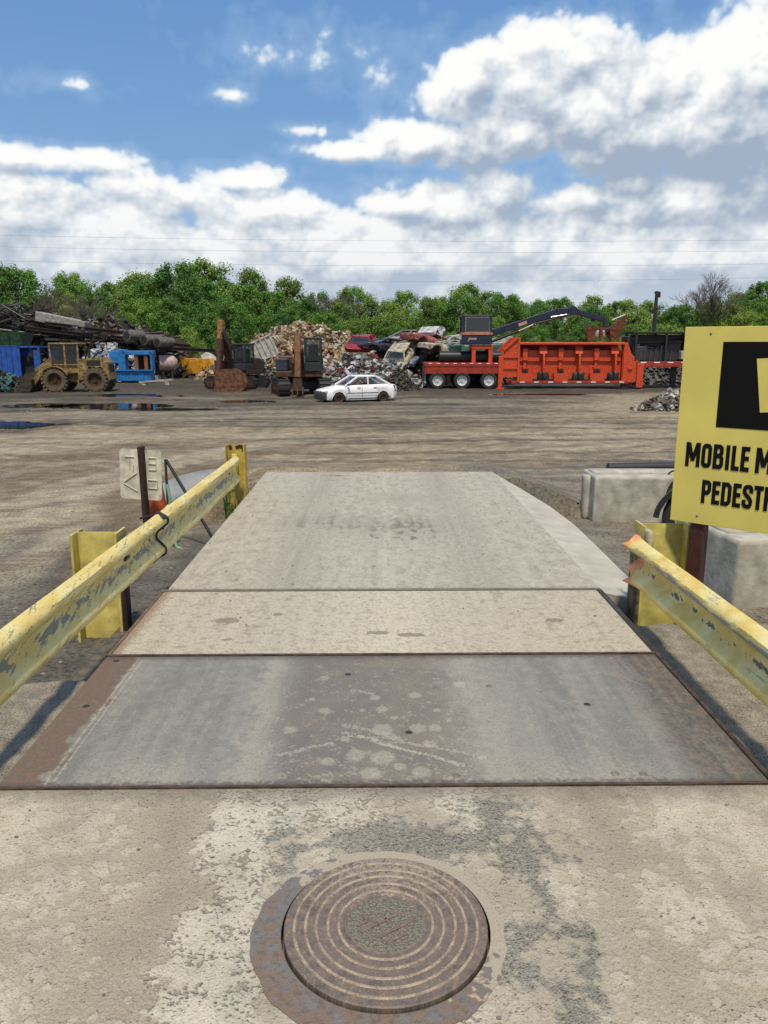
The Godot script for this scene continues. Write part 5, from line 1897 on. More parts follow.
	b.loft([squash.call(Vector3(-1.9, 0.25, 0.55)), squash.call(Vector3(1.9, 0.25, 0.55)), squash.call(Vector3(1.9, 0.25, -0.55)), squash.call(Vector3(-1.9, 0.25, -0.55))], [squash.call(Vector3(-1.9, 0.7, 0.55)), squash.call(Vector3(1.9, 0.7, 0.55)), squash.call(Vector3(1.9, 0.7, -0.55)), squash.call(Vector3(-1.9, 0.7, -0.55))])
	put("floor_pan", b, dark, t)
	return body

func white_saloon():
	var t = thing("white_car", "wrecked white saloon car without its front window in the middle of the yard", "car", Vector3(-0.9, -1.24, -39.2), deg_to_rad(24))
	t.scale = Vector3(0.9, 0.95, 0.9)
	var white = mat("car_white", lin(244, 246, 248, 1.15), 0.3, 0.0, {"tex": grey("sign_dirt", 512, 86, 0.006, 5, 0.94, 1.02), "scale": 0.5})
	var glass = pane()
	var dark = worn("car_inside", Color(0.07, 0.068, 0.064), 0.9)
	car_shell(t, white, glass, dark)
	var tyre = mat("tyre", Color(0.025, 0.025, 0.025), 0.85)
	var rim = worn("digger_rust", lin(104, 72, 50), 0.85, 0.0, 0.6, true)
	for x in [-1.32, 1.30]:
		for z in [-0.74, 0.74]:
			wheel(t, Vector3(x, 0.30, z), 0.29, 0.2, Vector3(0, 0, 1), tyre, rim, 20)
	var trim = mat("black_plastic", Color(0.025, 0.027, 0.03), 0.5)
	var b = MB.new()
	for x in [-0.95, 0.02, 0.98]:
		b.box(Vector3(x, 0.62, 0.878), Vector3(0.014, 0.6, 0.006))
	b.box(Vector3(0.05, 0.44, 0.878), Vector3(2.0, 0.014, 0.006))
	put("door_gap", b, trim, t)
	for x in [-0.18, 0.8]:
		b = MB.new()
		b.box(Vector3(x, 0.84, 0.885), Vector3(0.2, 0.035, 0.02), Basis(), 0.006)
		put("door_handle", b, trim, t)
	b = MB.new()
	b.box(Vector3(-1.98, 0.66, 0.72), Vector3(0.26, 0.13, 0.12), Basis(Vector3.UP, 0.5), 0.03)
	put("headlight", b, mat("lamp_clear", Color(0.55, 0.56, 0.58), 0.15), t)
	b = MB.new()
	slabs(b, [[0.05, 0.30, 0.868, 1.7, 0.05, 0.03], [0.05, 0.58, 0.872, 1.85, 0.03, 0.016]])
	put("side_trim", b, trim, t)
	b = MB.new()
	b.box(Vector3(-0.82, 1.0, 0.95), Vector3(0.12, 0.11, 0.2), Basis(), 0.03)
	put("mirror", b, trim, t)
	b = MB.new()
	b.loft([Vector3(2.08, 0.62, 0.80), Vector3(2.19, 0.62, 0.68), Vector3(2.0, 0.62, 0.6), Vector3(1.95, 0.62, 0.8)], [Vector3(1.98, 0.93, 0.78), Vector3(2.13, 0.93, 0.66), Vector3(2.0, 0.93, 0.6), Vector3(1.9, 0.93, 0.78)])
	b.xf = Transform3D()
	put("tail_light", b, mat("lamp_red", Color(0.12, 0.012, 0.01), 0.25), t)
	b = MB.new()
	b.rbox(Vector3(-2.13, 0.45, 0.05), Vector3(0.22, 0.45, 1.5), 0.05, 10, 0.08, noise(3, 3.0))
	put("front_wreckage", b, worn("wreck_grey", Color(0.09, 0.088, 0.085), 0.8, 0.0, 0.8, true), t)
	b = MB.new()
	b.box(Vector3(-0.15, 0.95, 0.3), Vector3(0.5, 0.5, 0.5), Basis(Vector3.BACK, 0.2), 0.1)
	put("seat", b, worn("seat_cloth", lin(150, 140, 120), 0.9), t)

func crushed_car(label, at, yaw, roll, paint, sd, amount = 0.8):
	var t = thing("crushed_car", label, "car wreck", at, yaw, "crushed cars in the scrap pile")
	t.rotation.z = roll
	car_shell(t, worn("wreck_%d" % sd, paint, 0.4, 0.0, 0.4, true), pane(), worn("car_inside", Color(0.07, 0.068, 0.064), 0.9), amount, false, sd)
	return t

# a heap of broken pieces over a mound
func heap(called, label, category, at, rx, rz, h, count, size, colours, sd, peak = 1.6, long = 1.0):
	var r := RandomNumberGenerator.new()
	r.seed = sd
	var b = MB.new()
	b.coloured = true
	var nn = noise(sd, 0.35, 3)
	var top = func(x, z):
		var q = Vector2(x / rx, z / rz).length()
		return h * pow(maxf(0.0, 1.0 - pow(q, peak)), 1.0) * (1.0 + nn.get_noise_2d(x * 1.4, z * 1.4) * 0.35)
	b.paint(colours[0])
	var g := 22
	for i in g:
		for j in g:
			var q := []
			for k in [[0, 0], [0, 1], [1, 1], [1, 0]]:
				var x = rx * (2.0 * (i + k[0]) / g - 1.0)
				var z = rz * (2.0 * (j + k[1]) / g - 1.0)
				q.append(Vector3(x, top.call(x, z) - 0.12, z))
			b.quad(q[0], q[1], q[2], q[3])
	for k in count:
		var a = r.randf() * TAU
		var q = sqrt(r.randf()) * 0.98
		var x = cos(a) * q * rx
		var z = sin(a) * q * rz
		var y = top.call(x, z)
		var s = size * r.randf_range(0.45, 1.4)
		b.paint(colours[r.randi() % colours.size()] * r.randf_range(0.7, 1.2))
		var bs = Basis.from_euler(Vector3(r.randf_range(-0.9, 0.9), r.randf() * TAU, r.randf_range(-0.9, 0.9)))
		var dims = Vector3(s * r.randf_range(0.8, 1.6) * long, s * r.randf_range(0.12, 0.6), s * r.randf_range(0.5, 1.0))
		# a bent, uneven plate: two halves at an angle
		b.box(Vector3(x, y + r.randf_range(-0.05, 0.1) * s, z), dims, bs)
		if r.randf() < 0.35:
			b.box(Vector3(x, y, z) + bs * Vector3(dims.x * 0.4, dims.y, 0), dims * Vector3(0.6, 1, 0.9), bs * Basis(Vector3.BACK, r.randf_range(0.4, 1.2)))
	var m = mat("scrap_mix", Color(1, 1, 1), 0.75, 0.0, {"vertex": true, "tex": grey("dirt_strong", 512, 71, 0.012, 6, 0.35, 1.05, 0.8), "scale": 0.8})
	var o = put(called, b, m)
	o.position = at
	o.set_meta("kind", "stuff")
	tag(o, label, category)
	return o

func tangle(called, label, at, size, count, sd, colours, thick = 0.1, flat = 0.3):
	var r := RandomNumberGenerator.new()
	r.seed = sd
	var b = MB.new()
	for k in count:
		b.paint(colours[r.randi() % colours.size()] * r.randf_range(0.6, 1.3))
		var a = r.randf_range(-0.5, 0.5) + (PI if r.randf() < 0.5 else 0.0)
		var x = r.randf_range(-1, 1)
		var p = Vector3(x * size.x * 0.5, size.y * r.randf() * (1.0 - 0.55 * x * x), r.randf_range(-0.5, 0.5) * size.z)
		var l = r.randf_range(0.6, 2.6)
		var dir = Vector3(cos(a), r.randf_range(-flat, flat), sin(a) * 0.7).normalized()
		if r.randf() < 0.5:
			b.bar(p - dir * l / 2, p + dir * l / 2, thick * r.randf_range(0.5, 1.6), thick * r.randf_range(0.5, 2.0))
		else:
			b.cyl(p - dir * l / 2, p + dir * l / 2, thick * r.randf_range(0.3, 1.0), -1.0, 7)
	var m = mat("scrap_mix", Color(1, 1, 1), 0.75, 0.0, {"vertex": true})
	var o = put(called, b, m)
	o.position = at
	o.set_meta("kind", "stuff")
	tag(o, label, "scrap heap")
	return o

func build_baler():
	var g := -1.16
	var t = thing("baler_trailer", "orange car baler on a long low trailer with a dark blue crane cab", "baler trailer", Vector3(3.2, g, -49.6), deg_to_rad(-0.5))
	var org = mat("baler_orange", lin(218, 80, 38, 1.2), 0.5, 0.0, {"tex": grey("dirt_mid", 512, 74, 0.014, 6, 0.74, 1.08, 0.8), "scale": 0.9, "bump": bumps("fine_bump", 512, 73, 0.03, 4, 3.0), "depth": 0.25})
	var red = worn("trailer_red", lin(176, 58, 34, 1.2), 0.55, 0.0, 0.35)
	var lite = worn("baler_lip", lin(232, 150, 112, 1.5), 0.5, 0.0, 0.35)
	var navy = worn("crane_navy", lin(34, 40, 66, 1.0), 0.45, 0.0, 0.4)
	var blk = mat("black_steel", Color(0.03, 0.03, 0.032), 0.55, 0.2)
	var tyre = mat("tyre", Color(0.025, 0.025, 0.025), 0.85)
	var rim = worn("bright_rim", lin(214, 214, 212, 1.0), 0.4, 0.2, 0.6)
	var whitem = mat("reflector_white", Color(0.75, 0.73, 0.7), 0.5)
	var grey_m = worn("machine_grey", lin(176, 178, 176, 1.0), 0.5, 0.0, 0.5)
	# rear bogie deck
	var b = MB.new()
	slabs(b, [[2.35, 1.52, -1.3, 4.7, 0.24, 2.6, 0.02], [2.35, 1.2, -0.08, 4.7, 0.45, 0.1], [2.35, 1.2, -2.52, 4.7, 0.45, 0.1]])
	put("rear_deck", b, red, t)
	for k in 9:
		b = MB.new()
		slabs(b, [[0.35 + 0.52 * k, 1.6, 0.012, 0.2, 0.05, 0.02]])
		put("reflector", b, whitem, t)
	b = MB.new()
	for z in [-0.3, -2.3]:
		slabs(b, [[0.05, 0.85, z, 0.08, 1.3, 0.08]])
	slabs(b, [[0.05, 0.42, -1.3, 0.1, 0.1, 2.4]])
	put("bumper", b, grey_m, t)
	for x in [0.83, 2.38, 4.08]:
		for z in [-0.16, -2.44]:
			wheel(t, Vector3(x, 0.53, z), 0.53, 0.3, Vector3(0, 0, 1 if z > -1 else -1), tyre, rim, 28)
		for z in [-0.5, -2.1]:
			wheel(t, Vector3(x, 0.53, z), 0.52, 0.26, Vector3(0, 0, 1), tyre, blk, 20)
		b = MB.new()
		b.cyl(Vector3(x, 0.53, -0.2), Vector3(x, 0.53, -2.4), 0.09, 0.09, 10)
		put("axle", b, blk, t)
	# pedestal and crane cab
	b = MB.new()
	slabs(b, [[3.12, 2.1, -0.5, 0.24, 1.0, 0.24], [4.18, 2.1, -0.5, 0.24, 1.0, 0.24], [3.12, 2.1, -2.0, 0.24, 1.0, 0.24], [4.18, 2.1, -2.0, 0.24, 1.0, 0.24], [3.65, 2.62, -1.25, 1.35, 0.26, 1.8, 0.02]])
	put("pedestal", b, org, t)
	b = MB.new()
	slabs(b, [[3.3, 3.08, -1.0, 1.9, 0.62, 1.5, 0.04], [3.3, 4.52, -1.0, 1.9, 0.14, 1.5, 0.05]])
	for x in [2.42, 4.18]:
		for z in [-0.3, -1.7]:
			b.bar(Vector3(x, 3.35, z), Vector3(x - (0.0 if x < 3 else 0.06), 4.5, z), 0.14, 0.14)
	b.box(Vector3(2.46, 3.9, -1.0), Vector3(0.08, 1.15, 1.4))
	var cab = put("crane_cab", b, navy, t)
	b = MB.new()
	slabs(b, [[3.3, 3.43, -0.99, 1.94, 0.14, 1.54, 0.01]])
	put("cab_stripe", b, lite, cab)
	b = MB.new()
	slabs(b, [[3.3, 3.98, -0.29, 1.62, 0.94, 0.02]])
	put("window", b, pane(), cab)
	b = MB.new()
	slabs(b, [[3.3, 3.95, -1.66, 1.7, 1.1, 0.06], [3.2, 3.7, -1.0, 0.6, 0.6, 0.6, 0.08]])
	put("inner_panel", b, mat("seat_black", Color(0.025, 0.025, 0.028), 0.8), cab)
	b = MB.new()
	for q in [[3.3, 4.44, 1.7, 0.05], [3.3, 3.53, 1.7, 0.05]]:
		b.box(Vector3(q[0], q[1], -0.27), Vector3(q[2], q[3], 0.03))
	for x in [2.56, 4.08]:
		b.box(Vector3(x, 3.98, -0.27), Vector3(0.05, 0.9, 0.03))
	put("window_frame", b, worn("frame_purple_grey", lin(150, 128, 126, 1.1), 0.5, 0.0, 0.6), cab)
	b = MB.new()
	b.prism([Vector2(2.35, 3.35), Vector2(1.95, 3.25), Vector2(2.0, 3.18), Vector2(2.35, 3.05)], -1.4, -0.5)
	put("air_duct", b, grey_m, t)
	b = MB.new()
	slabs(b, [[3.0, 3.12, -0.24, 0.5, 0.12, 0.01], [2.75, 3.0, -0.24, 0.12, 0.05, 0.01]])
	put("badge", b, worn("badge_gold", lin(190, 150, 120, 1.0), 0.5), cab)
	# crane boom
	b = MB.new()
	var pts := [Vector3(4.2, 3.45, -1.1), Vector3(6.2, 4.05, -1.1), Vector3(8.4, 4.78, -1.1), Vector3(9.6, 4.86, -1.1)]
	b.bar(pts[0], pts[2], 0.32, 0.42, 0.03)
	b.bar(pts[2], pts[3], 0.32, 0.4, 0.03)
	b.cyl(Vector3(9.4, 4.86, -1.35), Vector3(9.4, 4.86, -0.85), 0.28, 0.28, 14)
	put("crane_boom", b, navy, t)
	b = MB.new()
	b.bar(Vector3(9.2, 4.92, -1.1), Vector3(11.5, 4.3, -1.1), 0.26, 0.32, 0.03)
	put("crane_arm", b, navy, t)
	b = MB.new()
	b.cyl(Vector3(4.3, 2.95, -1.1), Vector3(6.4, 3.75, -1.1), 0.1, 0.1, 10)
	b.cyl(Vector3(6.9, 4.0, -0.9), Vector3(9.2, 4.62, -0.9), 0.06, 0.06, 8)
	var ram = put("crane_ram", b, blk, t)
	b = MB.new()
	b.cyl(Vector3(6.0, 3.6, -0.88), Vector3(6.9, 4.0, -0.88), 0.05, 0.05, 8)
	b.cyl(Vector3(8.0, 4.45, -0.86), Vector3(9.0, 4.62, -0.86), 0.05, 0.05, 8)
	put("ram_rod", b, mat("ram_steel", Color(0.5, 0.5, 0.5), 0.25, 0.8), ram)
	b = MB.new()
	b.box(Vector3(6.25, 4.06, -0.925), Vector3(0.55, 0.2, 0.02), Basis(Vector3.BACK, 0.31))
	put("boom_badge", b, worn("badge_gold", lin(190, 150, 120, 1.0), 0.5), t)
	# grapple with spread tines
	b = MB.new()
	b.cyl(Vector3(11.5, 4.35, -1.1), Vector3(11.6, 3.7, -1.1), 0.16, 0.2, 10)
	b.box(Vector3(11.6, 3.65, -1.1), Vector3(0.55, 0.3, 0.55), Basis(), 0.05)
	var gr = put("grapple", b, blk, t)
	var rust = worn("grapple_rust", lin(132, 76, 50, 1.1), 0.85, 0.0, 0.6, true)
	for s in [[-1.0, 0.0], [1.0, 0.0], [-0.5, 0.8], [0.55, 0.8], [0.5, -0.8]]:
		b = MB.new()
		var p0 = Vector3(11.6, 3.7, -1.1)
		var hi = 0.75 if s[0] == 1.0 else 0.05
		b.loft([p0 + Vector3(s[0] * 0.2, 0.1, s[1] * 0.2 - 0.2), p0 + Vector3(s[0] * 0.2, 0.1, s[1] * 0.2 + 0.2), p0 + Vector3(s[0] * 0.3, -0.3, s[1] * 0.3 + 0.25), p0 + Vector3(s[0] * 0.3, -0.3, s[1] * 0.3 - 0.25)], [p0 + Vector3(s[0] * 1.25, hi + 0.18, s[1] - 0.12), p0 + Vector3(s[0] * 1.25, hi + 0.18, s[1] + 0.12), p0 + Vector3(s[0] * 1.15, hi - 0.75, s[1] + 0.1), p0 + Vector3(s[0] * 1.15, hi - 0.75, s[1] - 0.1)])
		put("tine", b, rust, gr)
	b = MB.new()
	b.rbox(Vector3(11.1, 3.45, -0.6), Vector3(0.55, 0.4, 0.3), 0.08, 12, 0.12, noise(8, 3.0))
	put("held_scrap", b, grey_m, gr)
	b = MB.new()
	b.bar(Vector3(11.9, 4.3, -0.9), Vector3(12.7, 4.62, -0.9), 0.06, 0.06)
	put("held_strip", b, whitem, gr)
	# support post and left gable
	b = MB.new()
	slabs(b, [[4.78, 1.05, -0.05, 0.26, 2.0, 0.2, 0.02], [4.78, 1.05, -2.5, 0.26, 2.0, 0.2, 0.02], [4.78, 0.05, -0.05, 0.5, 0.08, 0.4]])
	put("outrigger", b, org, t)
	b = MB.new()
	b.prism([Vector2(4.85, 0.75), Vector2(4.85, 2.35), Vector2(5.75, 3.2), Vector2(6.0, 3.2), Vector2(6.0, 0.75)], -0.25, -0.12)
	b.prism([Vector2(4.85, 0.75), Vector2(4.85, 2.35), Vector2(5.75, 3.2), Vector2(6.0, 3.2), Vector2(6.0, 0.75)], -2.5, -2.35)
	slabs(b, [[5.95, 1.9, -1.3, 0.1, 2.5, 2.2], [5.4, 2.0, -0.1, 1.1, 0.1, 0.1], [5.4, 1.3, -0.1, 1.1, 0.1, 0.1]])
	for x in [4.9, 5.92]:
		slabs(b, [[x, 1.8, -0.07, 0.12, 2.0 if x < 5 else 2.7, 0.12]])
	b.bar(Vector3(4.88, 2.36, -0.07), Vector3(5.8, 3.2, -0.07), 0.12, 0.14)
	put("gable", b, org, t)
	# crusher box: back wall, lip, ribs and feet
	b = MB.new()
	slabs(b, [[9.25, 1.55, -1.35, 6.5, 1.7, 1.8], [9.25, 2.5, -2.3, 6.5, 0.6, 0.1]])
	put("crusher_box", b, org, t)
	b = MB.new()
	slabs(b, [[9.25, 2.83, -1.2, 6.6, 0.16, 2.5, 0.03]])
	put("top_lip", b, org, t)
	for k in 6:
		b = MB.new()
		var x = 6.35 + 1.13 * k
		if k % 2 == 1:
			for q in 10:
				var a0 = PI * (0.5 - 0.6 * q / 10.0)
				var a1 = PI * (0.5 - 0.6 * (q + 1) / 10.0)
				b.bar(Vector3(x, 1.45 + sin(a0) * 1.25, -0.55 + cos(a0) * 0.5), Vector3(x, 1.45 + sin(a1) * 1.25, -0.55 + cos(a1) * 0.5), 0.46, 0.12)
		else:
			b.box(Vector3(x, 2.15, -0.32), Vector3(0.32, 0.75, 0.3), Basis(), 0.03)
			b.box(Vector3(x, 1.3, -0.36), Vector3(0.22, 0.9, 0.2), Basis(), 0.03)
		put("rib", b, org, t)
	b = MB.new()
	slabs(b, [[9.25, 1.85, -0.4, 6.4, 0.26, 0.14, 0.02]])
	put("side_band", b, org, t)
	for x in [6.4, 8.65, 10.95]:
		b = MB.new()
		b.prism([Vector2(x - 0.42, 0.5), Vector2(x - 0.48, 0.98), Vector2(x + 0.48, 0.98), Vector2(x + 0.42, 0.5)], -0.45, -0.05)
		for s in [-0.45, 0.45]:
			b.bar(Vector3(x + s * 0.9, 0.95, -0.1), Vector3(x + s * 1.15, 1.42, -0.1), 0.1, 0.1)
		b.bar(Vector3(x - 0.52, 1.42, -0.1), Vector3(x + 0.52, 1.42, -0.1), 0.06, 0.08)
		var ft = put("foot_box", b, org, t)
		b = MB.new()
		slabs(b, [[x, 1.12, -0.3, 0.34, 0.24, 0.3]])
		b.cyl(Vector3(x, 1.2, -0.15), Vector3(x, 1.2, -0.08), 0.08, 0.08, 8)
		put("pump", b, blk, ft)
	for x in [7.55, 9.8, 12.0]:
		b = MB.new()
		b.rbox(Vector3(x, 0.78, -0.4), Vector3(0.7, 0.55, 0.5), 0.1, 8, 0.1, noise(int(x * 7), 2.0))
		put("hydraulic_block", b, blk, t)
	b = MB.new()
	slabs(b, [[9.2, 0.42, -0.2, 7.4, 0.2, 0.3, 0.02], [9.2, 0.42, -2.3, 7.4, 0.2, 0.3, 0.02]])
	for x in [6.0, 7.6, 9.2, 10.8, 12.4]:
		slabs(b, [[x, 0.42, -1.25, 0.2, 0.18, 1.9]])
	put("chassis_rail", b, red, t)
	for k in 8:
		b = MB.new()
		slabs(b, [[6.2 + 0.9 * k, 0.44, -0.042, 0.3, 0.07, 0.012]])
		put("reflector", b, whitem, t)
	b = MB.new()
	b.prism([Vector2(12.5, 0.35), Vector2(12.5, 2.9), Vector2(12.75, 2.9), Vector2(13.05, 2.2), Vector2(13.5, 1.75), Vector2(13.5, 0.5)], -0.4, -0.15)
	slabs(b, [[12.6, 1.7, -0.1, 0.12, 2.4, 0.1], [13.0, 1.3, -0.1, 0.3, 0.12, 0.1]])
	put("end_gable", b, org, t)
	b = MB.new()
	b.prism([Vector2(12.5, 0.35), Vector2(12.5, 2.9), Vector2(12.75, 2.9), Vector2(13.05, 2.2), Vector2(13.5, 1.75), Vector2(13.5, 0.5)], -2.45, -2.2)
	put("end_gable", b, org, t)
	b = MB.new()
	slabs(b, [[13.62, 0.85, -0.1, 0.42, 1.5, 0.24, 0.02], [13.62, 0.85, -2.4, 0.42, 1.5, 0.24, 0.02]])
	put("outrigger", b, org, t)
	b = MB.new()
	slabs(b, [[12.7, 0.12, -0.3, 0.3, 0.5, 0.3], [12.7, 0.03, -0.3, 0.8, 0.06, 0.6], [16.2, 0.7, -1.3, 0.3, 1.4, 0.3], [16.2, 0.04, -1.3, 0.7, 0.08, 0.7]])
	put("landing_leg", b, blk, t)
	# gooseneck with engine
	b = MB.new()
	slabs(b, [[16.6, 1.55, -1.25, 6.4, 0.34, 2.4, 0.02]])
	put("gooseneck", b, red, t)
	for k in 8:
		b = MB.new()
		slabs(b, [[13.8 + 0.85 * k, 1.66, -0.036, 0.36, 0.07, 0.014]])
		put("reflector", b, whitem, t)
	b = MB.new()
	slabs(b, [[16.3, 3.5, -1.25, 6.4, 0.14, 2.3, 0.02]])
	for x in [13.3, 15.2, 17.0, 19.2]:
		for z in [-0.2, -2.3]:
			slabs(b, [[x, 2.6, z, 0.12, 1.7, 0.12]])
	put("engine_roof", b, blk, t)
	b = MB.new()
	slabs(b, [[14.6, 2.15, -1.3, 2.0, 0.85, 1.4, 0.06], [17.4, 2.5, -1.3, 1.8, 1.5, 1.8, 0.06], [13.6, 2.2, -0.9, 0.8, 0.9, 1.0, 0.05], [14.6, 2.75, -1.3, 1.2, 0.3, 0.7, 0.05], [15.9, 2.4, -1.4, 0.9, 1.3, 1.5, 0.05], [13.3, 2.9, -1.5, 0.7, 0.8, 1.2, 0.05], [15.3, 3.15, -1.6, 3.6, 0.45, 1.0, 0.05]])
	for k in 7:
		b.cyl(Vector3(13.6 + 0.33 * k, 1.75, -0.35), Vector3(13.7 + 0.33 * k, 2.5 + 0.2 * sin(k * 2.0), -0.45), 0.05, 0.05, 7)
	b.cyl(Vector3(13.4, 2.9, -0.5), Vector3(16.3, 2.95, -0.5), 0.08, 0.08, 8)
	put("engine", b, worn("engine_black", lin(58, 58, 60, 1.0), 0.6, 0.0, 0.6), t)
	b = MB.new()
	slabs(b, [[16.45, 2.12, -0.25, 0.62, 0.52, 0.4, 0.03]])
	put("control_box", b, grey_m, t)
	b = MB.new()
	b.cyl(Vector3(17.3, 3.45, -0.4), Vector3(17.9, 3.45, -0.4), 0.22, 0.16, 12)
	put("air_filter", b, grey_m, t)
	# dark roll and teal van body waiting on the rear deck
	b = MB.new()
	b.cyl(Vector3(4.3, 2.0, -50.6), Vector3(8.6, 2.0, -50.75), 0.36, 0.36, 16)
	b.xf = Transform3D()
	var roll = put("steel_pipe", b, mat("pipe_black", Color(0.02, 0.024, 0.026), 0.45, 0.3))
	roll.position = Vector3(-0.1, -1.16, 0)
	tag(roll, "long black pipe lying on the rear deck of the baler trailer", "pipe")

func build_yard():
	build_baler()
	wheel_loader()
	white_saloon()
	excavator("rusty excavator with a raised ochre boom beside the grey tipper body", Vector3(-8.75, -1.16, -50.5), deg_to_rad(-106), deg_to_rad(92), lin(96, 58, 40, 1.1), {"bend": Vector3(1.35, 2.75, -0.05), "knee": Vector3(2.15, 3.45, -0.05), "wrist": Vector3(2.6, 1.0, -0.05), "tip": Vector3(2.85, 0.35, -0.05), "stick": lin(96, 58, 40, 1.1), "size": 1.0}, 501)
	excavator("brown excavator facing us in front of the sorted scrap mound", Vector3(-4.2, -1.16, -44.6), deg_to_rad(-88), deg_to_rad(12), lin(104, 66, 40, 1.1), {"bend": Vector3(1.25, 2.1, -0.05), "knee": Vector3(2.0, 2.25, -0.05), "wrist": Vector3(2.5, 0.9, -0.05), "tip": Vector3(2.6, 0.3, -0.05), "stick": lin(128, 78, 44, 1.1), "size": 1.12}, 502)
	# big loose bucket
	var t = thing("digger_bucket", "large rusty bucket lying on the mud in front of the ochre-boomed excavator", "bucket", Vector3(-8.75, -1.2, -47.6), deg_to_rad(12))
	var b = MB.new()
	var outl := []
	for k in 10:
		var a = -PI / 2 + PI * k / 9.0
		outl.append(Vector2(0.35 + cos(a) * 0.7, 0.68 + sin(a) * 0.68))
	outl.append(Vector2(-0.75, 1.3)); outl.append(Vector2(-0.95, 0.02))
	b.prism(outl, -0.6, -0.5)
	b.prism(outl, 0.5, 0.6)
	for k in outl.size() - 2:
		b.bar(Vector3(outl[k].x, outl[k].y, 0), Vector3(outl[k + 1].x, outl[k + 1].y, 0), 1.15, 0.05)
	b.bar(Vector3(0.35, 1.36, 0), Vector3(-0.75, 1.3, 0), 1.15, 0.05)
	b.bar(Vector3(0.35, 0.0, 0), Vector3(-0.95, 0.03, 0), 1.15, 0.05)
	put("shell", b, worn("bucket_rust", lin(134, 92, 66, 1.1), 0.85, 0.0, 0.5, true), t)
	for z in [-0.45, -0.15, 0.15, 0.45]:
		b = MB.new()
		b.loft([Vector3(-0.9, 0.0, z - 0.06), Vector3(-0.9, 0.0, z + 0.06), Vector3(-0.9, 0.1, z + 0.06), Vector3(-0.9, 0.1, z - 0.06)], [Vector3(-1.15, 0.0, z - 0.03), Vector3(-1.15, 0.0, z + 0.03), Vector3(-1.15, 0.04, z + 0.03), Vector3(-1.15, 0.04, z - 0.03)])
		put("tooth", b, worn("digger_dark", lin(52, 50, 50), 0.7, 0.0, 0.6), t)
	# tipper body
	t = thing("tipper_truck", "pale grey ribbed tipper body tilted beside the scrap mound", "tipper truck", Vector3(-7.9, -1.16, -54.0), deg_to_rad(8))
	var pale = worn("tipper_grey", lin(196, 192, 180, 1.1), 0.6, 0.0, 0.5)
	b = MB.new()
	var up = Basis(Vector3.BACK, deg_to_rad(24))
	b.xf = Transform3D(up, Vector3(-0.6, 1.25, 0))
	slabs(b, [[0.9, 0.75, 0.0, 2.7, 1.3, 0.06], [0.9, 0.75, -2.2, 2.7, 1.3, 0.06], [0.9, 0.1, -1.1, 2.7, 0.08, 2.2], [-0.42, 0.75, -1.1, 0.06, 1.3, 2.2]])
	put("body", b, pale, t)
	for k in 8:
		var r = MB.new()
		r.xf = b.xf
		slabs(r, [[-0.3 + 0.35 * k, 0.75, 0.06, 0.1, 1.3, 0.08]])
		put("rib", r, pale, t)
	b = MB.new()
	b.xf = Transform3D(up, Vector3(-0.6, 1.25, 0))
	slabs(b, [[0.9, 1.4, 0.04, 2.8, 0.1, 0.14], [0.9, 0.08, 0.04, 2.8, 0.1, 0.14]])
	put("rim", b, pale, t)
	b = MB.new()
	slabs(b, [[0.3, 0.75, -0.6, 4.2, 0.2, 0.12], [0.3, 0.75, -1.6, 4.2, 0.2, 0.12], [-1.0, 1.2, -1.1, 0.3, 0.9, 1.0]])
	put("chassis", b, worn("digger_dark", lin(52, 50, 50), 0.7, 0.0, 0.6), t)
	for x in [-1.0, 0.9, 2.0]:
		for z in [-0.1, -2.1]:
			wheel(t, Vector3(x, 0.5, z), 0.5, 0.3, Vector3(0, 0, 1), mat("tyre", Color(0.025, 0.025, 0.025), 0.85), worn("digger_rust", lin(104, 72, 50), 0.85, 0.0, 0.6, true), 20)
	build_scrap()

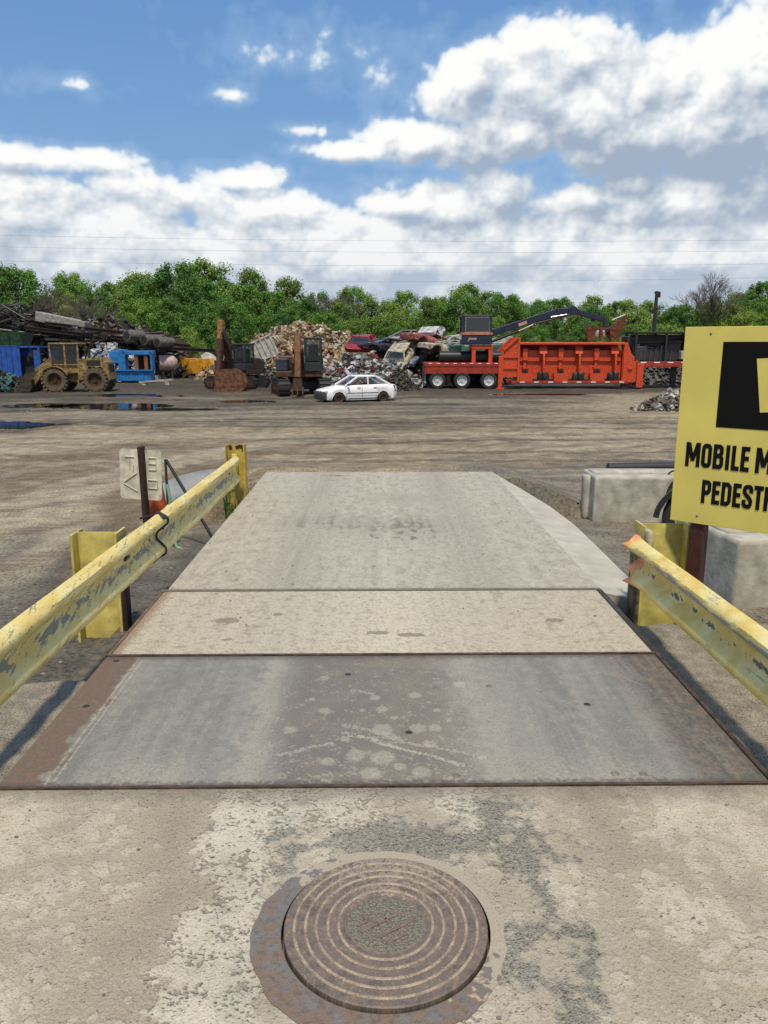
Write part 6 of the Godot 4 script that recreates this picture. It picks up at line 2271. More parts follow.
func build_scrap():
	var g := -1.18
	var tans = [lin(214, 198, 166, 1.1), lin(204, 178, 136, 1.1), lin(236, 230, 216, 1.1), lin(170, 132, 96, 1.1), lin(142, 112, 88, 1.1), lin(196, 172, 132, 1.1), lin(214, 196, 156, 1.1), lin(150, 112, 98, 1.1)]
	heap("scrap_mound", "tall tan mound of sorted scrap behind the brown excavator", "scrap mound", Vector3(-5.6, g - 0.1, -63.0), 8.6, 5.0, 3.95, 7000, 0.34, tans, 601, 1.5)
	var mix = [lin(216, 218, 222, 1.1), lin(140, 134, 128, 1.1), lin(226, 226, 226, 1.1), lin(176, 186, 190, 1.1), lin(70, 66, 66, 1.3), lin(150, 60, 50, 1.3), lin(180, 176, 168, 1.3), lin(96, 80, 66, 1.3), lin(120, 134, 140, 1.3), lin(54, 52, 54, 1.3)]
	heap("scrap_heap", "jumbled heap of mixed shiny scrap behind the white car", "scrap heap", Vector3(-0.6, g, -52.0), 4.2, 2.4, 1.75, 2000, 0.36, mix, 602, 1.8)
	heap("scrap_heap", "brown heap of shredded metal under the crushed cars", "scrap heap", Vector3(2.3, g, -55.5), 3.6, 2.4, 2.6, 1300, 0.3, [lin(120, 96, 80, 1.3), lin(90, 76, 66, 1.3), lin(150, 130, 112, 1.3), lin(70, 62, 58, 1.3)], 603, 2.2)
	heap("gravel_mound", "low dark grey gravel mound left of the baler trailer", "gravel mound", Vector3(1.4, g, -48.3), 1.5, 1.1, 1.25, 500, 0.11, [lin(100, 94, 88, 1.3), lin(120, 112, 104, 1.3), lin(84, 78, 74, 1.3)], 604, 1.3)
	heap("scrap_heap", "small pale scrap heap on the ground left of the yellow warning sign", "scrap heap", Vector3(12.9, g, -33.4), 1.7, 0.9, 0.85, 420, 0.22, [lin(190, 186, 174, 1.1), lin(160, 152, 140, 1.1), lin(120, 100, 82, 1.1), lin(220, 218, 210, 1.1), lin(104, 96, 86, 1.1)], 605, 1.4)
	heap("rubble_heap", "grey rubble heap seen under the baler trailer's gooseneck", "rubble heap", Vector3(20.5, g, -56.0), 4.0, 2.2, 2.2, 900, 0.26, [lin(120, 120, 118, 1.3), lin(150, 150, 148, 1.3), lin(90, 88, 86, 1.3)], 606, 1.5)
	heap("scrap_heap", "dark junk strewn in front of the blue container", "scrap heap", Vector3(-22.6, g, -47.2), 2.4, 1.2, 1.1, 420, 0.3, [lin(60, 58, 58, 1.3), lin(150, 146, 140, 1.3), lin(90, 170, 170, 1.3), lin(90, 80, 70, 1.3)], 607, 1.5)
	heap("scrap_heap", "low grey scrap behind the two excavators", "scrap heap", Vector3(-7.6, g, -54.6), 2.6, 1.2, 1.0, 420, 0.3, [lin(120, 116, 110, 1.3), lin(84, 78, 74, 1.3), lin(180, 176, 170, 1.3)], 608, 1.6)
	# crushed cars on the heap and on the rear deck
	crushed_car("crushed red car on top of the scrap pile, farthest left", Vector3(-0.9, 1.2, -56.0), deg_to_rad(82), 0.15, lin(186, 48, 52, 1.2), 701, 0.7)
	crushed_car("crushed dark purple car low on the scrap pile beside the red one", Vector3(0.9, 0.95, -55.0), deg_to_rad(20), -0.1, lin(64, 54, 66, 1.2), 702, 0.6)
	crushed_car("crushed cream car leaning on the front of the scrap pile", Vector3(1.8, 0.25, -53.4), deg_to_rad(65), 0.5, lin(216, 204, 176, 1.2), 703, 0.45)
	crushed_car("crushed pale blue car lying under the red and white one", Vector3(3.0, 0.35, -54.8), deg_to_rad(60), 0.2, lin(140, 158, 178, 1.2), 704, 0.5)
	crushed_car("crushed red and white car jutting from the scrap pile", Vector3(3.7, 1.25, -54.6), deg_to_rad(40), -0.3, lin(206, 120, 110, 1.2), 705, 0.5)
	crushed_car("crushed white car balanced highest on the scrap pile", Vector3(3.9, 1.45, -56.4), deg_to_rad(72), 0.35, lin(232, 230, 226, 1.2), 706, 0.45)
	crushed_car("crushed cream car drooping at the rear of the baler trailer", Vector3(5.0, 0.75, -53.4), deg_to_rad(22), -0.22, lin(232, 222, 204, 1.2), 707, 0.5)
	crushed_car("crushed white car with a dented roof beside the teal van", Vector3(5.6, 1.1, -55.6), deg_to_rad(14), 0.08, lin(228, 230, 230, 1.2), 709, 0.5)
	crushed_car("crushed silver car behind the purple one on the scrap pile", Vector3(2.2, 1.5, -57.5), deg_to_rad(8), 0.05, lin(150, 156, 160, 1.2), 708, 0.6)
	# teal van body behind the rear deck
	var t = thing("van_wreck", "crushed teal van body behind the crane cab pedestal", "van wreck", Vector3(6.6, 0.55, -53.4), deg_to_rad(2))
	var teal = worn("van_teal", lin(70, 118, 110, 1.1), 0.45, 0.0, 0.4)
	var b = MB.new()
	b.rbox(Vector3(0, 0.55, 0), Vector3(4.2, 1.1, 1.7), 0.18, 7, 0.12, noise(77, 1.2))
	put("body", b, teal, t)
	b = MB.new()
	b.rbox(Vector3(0, 1.14, 0), Vector3(4.0, 0.1, 1.6), 0.04, 6, 0.06, noise(78, 1.2))
	put("roof", b, worn("van_pale", lin(196, 206, 204, 1.3), 0.5, 0.0, 0.5), t)
	b = MB.new()
	b.box(Vector3(-1.3, 0.75, 0.86), Vector3(1.0, 0.42, 0.06), Basis(Vector3.BACK, 0.05))
	put("window", b, pane(), t)
	b = MB.new()
	b.box(Vector3(0, -0.85, -0.2), Vector3(3.4, 1.7, 1.1))
	put("support_block", b, worn("digger_dark", lin(52, 50, 50), 0.7, 0.0, 0.6), t)
	# pale truck cab seen between pedestal and gable
	t = thing("truck_cab", "white truck cab standing behind the orange gable of the baler", "truck cab", Vector3(8.6, g, -54.5), deg_to_rad(10))
	b = MB.new()
	b.prism([Vector2(-0.9, 0.5), Vector2(-1.0, 2.2), Vector2(-0.7, 3.0), Vector2(1.0, 3.35), Vector2(1.15, 2.2), Vector2(1.15, 0.5)], -2.0, 0.0)
	put("body", b, worn("tipper_grey", lin(196, 192, 180, 1.1), 0.6, 0.0, 0.5), t)
	b = MB.new()
	slabs(b, [[0.1, 2.2, 0.01, 1.2, 0.7, 0.02]])
	put("window", b, pane(), t)
	for x in [-0.4, 0.9]:
		wheel(t, Vector3(x, 0.5, -0.05), 0.5, 0.3, Vector3(0, 0, 1), mat("tyre", Color(0.025, 0.025, 0.025), 0.85), worn("digger_rust", lin(104, 72, 50), 0.85, 0.0, 0.6, true), 18)
	build_left_scrap()

func build_left_scrap():
	var g := -1.2
	var blue = worn("container_blue", lin(38, 92, 178, 1.15), 0.5, 0.0, 0.35)
	var dark = worn("digger_dark", lin(52, 50, 50), 0.7, 0.0, 0.6)
	# blue container with an open framed end
	var t = thing("blue_container", "bright blue steel container with an open end at the left edge", "container", Vector3(-26.9, g, -53.2), deg_to_rad(3))
	t.scale = Vector3.ONE * 0.9
	var b = MB.new()
	slabs(b, [[1.6, 1.75, 0, 3.6, 2.5, 0.06], [1.6, 1.75, -2.2, 3.6, 2.5, 0.06], [1.6, 0.5, -1.1, 3.6, 0.1, 2.2], [1.6, 3.02, -1.1, 3.7, 0.08, 2.3]])
	put("body", b, blue, t)
	for k in 9:
		b = MB.new()
		slabs(b, [[0.1 + 0.4 * k, 1.75, 0.05, 0.09, 2.4, 0.06]])
		put("rib", b, blue, t)
	b = MB.new()
	for x in [3.45, 4.9]:
		slabs(b, [[x, 1.7, 0.0, 0.14, 2.6, 0.14], [x, 1.7, -2.2, 0.14, 2.6, 0.14], [x, 2.94, -1.1, 0.13, 0.13, 2.3]])
	slabs(b, [[4.2, 2.95, 0, 1.6, 0.14, 0.14], [4.2, 0.6, 0, 1.6, 0.14, 0.14], [4.7, 1.9, -0.03, 0.4, 1.6, 0.1]])
	put("end_frame", b, blue, t)
	b = MB.new()
	slabs(b, [[4.0, 1.5, -1.2, 0.9, 1.6, 1.2], [4.1, 2.3, -0.6, 0.3, 0.4, 0.3]])
	put("machinery", b, dark, t)
	b = MB.new()
	for x in [0.2, 1.8, 3.3]:
		slabs(b, [[x, 0.22, -0.2, 0.3, 0.45, 0.3], [x, 0.22, -2.0, 0.3, 0.45, 0.3]])
	put("foot", b, dark, t)
	# green skip on the container
	t = thing("green_skip", "dark green steel skip set on top of the blue container", "skip", Vector3(-26.9, g + 2.76, -53.2), deg_to_rad(3))
	t.scale = Vector3.ONE * 0.9
	b = MB.new()
	b.loft([Vector3(0.1, 0, 0), Vector3(3.6, 0, 0), Vector3(3.6, 0, -2.1), Vector3(0.1, 0, -2.1)], [Vector3(-0.1, 0.95, 0.12), Vector3(3.9, 0.95, 0.12), Vector3(3.9, 0.95, -2.2), Vector3(-0.1, 0.95, -2.2)])
	var green = worn("skip_green", lin(46, 86, 58, 1.1), 0.6, 0.0, 0.5, true)
	put("body", b, green, t)
	for k in 5:
		b = MB.new()
		b.bar(Vector3(0.3 + 0.85 * k, 0.05, 0.04), Vector3(0.25 + 0.87 * k, 0.92, 0.16), 0.12, 0.08)
		put("rib", b, green, t)
	var blacks = [lin(48, 48, 52, 1.2), lin(70, 68, 68, 1.2), lin(36, 36, 38, 1.2), lin(96, 82, 70, 1.2), lin(150, 146, 140, 1.2)]
	var browns = [lin(78, 62, 52, 1.2), lin(56, 48, 44, 1.2), lin(124, 98, 78, 1.2), lin(44, 40, 40, 1.2), lin(168, 158, 146, 1.2)]
	heap("scrap_mound", "long dark bank of scrap under the beams behind the wheel loader", "scrap mound", Vector3(-24.0, g, -67.0), 10.5, 3.2, 4.2, 2600, 0.42, blacks + browns, 611, 2.6)
	tangle("steel_scrap", "black tangle of steel sections piled highest at the left edge", Vector3(-29.5, g + 3.4, -64.5), Vector3(8.5, 2.6, 2.6), 420, 612, blacks, 0.085, 0.75)
	tangle("steel_scrap", "brown steel beams laid along the top of the dark bank", Vector3(-20.5, g + 2.9, -64.5), Vector3(9.0, 1.0, 2.4), 220, 613, browns, 0.09, 0.16)
	heap("scrap_heap", "pale white scrap between the loader and the blue press", "scrap heap", Vector3(-20.0, g, -61.0), 3.2, 1.6, 2.4, 520, 0.4, [lin(206, 212, 220, 1.2), lin(150, 170, 186, 1.2), lin(120, 116, 112, 1.2), lin(228, 226, 222, 1.2)], 614, 2.0)
	# grey slab beam on top
	b = MB.new()
	b.bar(Vector3(-26.4, 3.75, -63.2), Vector3(-22.4, 2.95, -62.6), 0.9, 0.75, 0.05)
	tag(put("concrete_beam", b, concrete("slab_grey", lin(186, 184, 178, 1.3), 0.3)), "light grey concrete beam resting on the black scrap", "beam")
	# long beams, a group
	var bm = worn("beam_brown", lin(72, 58, 50, 1.1), 0.85, 0.0, 0.4)
	for q in [[-27.0, 2.95, -22.0, 2.35, "lowest dark beam above the wheel loader's cab"], [-23.0, 2.95, -17.6, 2.35, "brown beam running from the grey slab towards the rolls"], [-25.5, 3.3, -19.5, 2.6, "dark beam just behind the grey concrete beam"], [-20.5, 2.3, -14.5, 1.55, "brown beam above the blue press"], [-18.5, 1.5, -12.5, 1.2, "rust beam above the yellow tipper body"]]:
		b = MB.new()
		var p0 = Vector3(q[0], q[1] - 0.1, -62.2)
		var p1 = Vector3(q[2], q[3] - 0.1, -62.6)
		b.bar(p0 + Vector3(0, 0.12, 0), p1 + Vector3(0, 0.12, 0), 0.3, 0.04)
		b.bar(p0 - Vector3(0, 0.12, 0), p1 - Vector3(0, 0.12, 0), 0.3, 0.04)
		b.bar(p0, p1, 0.05, 0.24)
		tag(put("steel_beam", b, bm), q[4], "steel beam", "steel beams on the dark bank")
	for q in [[-22.6, 3.4, 1.0], [-20.8, 3.1, 0.7]]:
		b = MB.new()
		slabs(b, [[q[0], q[1], -62.4, 0.2, q[2], 0.2], [q[0], q[1] + q[2] * 0.45, -62.4, 0.45, 0.14, 0.3]])
		tag(put("steel_stub", b, dark), "short upright steel stub on the beams, %s" % ("taller one beside the grey beam" if q[2] > 0.9 else "shorter one nearer the rolls"), "steel stub", "upright stubs")
	# rolls
	var k := 0
	for q in [[-18.6, 2.25, 0.42], [-17.3, 1.95, 0.40], [-16.3, 1.75, 0.38]]:
		t = thing("steel_roll", ["grey steel roll farthest left of three on the brown beams", "middle grey steel roll of three on the brown beams", "grey steel roll farthest right of three on the brown beams"][k], "roll", Vector3(q[0], q[1], -62.0), deg_to_rad(-30), "steel rolls")
		b = MB.new()
		b.cyl(Vector3(0, 0, -0.8), Vector3(0, 0, 0.8), q[2], q[2], 18)
		put("drum", b, worn("roll_grey", lin(130, 122, 114, 1.1), 0.6, 0.0, 0.5, true), t)
		b = MB.new()
		b.cyl(Vector3(0, 0, 0.8), Vector3(0, 0, 0.83), q[2] * 0.75, q[2] * 0.75, 18)
		put("end_plate", b, dark, t)
		k += 1
	# blue press
	t = thing("hydraulic_press", "bright blue hydraulic press with brown columns beside the wheel loader", "press", Vector3(-20.1, g, -57.6), deg_to_rad(4))
	var sky_blue = worn("press_blue", lin(40, 128, 200, 1.15), 0.5, 0.0, 0.4)
	b = MB.new()
	slabs(b, [[2.1, 0.55, -0.6, 3.4, 0.75, 1.2, 0.03], [2.1, 0.95, -0.55, 3.6, 0.08, 1.4]])
	put("base", b, sky_blue, t)
	for x in [0.9, 1.6, 2.4, 3.2]:
		b = MB.new()
		slabs(b, [[x, 0.55, 0.02, 0.08, 0.7, 0.06]])
		put("base_rib", b, sky_blue, t)
	b = MB.new()
	slabs(b, [[1.75, 1.7, -0.5, 0.5, 1.5, 1.0, 0.03], [1.2, 1.9, -0.4, 0.7, 0.9, 0.5, 0.04]])
	put("ram_block", b, sky_blue, t)
	b = MB.new()
	b.cyl(Vector3(0.4, 1.7, -0.5), Vector3(1.6, 1.7, -0.5), 0.26, 0.26, 14)
	b.cyl(Vector3(0.5, 1.3, -0.3), Vector3(1.2, 1.3, -0.3), 0.16, 0.16, 12)
	put("cylinder", b, worn("press_pale", lin(130, 170, 200, 1.15), 0.5, 0.0, 0.4), t)
	b = MB.new()
	slabs(b, [[2.9, 2.2, -0.5, 2.2, 0.3, 1.0, 0.03], [3.85, 1.6, -0.5, 0.14, 1.3, 1.0]])
	put("head", b, sky_blue, t)
	for x in [2.75, 3.45]:
		b = MB.new()
		slabs(b, [[x, 1.5, -0.2, 0.26, 1.05, 0.2]])
		put("column", b, worn("press_brown", lin(150, 96, 60, 1.1), 0.7, 0.0, 0.6), t)
	b = MB.new()
	slabs(b, [[3.2, 1.5, -0.9, 1.3, 1.0, 0.2]])
	put("back_plate", b, dark, t)
	b = MB.new()
	b.bar(Vector3(-16.2, -0.95, -54.6), Vector3(-13.8, -0.75, -54.2), 0.35, 0.12)
	b.box(Vector3(-14.2, -1.0, -54.25), Vector3(0.3, 0.3, 0.3))
	b.box(Vector3(-15.9, -1.1, -54.55), Vector3(0.3, 0.2, 0.3))
	tag(put("pale_plank", b, worn("plank_pale", lin(196, 190, 180, 1.2), 0.8)), "pale plank lying on blocks right of the blue press", "plank")
	# pinkish tank end
	t = thing("small_tank", "small pinkish round tank between the blue press and the yellow tipper", "tank", Vector3(-16.4, g, -62.5), deg_to_rad(20))
	b = MB.new()
	b.cyl(Vector3(-0.5, 1.35, 0), Vector3(0.6, 1.35, 0), 0.62, 0.62, 18)
	b.cyl(Vector3(0.6, 1.35, 0), Vector3(0.85, 1.35, 0), 0.62, 0.35, 18)
	put("shell", b, worn("tank_pink", lin(206, 180, 168, 1.15), 0.6, 0.0, 0.5), t)
	b = MB.new()
	slabs(b, [[-0.3, 0.4, 0, 0.2, 0.8, 0.8], [0.4, 0.4, 0, 0.2, 0.8, 0.8]])
	put("cradle", b, dark, t)
	# yellow tipper body
	t = thing("yellow_tipper_body", "orange yellow tipper body sitting on the ground left of the excavators", "tipper body", Vector3(-16.2, g - 0.05, -65.5), deg_to_rad(-8))
	var yl = worn("tipper_yellow", lin(222, 160, 44, 1.15), 0.5, 0.0, 0.4)
	b = MB.new()
	b.prism([Vector2(0.0, 0.5), Vector2(0.1, 1.9), Vector2(0.55, 1.75), Vector2(1.6, 1.65), Vector2(2.6, 1.7), Vector2(3.0, 1.2), Vector2(2.95, 0.45)], -1.9, 0.0)
	put("body", b, yl, t)
	for x in [0.4, 1.1, 1.8]:
		b = MB.new()
		slabs(b, [[x, 1.0, 0.04, 0.09, 0.95, 0.08]])
		put("rib", b, yl, t)
	for x in [2.1, 2.35, 2.6, 2.85]:
		b = MB.new()
		slabs(b, [[x, 0.85, 0.03, 0.07, 0.4, 0.04]])
		put("letter_stroke", b, worn("letter_brown", lin(120, 84, 30, 1.1), 0.6), t)
	b = MB.new()
	slabs(b, [[1.5, 0.25, -0.9, 2.6, 0.5, 1.4]])
	put("sub_frame", b, dark, t)
	b = MB.new()
	b.xf = Transform3D(Basis(Vector3.BACK, 0.25), Vector3(-13.6, 0.3, -66.6))
	var arc := []
	for i in 9:
		var a = -0.2 + 1.5 * i / 8.0
		arc.append(Vector2(-0.6 + cos(a) * 1.1, -0.5 + sin(a) * 1.3))
	arc.append(Vector2(-0.8, 0.6)); arc.append(Vector2(-0.6, -0.8))
	b.prism(arc, -0.1, 0.1)
	tag(put("curved_panel", b, worn("panel_white", lin(222, 226, 228, 1.2), 0.5)), "white curved panel standing behind the yellow tipper body", "panel")
	# shed with a dark flat roof
	t = thing("small_shed", "low pale shed with a dark flat roof at the wood's edge", "shed", Vector3(-14.2, g, -71.0), deg_to_rad(-4))
	b = MB.new()
	slabs(b, [[1.4, 1.0, -1.0, 2.6, 2.0, 2.0]])
	put("wall", b, worn("shed_wall", lin(190, 176, 156, 1.2), 0.8, 0.0, 0.4, true), t)
	b = MB.new()
	slabs(b, [[1.2, 2.1, -1.0, 3.8, 0.22, 2.6, 0.03]])
	put("roof", b, dark, t)
	b = MB.new()
	slabs(b, [[2.2, 0.85, 0.012, 0.7, 1.6, 0.03]])
	put("door", b, dark, t)

# ---------------------------------------------------------------- woods and wires
# crown: leaf clumps on short sprays round many twig ends inside an uneven envelope; unit tree of height h
func crown_mesh(sd, h, w, leaf, count, tint, low = 0.18):
	var r := RandomNumberGenerator.new()
	r.seed = sd
	var b = MB.new()
	var nn = noise(sd, 0.45, 3)
	var clumps := []
	var tries := 0
	while clumps.size() < 130 and tries < 4000:
		tries += 1
		var y = r.randf_range(low, 1.0)
		var f = (y - low) / (1.0 - low)
		var env = w * 0.5 * pow(sin(PI * clampf(0.16 + f * 0.78, 0, 1)), 0.8) * (1.0 + 0.45 * nn.get_noise_2d(y * 6.0, sd))
		var a = r.randf() * TAU
		var q = sqrt(r.randf_range(0.12, 1.0)) * env * (1.0 + 0.5 * nn.get_noise_2d(cos(a) * 3.0 + y * 3.0, sin(a) * 3.0))
		clumps.append([Vector3(cos(a) * q, y * h, sin(a) * q), r.randf_range(0.055, 0.12) * h * (1.15 - 0.4 * f), r.randf_range(0.72, 1.25), r.randf_range(-0.12, 0.16)])
	for k in count:
		var c = clumps[r.randi() % clumps.size()]
		var dir = Vector3(r.randfn(), r.randfn() * 0.8, r.randfn()).normalized()
		var p = c[0] + dir * c[1] * pow(r.randf(), 0.45) * Vector3(1.1, 1.05, 1.1)
		var nrm = (dir + Vector3(r.randfn(), r.randfn() + 0.8, r.randfn()) * 0.55).normalized()
		var t = nrm.cross(Vector3(r.randfn(), r.randfn(), r.randfn())).normalized()
		var u = nrm.cross(t)
		var s = leaf * r.randf_range(0.55, 1.35)
		var v = c[2] * r.randf_range(0.8, 1.22)
		b.paint(Color(tint.r * v * (1.0 + c[3]), tint.g * v, tint.b * v * (1.0 - c[3])))
		b.tri(p - t * s, p + u * s * 0.7, p + t * s)
		b.tri(p - t * s, p + t * s * 0.9, p - u * s * 0.6 + nrm * s * 0.25)
	return [b.mesh(), clumps]

func trunk_mesh(sd, h, clumps):
	var r := RandomNumberGenerator.new()
	r.seed = sd + 5
	var b = MB.new()
	var pts := []
	for k in 6:
		pts.append(Vector3(r.randfn() * 0.018 * h * k * 0.4, h * 0.78 * k / 5.0 - (0.3 if k == 0 else 0.0), r.randfn() * 0.018 * h * k * 0.4))
	for k in 5:
		b.cyl(pts[k], pts[k + 1], h * 0.02 * (1.0 - k * 0.17), h * 0.02 * (1.0 - (k + 1) * 0.17), 8, false)
	for k in range(0, clumps.size(), 3):
		var c = clumps[k][0]
		var f = clampf(c.y / h - 0.16, 0.06, 0.74) / 0.78 * 5.0
		var i = mini(int(f), 4)
		var from = pts[i].lerp(pts[i + 1], f - i)
		var midp = from.lerp(c, 0.5) + Vector3(r.randfn(), r.randf(), r.randfn()) * 0.025 * h
		b.cyl(from, midp, h * 0.0075, h * 0.005, 5, false)
		b.cyl(midp, c, h * 0.005, h * 0.0018, 5, false)
	return b.mesh()

func twigs(b, r, p, dir, l, rad, depth):
	var q = p + dir * l
	b.cyl(p, q, rad, rad * 0.68, 5, false)
	if depth == 0:
		return
	var n = 3 if depth > 2 else 4
	for k in n:
		var d = (dir + Vector3(r.randfn(), r.randfn() * 0.6 + 0.25, r.randfn()) * 0.52).normalized()
		twigs(b, r, p.lerp(q, r.randf_range(0.55, 1.0)), d, l * r.randf_range(0.62, 0.85), rad * 0.62, depth - 1)

func build_woods():
	var lm = mat("leaves", Color(1, 1, 1), 0.65, 0.0, {"vertex": true})
	lm.backlight_enabled = true
	lm.backlight = Color(0.5, 0.55, 0.3)
	var bark = worn("bark", Color(0.10, 0.082, 0.062), 0.9, 0.0, 0.8)
	var pale_bark = worn("pale_bark", Color(0.26, 0.235, 0.20), 0.9, 0.0, 0.8)
	# shapes: mid green broad, dark, fresh light green, tall loose, small
	var kinds := []
	for k in [[801, 0.95, Color(0.105, 0.215, 0.026), 21000], [802, 0.8, Color(0.068, 0.160, 0.022), 21000], [803, 0.85, Color(0.150, 0.265, 0.030), 19000], [804, 0.7, Color(0.130, 0.220, 0.040), 12000], [805, 1.05, Color(0.085, 0.190, 0.024), 22000], [806, 0.75, Color(0.180, 0.270, 0.040), 15000]]:
		var c = crown_mesh(k[0], 10.0, 10.0 * k[1], 0.105, int(k[3] * 1.35), k[2] * 1.12, 0.08)
		kinds.append([c[0], trunk_mesh(k[0], 10.0, c[1])])
	var words = ["broad mid-green", "dark green", "fresh light-green", "loose olive-green", "dense rounded", "pale yellow-green"]
	var marks = [[-99, "left of the black scrap tangle"], [-31, "behind the black scrap tangle"], [-22, "behind the wheel loader"], [-14, "behind the steel rolls"], [-8, "behind the ochre-boomed excavator"], [0, "behind the tan scrap mound"], [6, "behind the crushed cars"], [12, "behind the crane cab"], [20, "behind the baler's crusher box"], [28, "behind the grapple"], [99, "behind the yellow warning sign"]]
	var r := RandomNumberGenerator.new()
	r.seed = 77
	# outline of the wood against the sky: place across, height
	var line := [[-75, 11.5], [-55, 13.0], [-47, 13.8], [-42, 13.2], [-37, 11.2], [-33, 10.6], [-28, 12.8], [-24, 13.6], [-20, 12.6], [-16, 11.5], [-10, 10.6], [-5, 9.8], [0, 9.2], [6, 9.4], [11, 10.4], [16, 9.6], [22, 8.6], [25, 8.4], [28, 9.8], [32, 8.6], [36, 8.0], [43, 8.2], [49, 10.4], [55, 11.5], [75, 12.0]]
	var at_line = func(x):
		for i in line.size() - 1:
			if x <= line[i + 1][0]:
				return lerpf(line[i][1], line[i + 1][1], clampf((x - line[i][0]) / float(line[i + 1][0] - line[i][0]), 0, 1))
		return 11.0
	for row in [[108.0, 0.99, 3.4], [97.0, 0.92, 3.6], [87.0, 0.70, 4.4], [79.0, 0.40, 4.3]]:
		var x = -70.0
		while x < 70.0:
			var px_ = x + r.randf_range(-1.2, 1.2)
			var d = row[0] + r.randf_range(-2.5, 2.5)
			var h = at_line.call(px_ * 98.0 / row[0]) * row[0] / 98.0 * row[1] * r.randf_range(0.82, 1.0)
			if row[1] < 0.5:
				h = r.randf_range(2.4, 4.6)
			var k = r.randi() % 6
			if row[1] < 0.5:
				k = [2, 5, 3][r.randi() % 3]
			var u = px_ / d * 98.0
			var mk = ""
			for m in marks:
				if u * 0.98 < m[0] + 0.01:
					mk = m[1]
					break
			if mk == "":
				mk = "behind the yellow warning sign"
			var size = "tall" if row[1] > 0.95 else ("middle-height" if row[1] > 0.8 else ("lower" if row[1] > 0.5 else "low bushy"))
			var called = "shrub" if row[1] < 0.5 else "wood_tree"
			var t = thing(called, "%s %s %s in the wood %s" % [size, words[k], "shrub" if row[1] < 0.5 else "tree", mk], "shrub" if row[1] < 0.5 else "tree", Vector3(px_, profile(d) - 0.1 - (0.15 * h if row[1] < 0.5 else 0.0), -d), r.randf() * TAU, "shrubs at the wood's edge" if row[1] < 0.5 else "trees of the wood behind the yard")
			var s = h / 10.0
			var c = put("crown", kinds[k][0], lm, t)
			var tr = put("trunk", kinds[k][1], pale_bark if r.randf() < 0.22 else bark, t)
			for o in [c, tr]:
				o.scale = Vector3(s * r.randf_range(0.85, 1.05), s, s * r.randf_range(0.85, 1.05)) * (1.0 if row[1] > 0.5 else 1.2)
				tr.scale = c.scale
			x += row[2] * r.randf_range(0.8, 1.2)
	# several alike in one place: tell them apart by their order
	var alike := {}
	for o in get_children():
		if o.get_meta("category", "") in ["tree", "shrub"]:
			var l = o.get_meta("label")
			if not alike.has(l): alike[l] = []
			alike[l].append(o)
	var order = ["first", "second", "third", "fourth", "fifth", "sixth", "seventh", "eighth"]
	for l in alike:
		if alike[l].size() > 1:
			alike[l].sort_custom(func(p, q): return p.position.x / p.position.z > q.position.x / q.position.z)
			for n in alike[l].size():
				alike[l][n].set_meta("label", l + ", %s from left" % order[mini(n, 7)])
	# bare trees
	var names = ["bare grey-brown tree with fine twigs standing above the wood behind the warning sign", "bare twiggy tree rising between green trees behind the wheel loader", "thin bare tree at the wood's edge behind the rolls", "slender bare tree behind the tan scrap mound"]
	var i := 0
	for q in [[40.0, 95.0, 12.4, 1.1], [-36.5, 92.0, 11.2, 0.8], [-29.0, 84.0, 9.5, 0.6], [-4.5, 96.0, 10.6, 0.6]]:
		var t = thing("bare_tree", names[i], "tree", Vector3(q[0], -1.35, -q[1]), r.randf() * TAU, "bare trees in the wood")
		var b = MB.new()
		b.cyl(Vector3(0, -0.2, 0), Vector3(0, q[2] * 0.30, 0), 0.2 * q[3], 0.14 * q[3], 8, false)
		put("trunk", b, pale_bark, t)
		b = MB.new()
		for k in 5:
			twigs(b, r, Vector3(0, q[2] * (0.2 + 0.025 * k), 0), Vector3(r.randfn() * 0.35, 1.0, r.randfn() * 0.35).normalized(), q[2] * 0.22, 0.085 * q[3], 5)
		put("branches", b, worn("twig_bark", Color(0.17, 0.135, 0.11), 0.9, 0.0, 0.8), t)
		i += 1
	# dark pole by the engine
	var t = thing("utility_pole", "slim black pole with a small cross piece behind the trailer's engine", "pole", Vector3(20.7, -1.2, -58.5))
	var b = MB.new()
	b.cyl(Vector3(0, 0, 0), Vector3(0, 6.6, 0), 0.16, 0.12, 10)
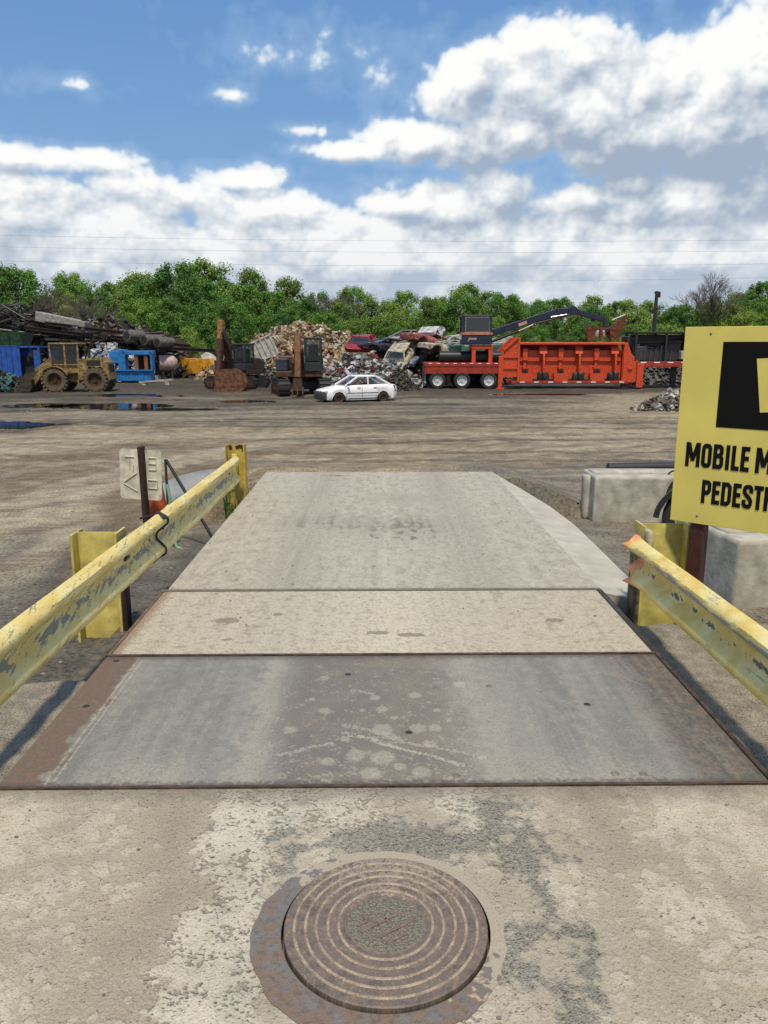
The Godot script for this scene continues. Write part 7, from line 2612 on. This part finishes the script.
	put("shaft", b, mat("black_steel", Color(0.03, 0.03, 0.032), 0.55, 0.2), t)
	b = MB.new()
	b.box(Vector3(0.05, 6.5, 0), Vector3(0.42, 0.14, 0.14))
	b.box(Vector3(0.2, 6.3, 0), Vector3(0.14, 0.3, 0.14))
	put("cross_piece", b, mat("black_steel", Color(0.03, 0.03, 0.032), 0.55, 0.2), t)
	# overhead lines between pylons far outside the picture
	var wm = mat("wire", Color(0.30, 0.31, 0.33), 0.6, 0.2)
	var k2 := 0
	var wl = ["highest overhead wire crossing the sky", "second overhead wire from the top across the sky", "third overhead wire from the top across the sky", "lowest overhead wire just above the trees"]
	for q in [[38.5, 36.0, 290.0], [35.6, 33.4, 300.0], [29.6, 28.0, 290.0], [23.5, 24.5, 300.0]]:
		b = MB.new()
		var pts := []
		for s in 41:
			var f = s / 40.0
			pts.append(Vector3(lerpf(-260, 260, f), lerpf(q[0], q[1], f) + 4.0 * (pow(2.0 * f - 1.0, 2.0)), -q[2]))
		b.tube(pts, 0.035, 5)
		tag(put("power_line", b, wm), wl[k2], "power line", "overhead power lines")
		k2 += 1
	for x in [-260.0, 260.0]:
		var p = thing("pylon", "steel lattice pylon far to the %s carrying the overhead wires" % ("left" if x < 0 else "right"), "pylon", Vector3(x, -1.6, -295.0), 0.0, "pylons")
		b = MB.new()
		for s in [[-1, -1], [1, -1], [1, 1], [-1, 1]]:
			b.bar(Vector3(s[0] * 3.5, 0, s[1] * 3.5), Vector3(s[0] * 0.6, 46, s[1] * 0.6), 0.25, 0.25)
		for k in 9:
			var y = 4.0 + 5.0 * k
			var w = lerpf(3.5, 0.6, y / 46.0)
			b.bar(Vector3(-w, y, w), Vector3(w, y + 4, w * 0.85), 0.14, 0.14)
			b.bar(Vector3(w, y, w), Vector3(-w, y + 4, w * 0.85), 0.14, 0.14)
		put("lattice", b, wm, p)
		b = MB.new()
		for y in [28.5, 35.0, 42.0]:
			b.bar(Vector3(0, y, -7), Vector3(0, y, 7), 0.3, 0.4)
		put("cross_arm", b, wm, p)
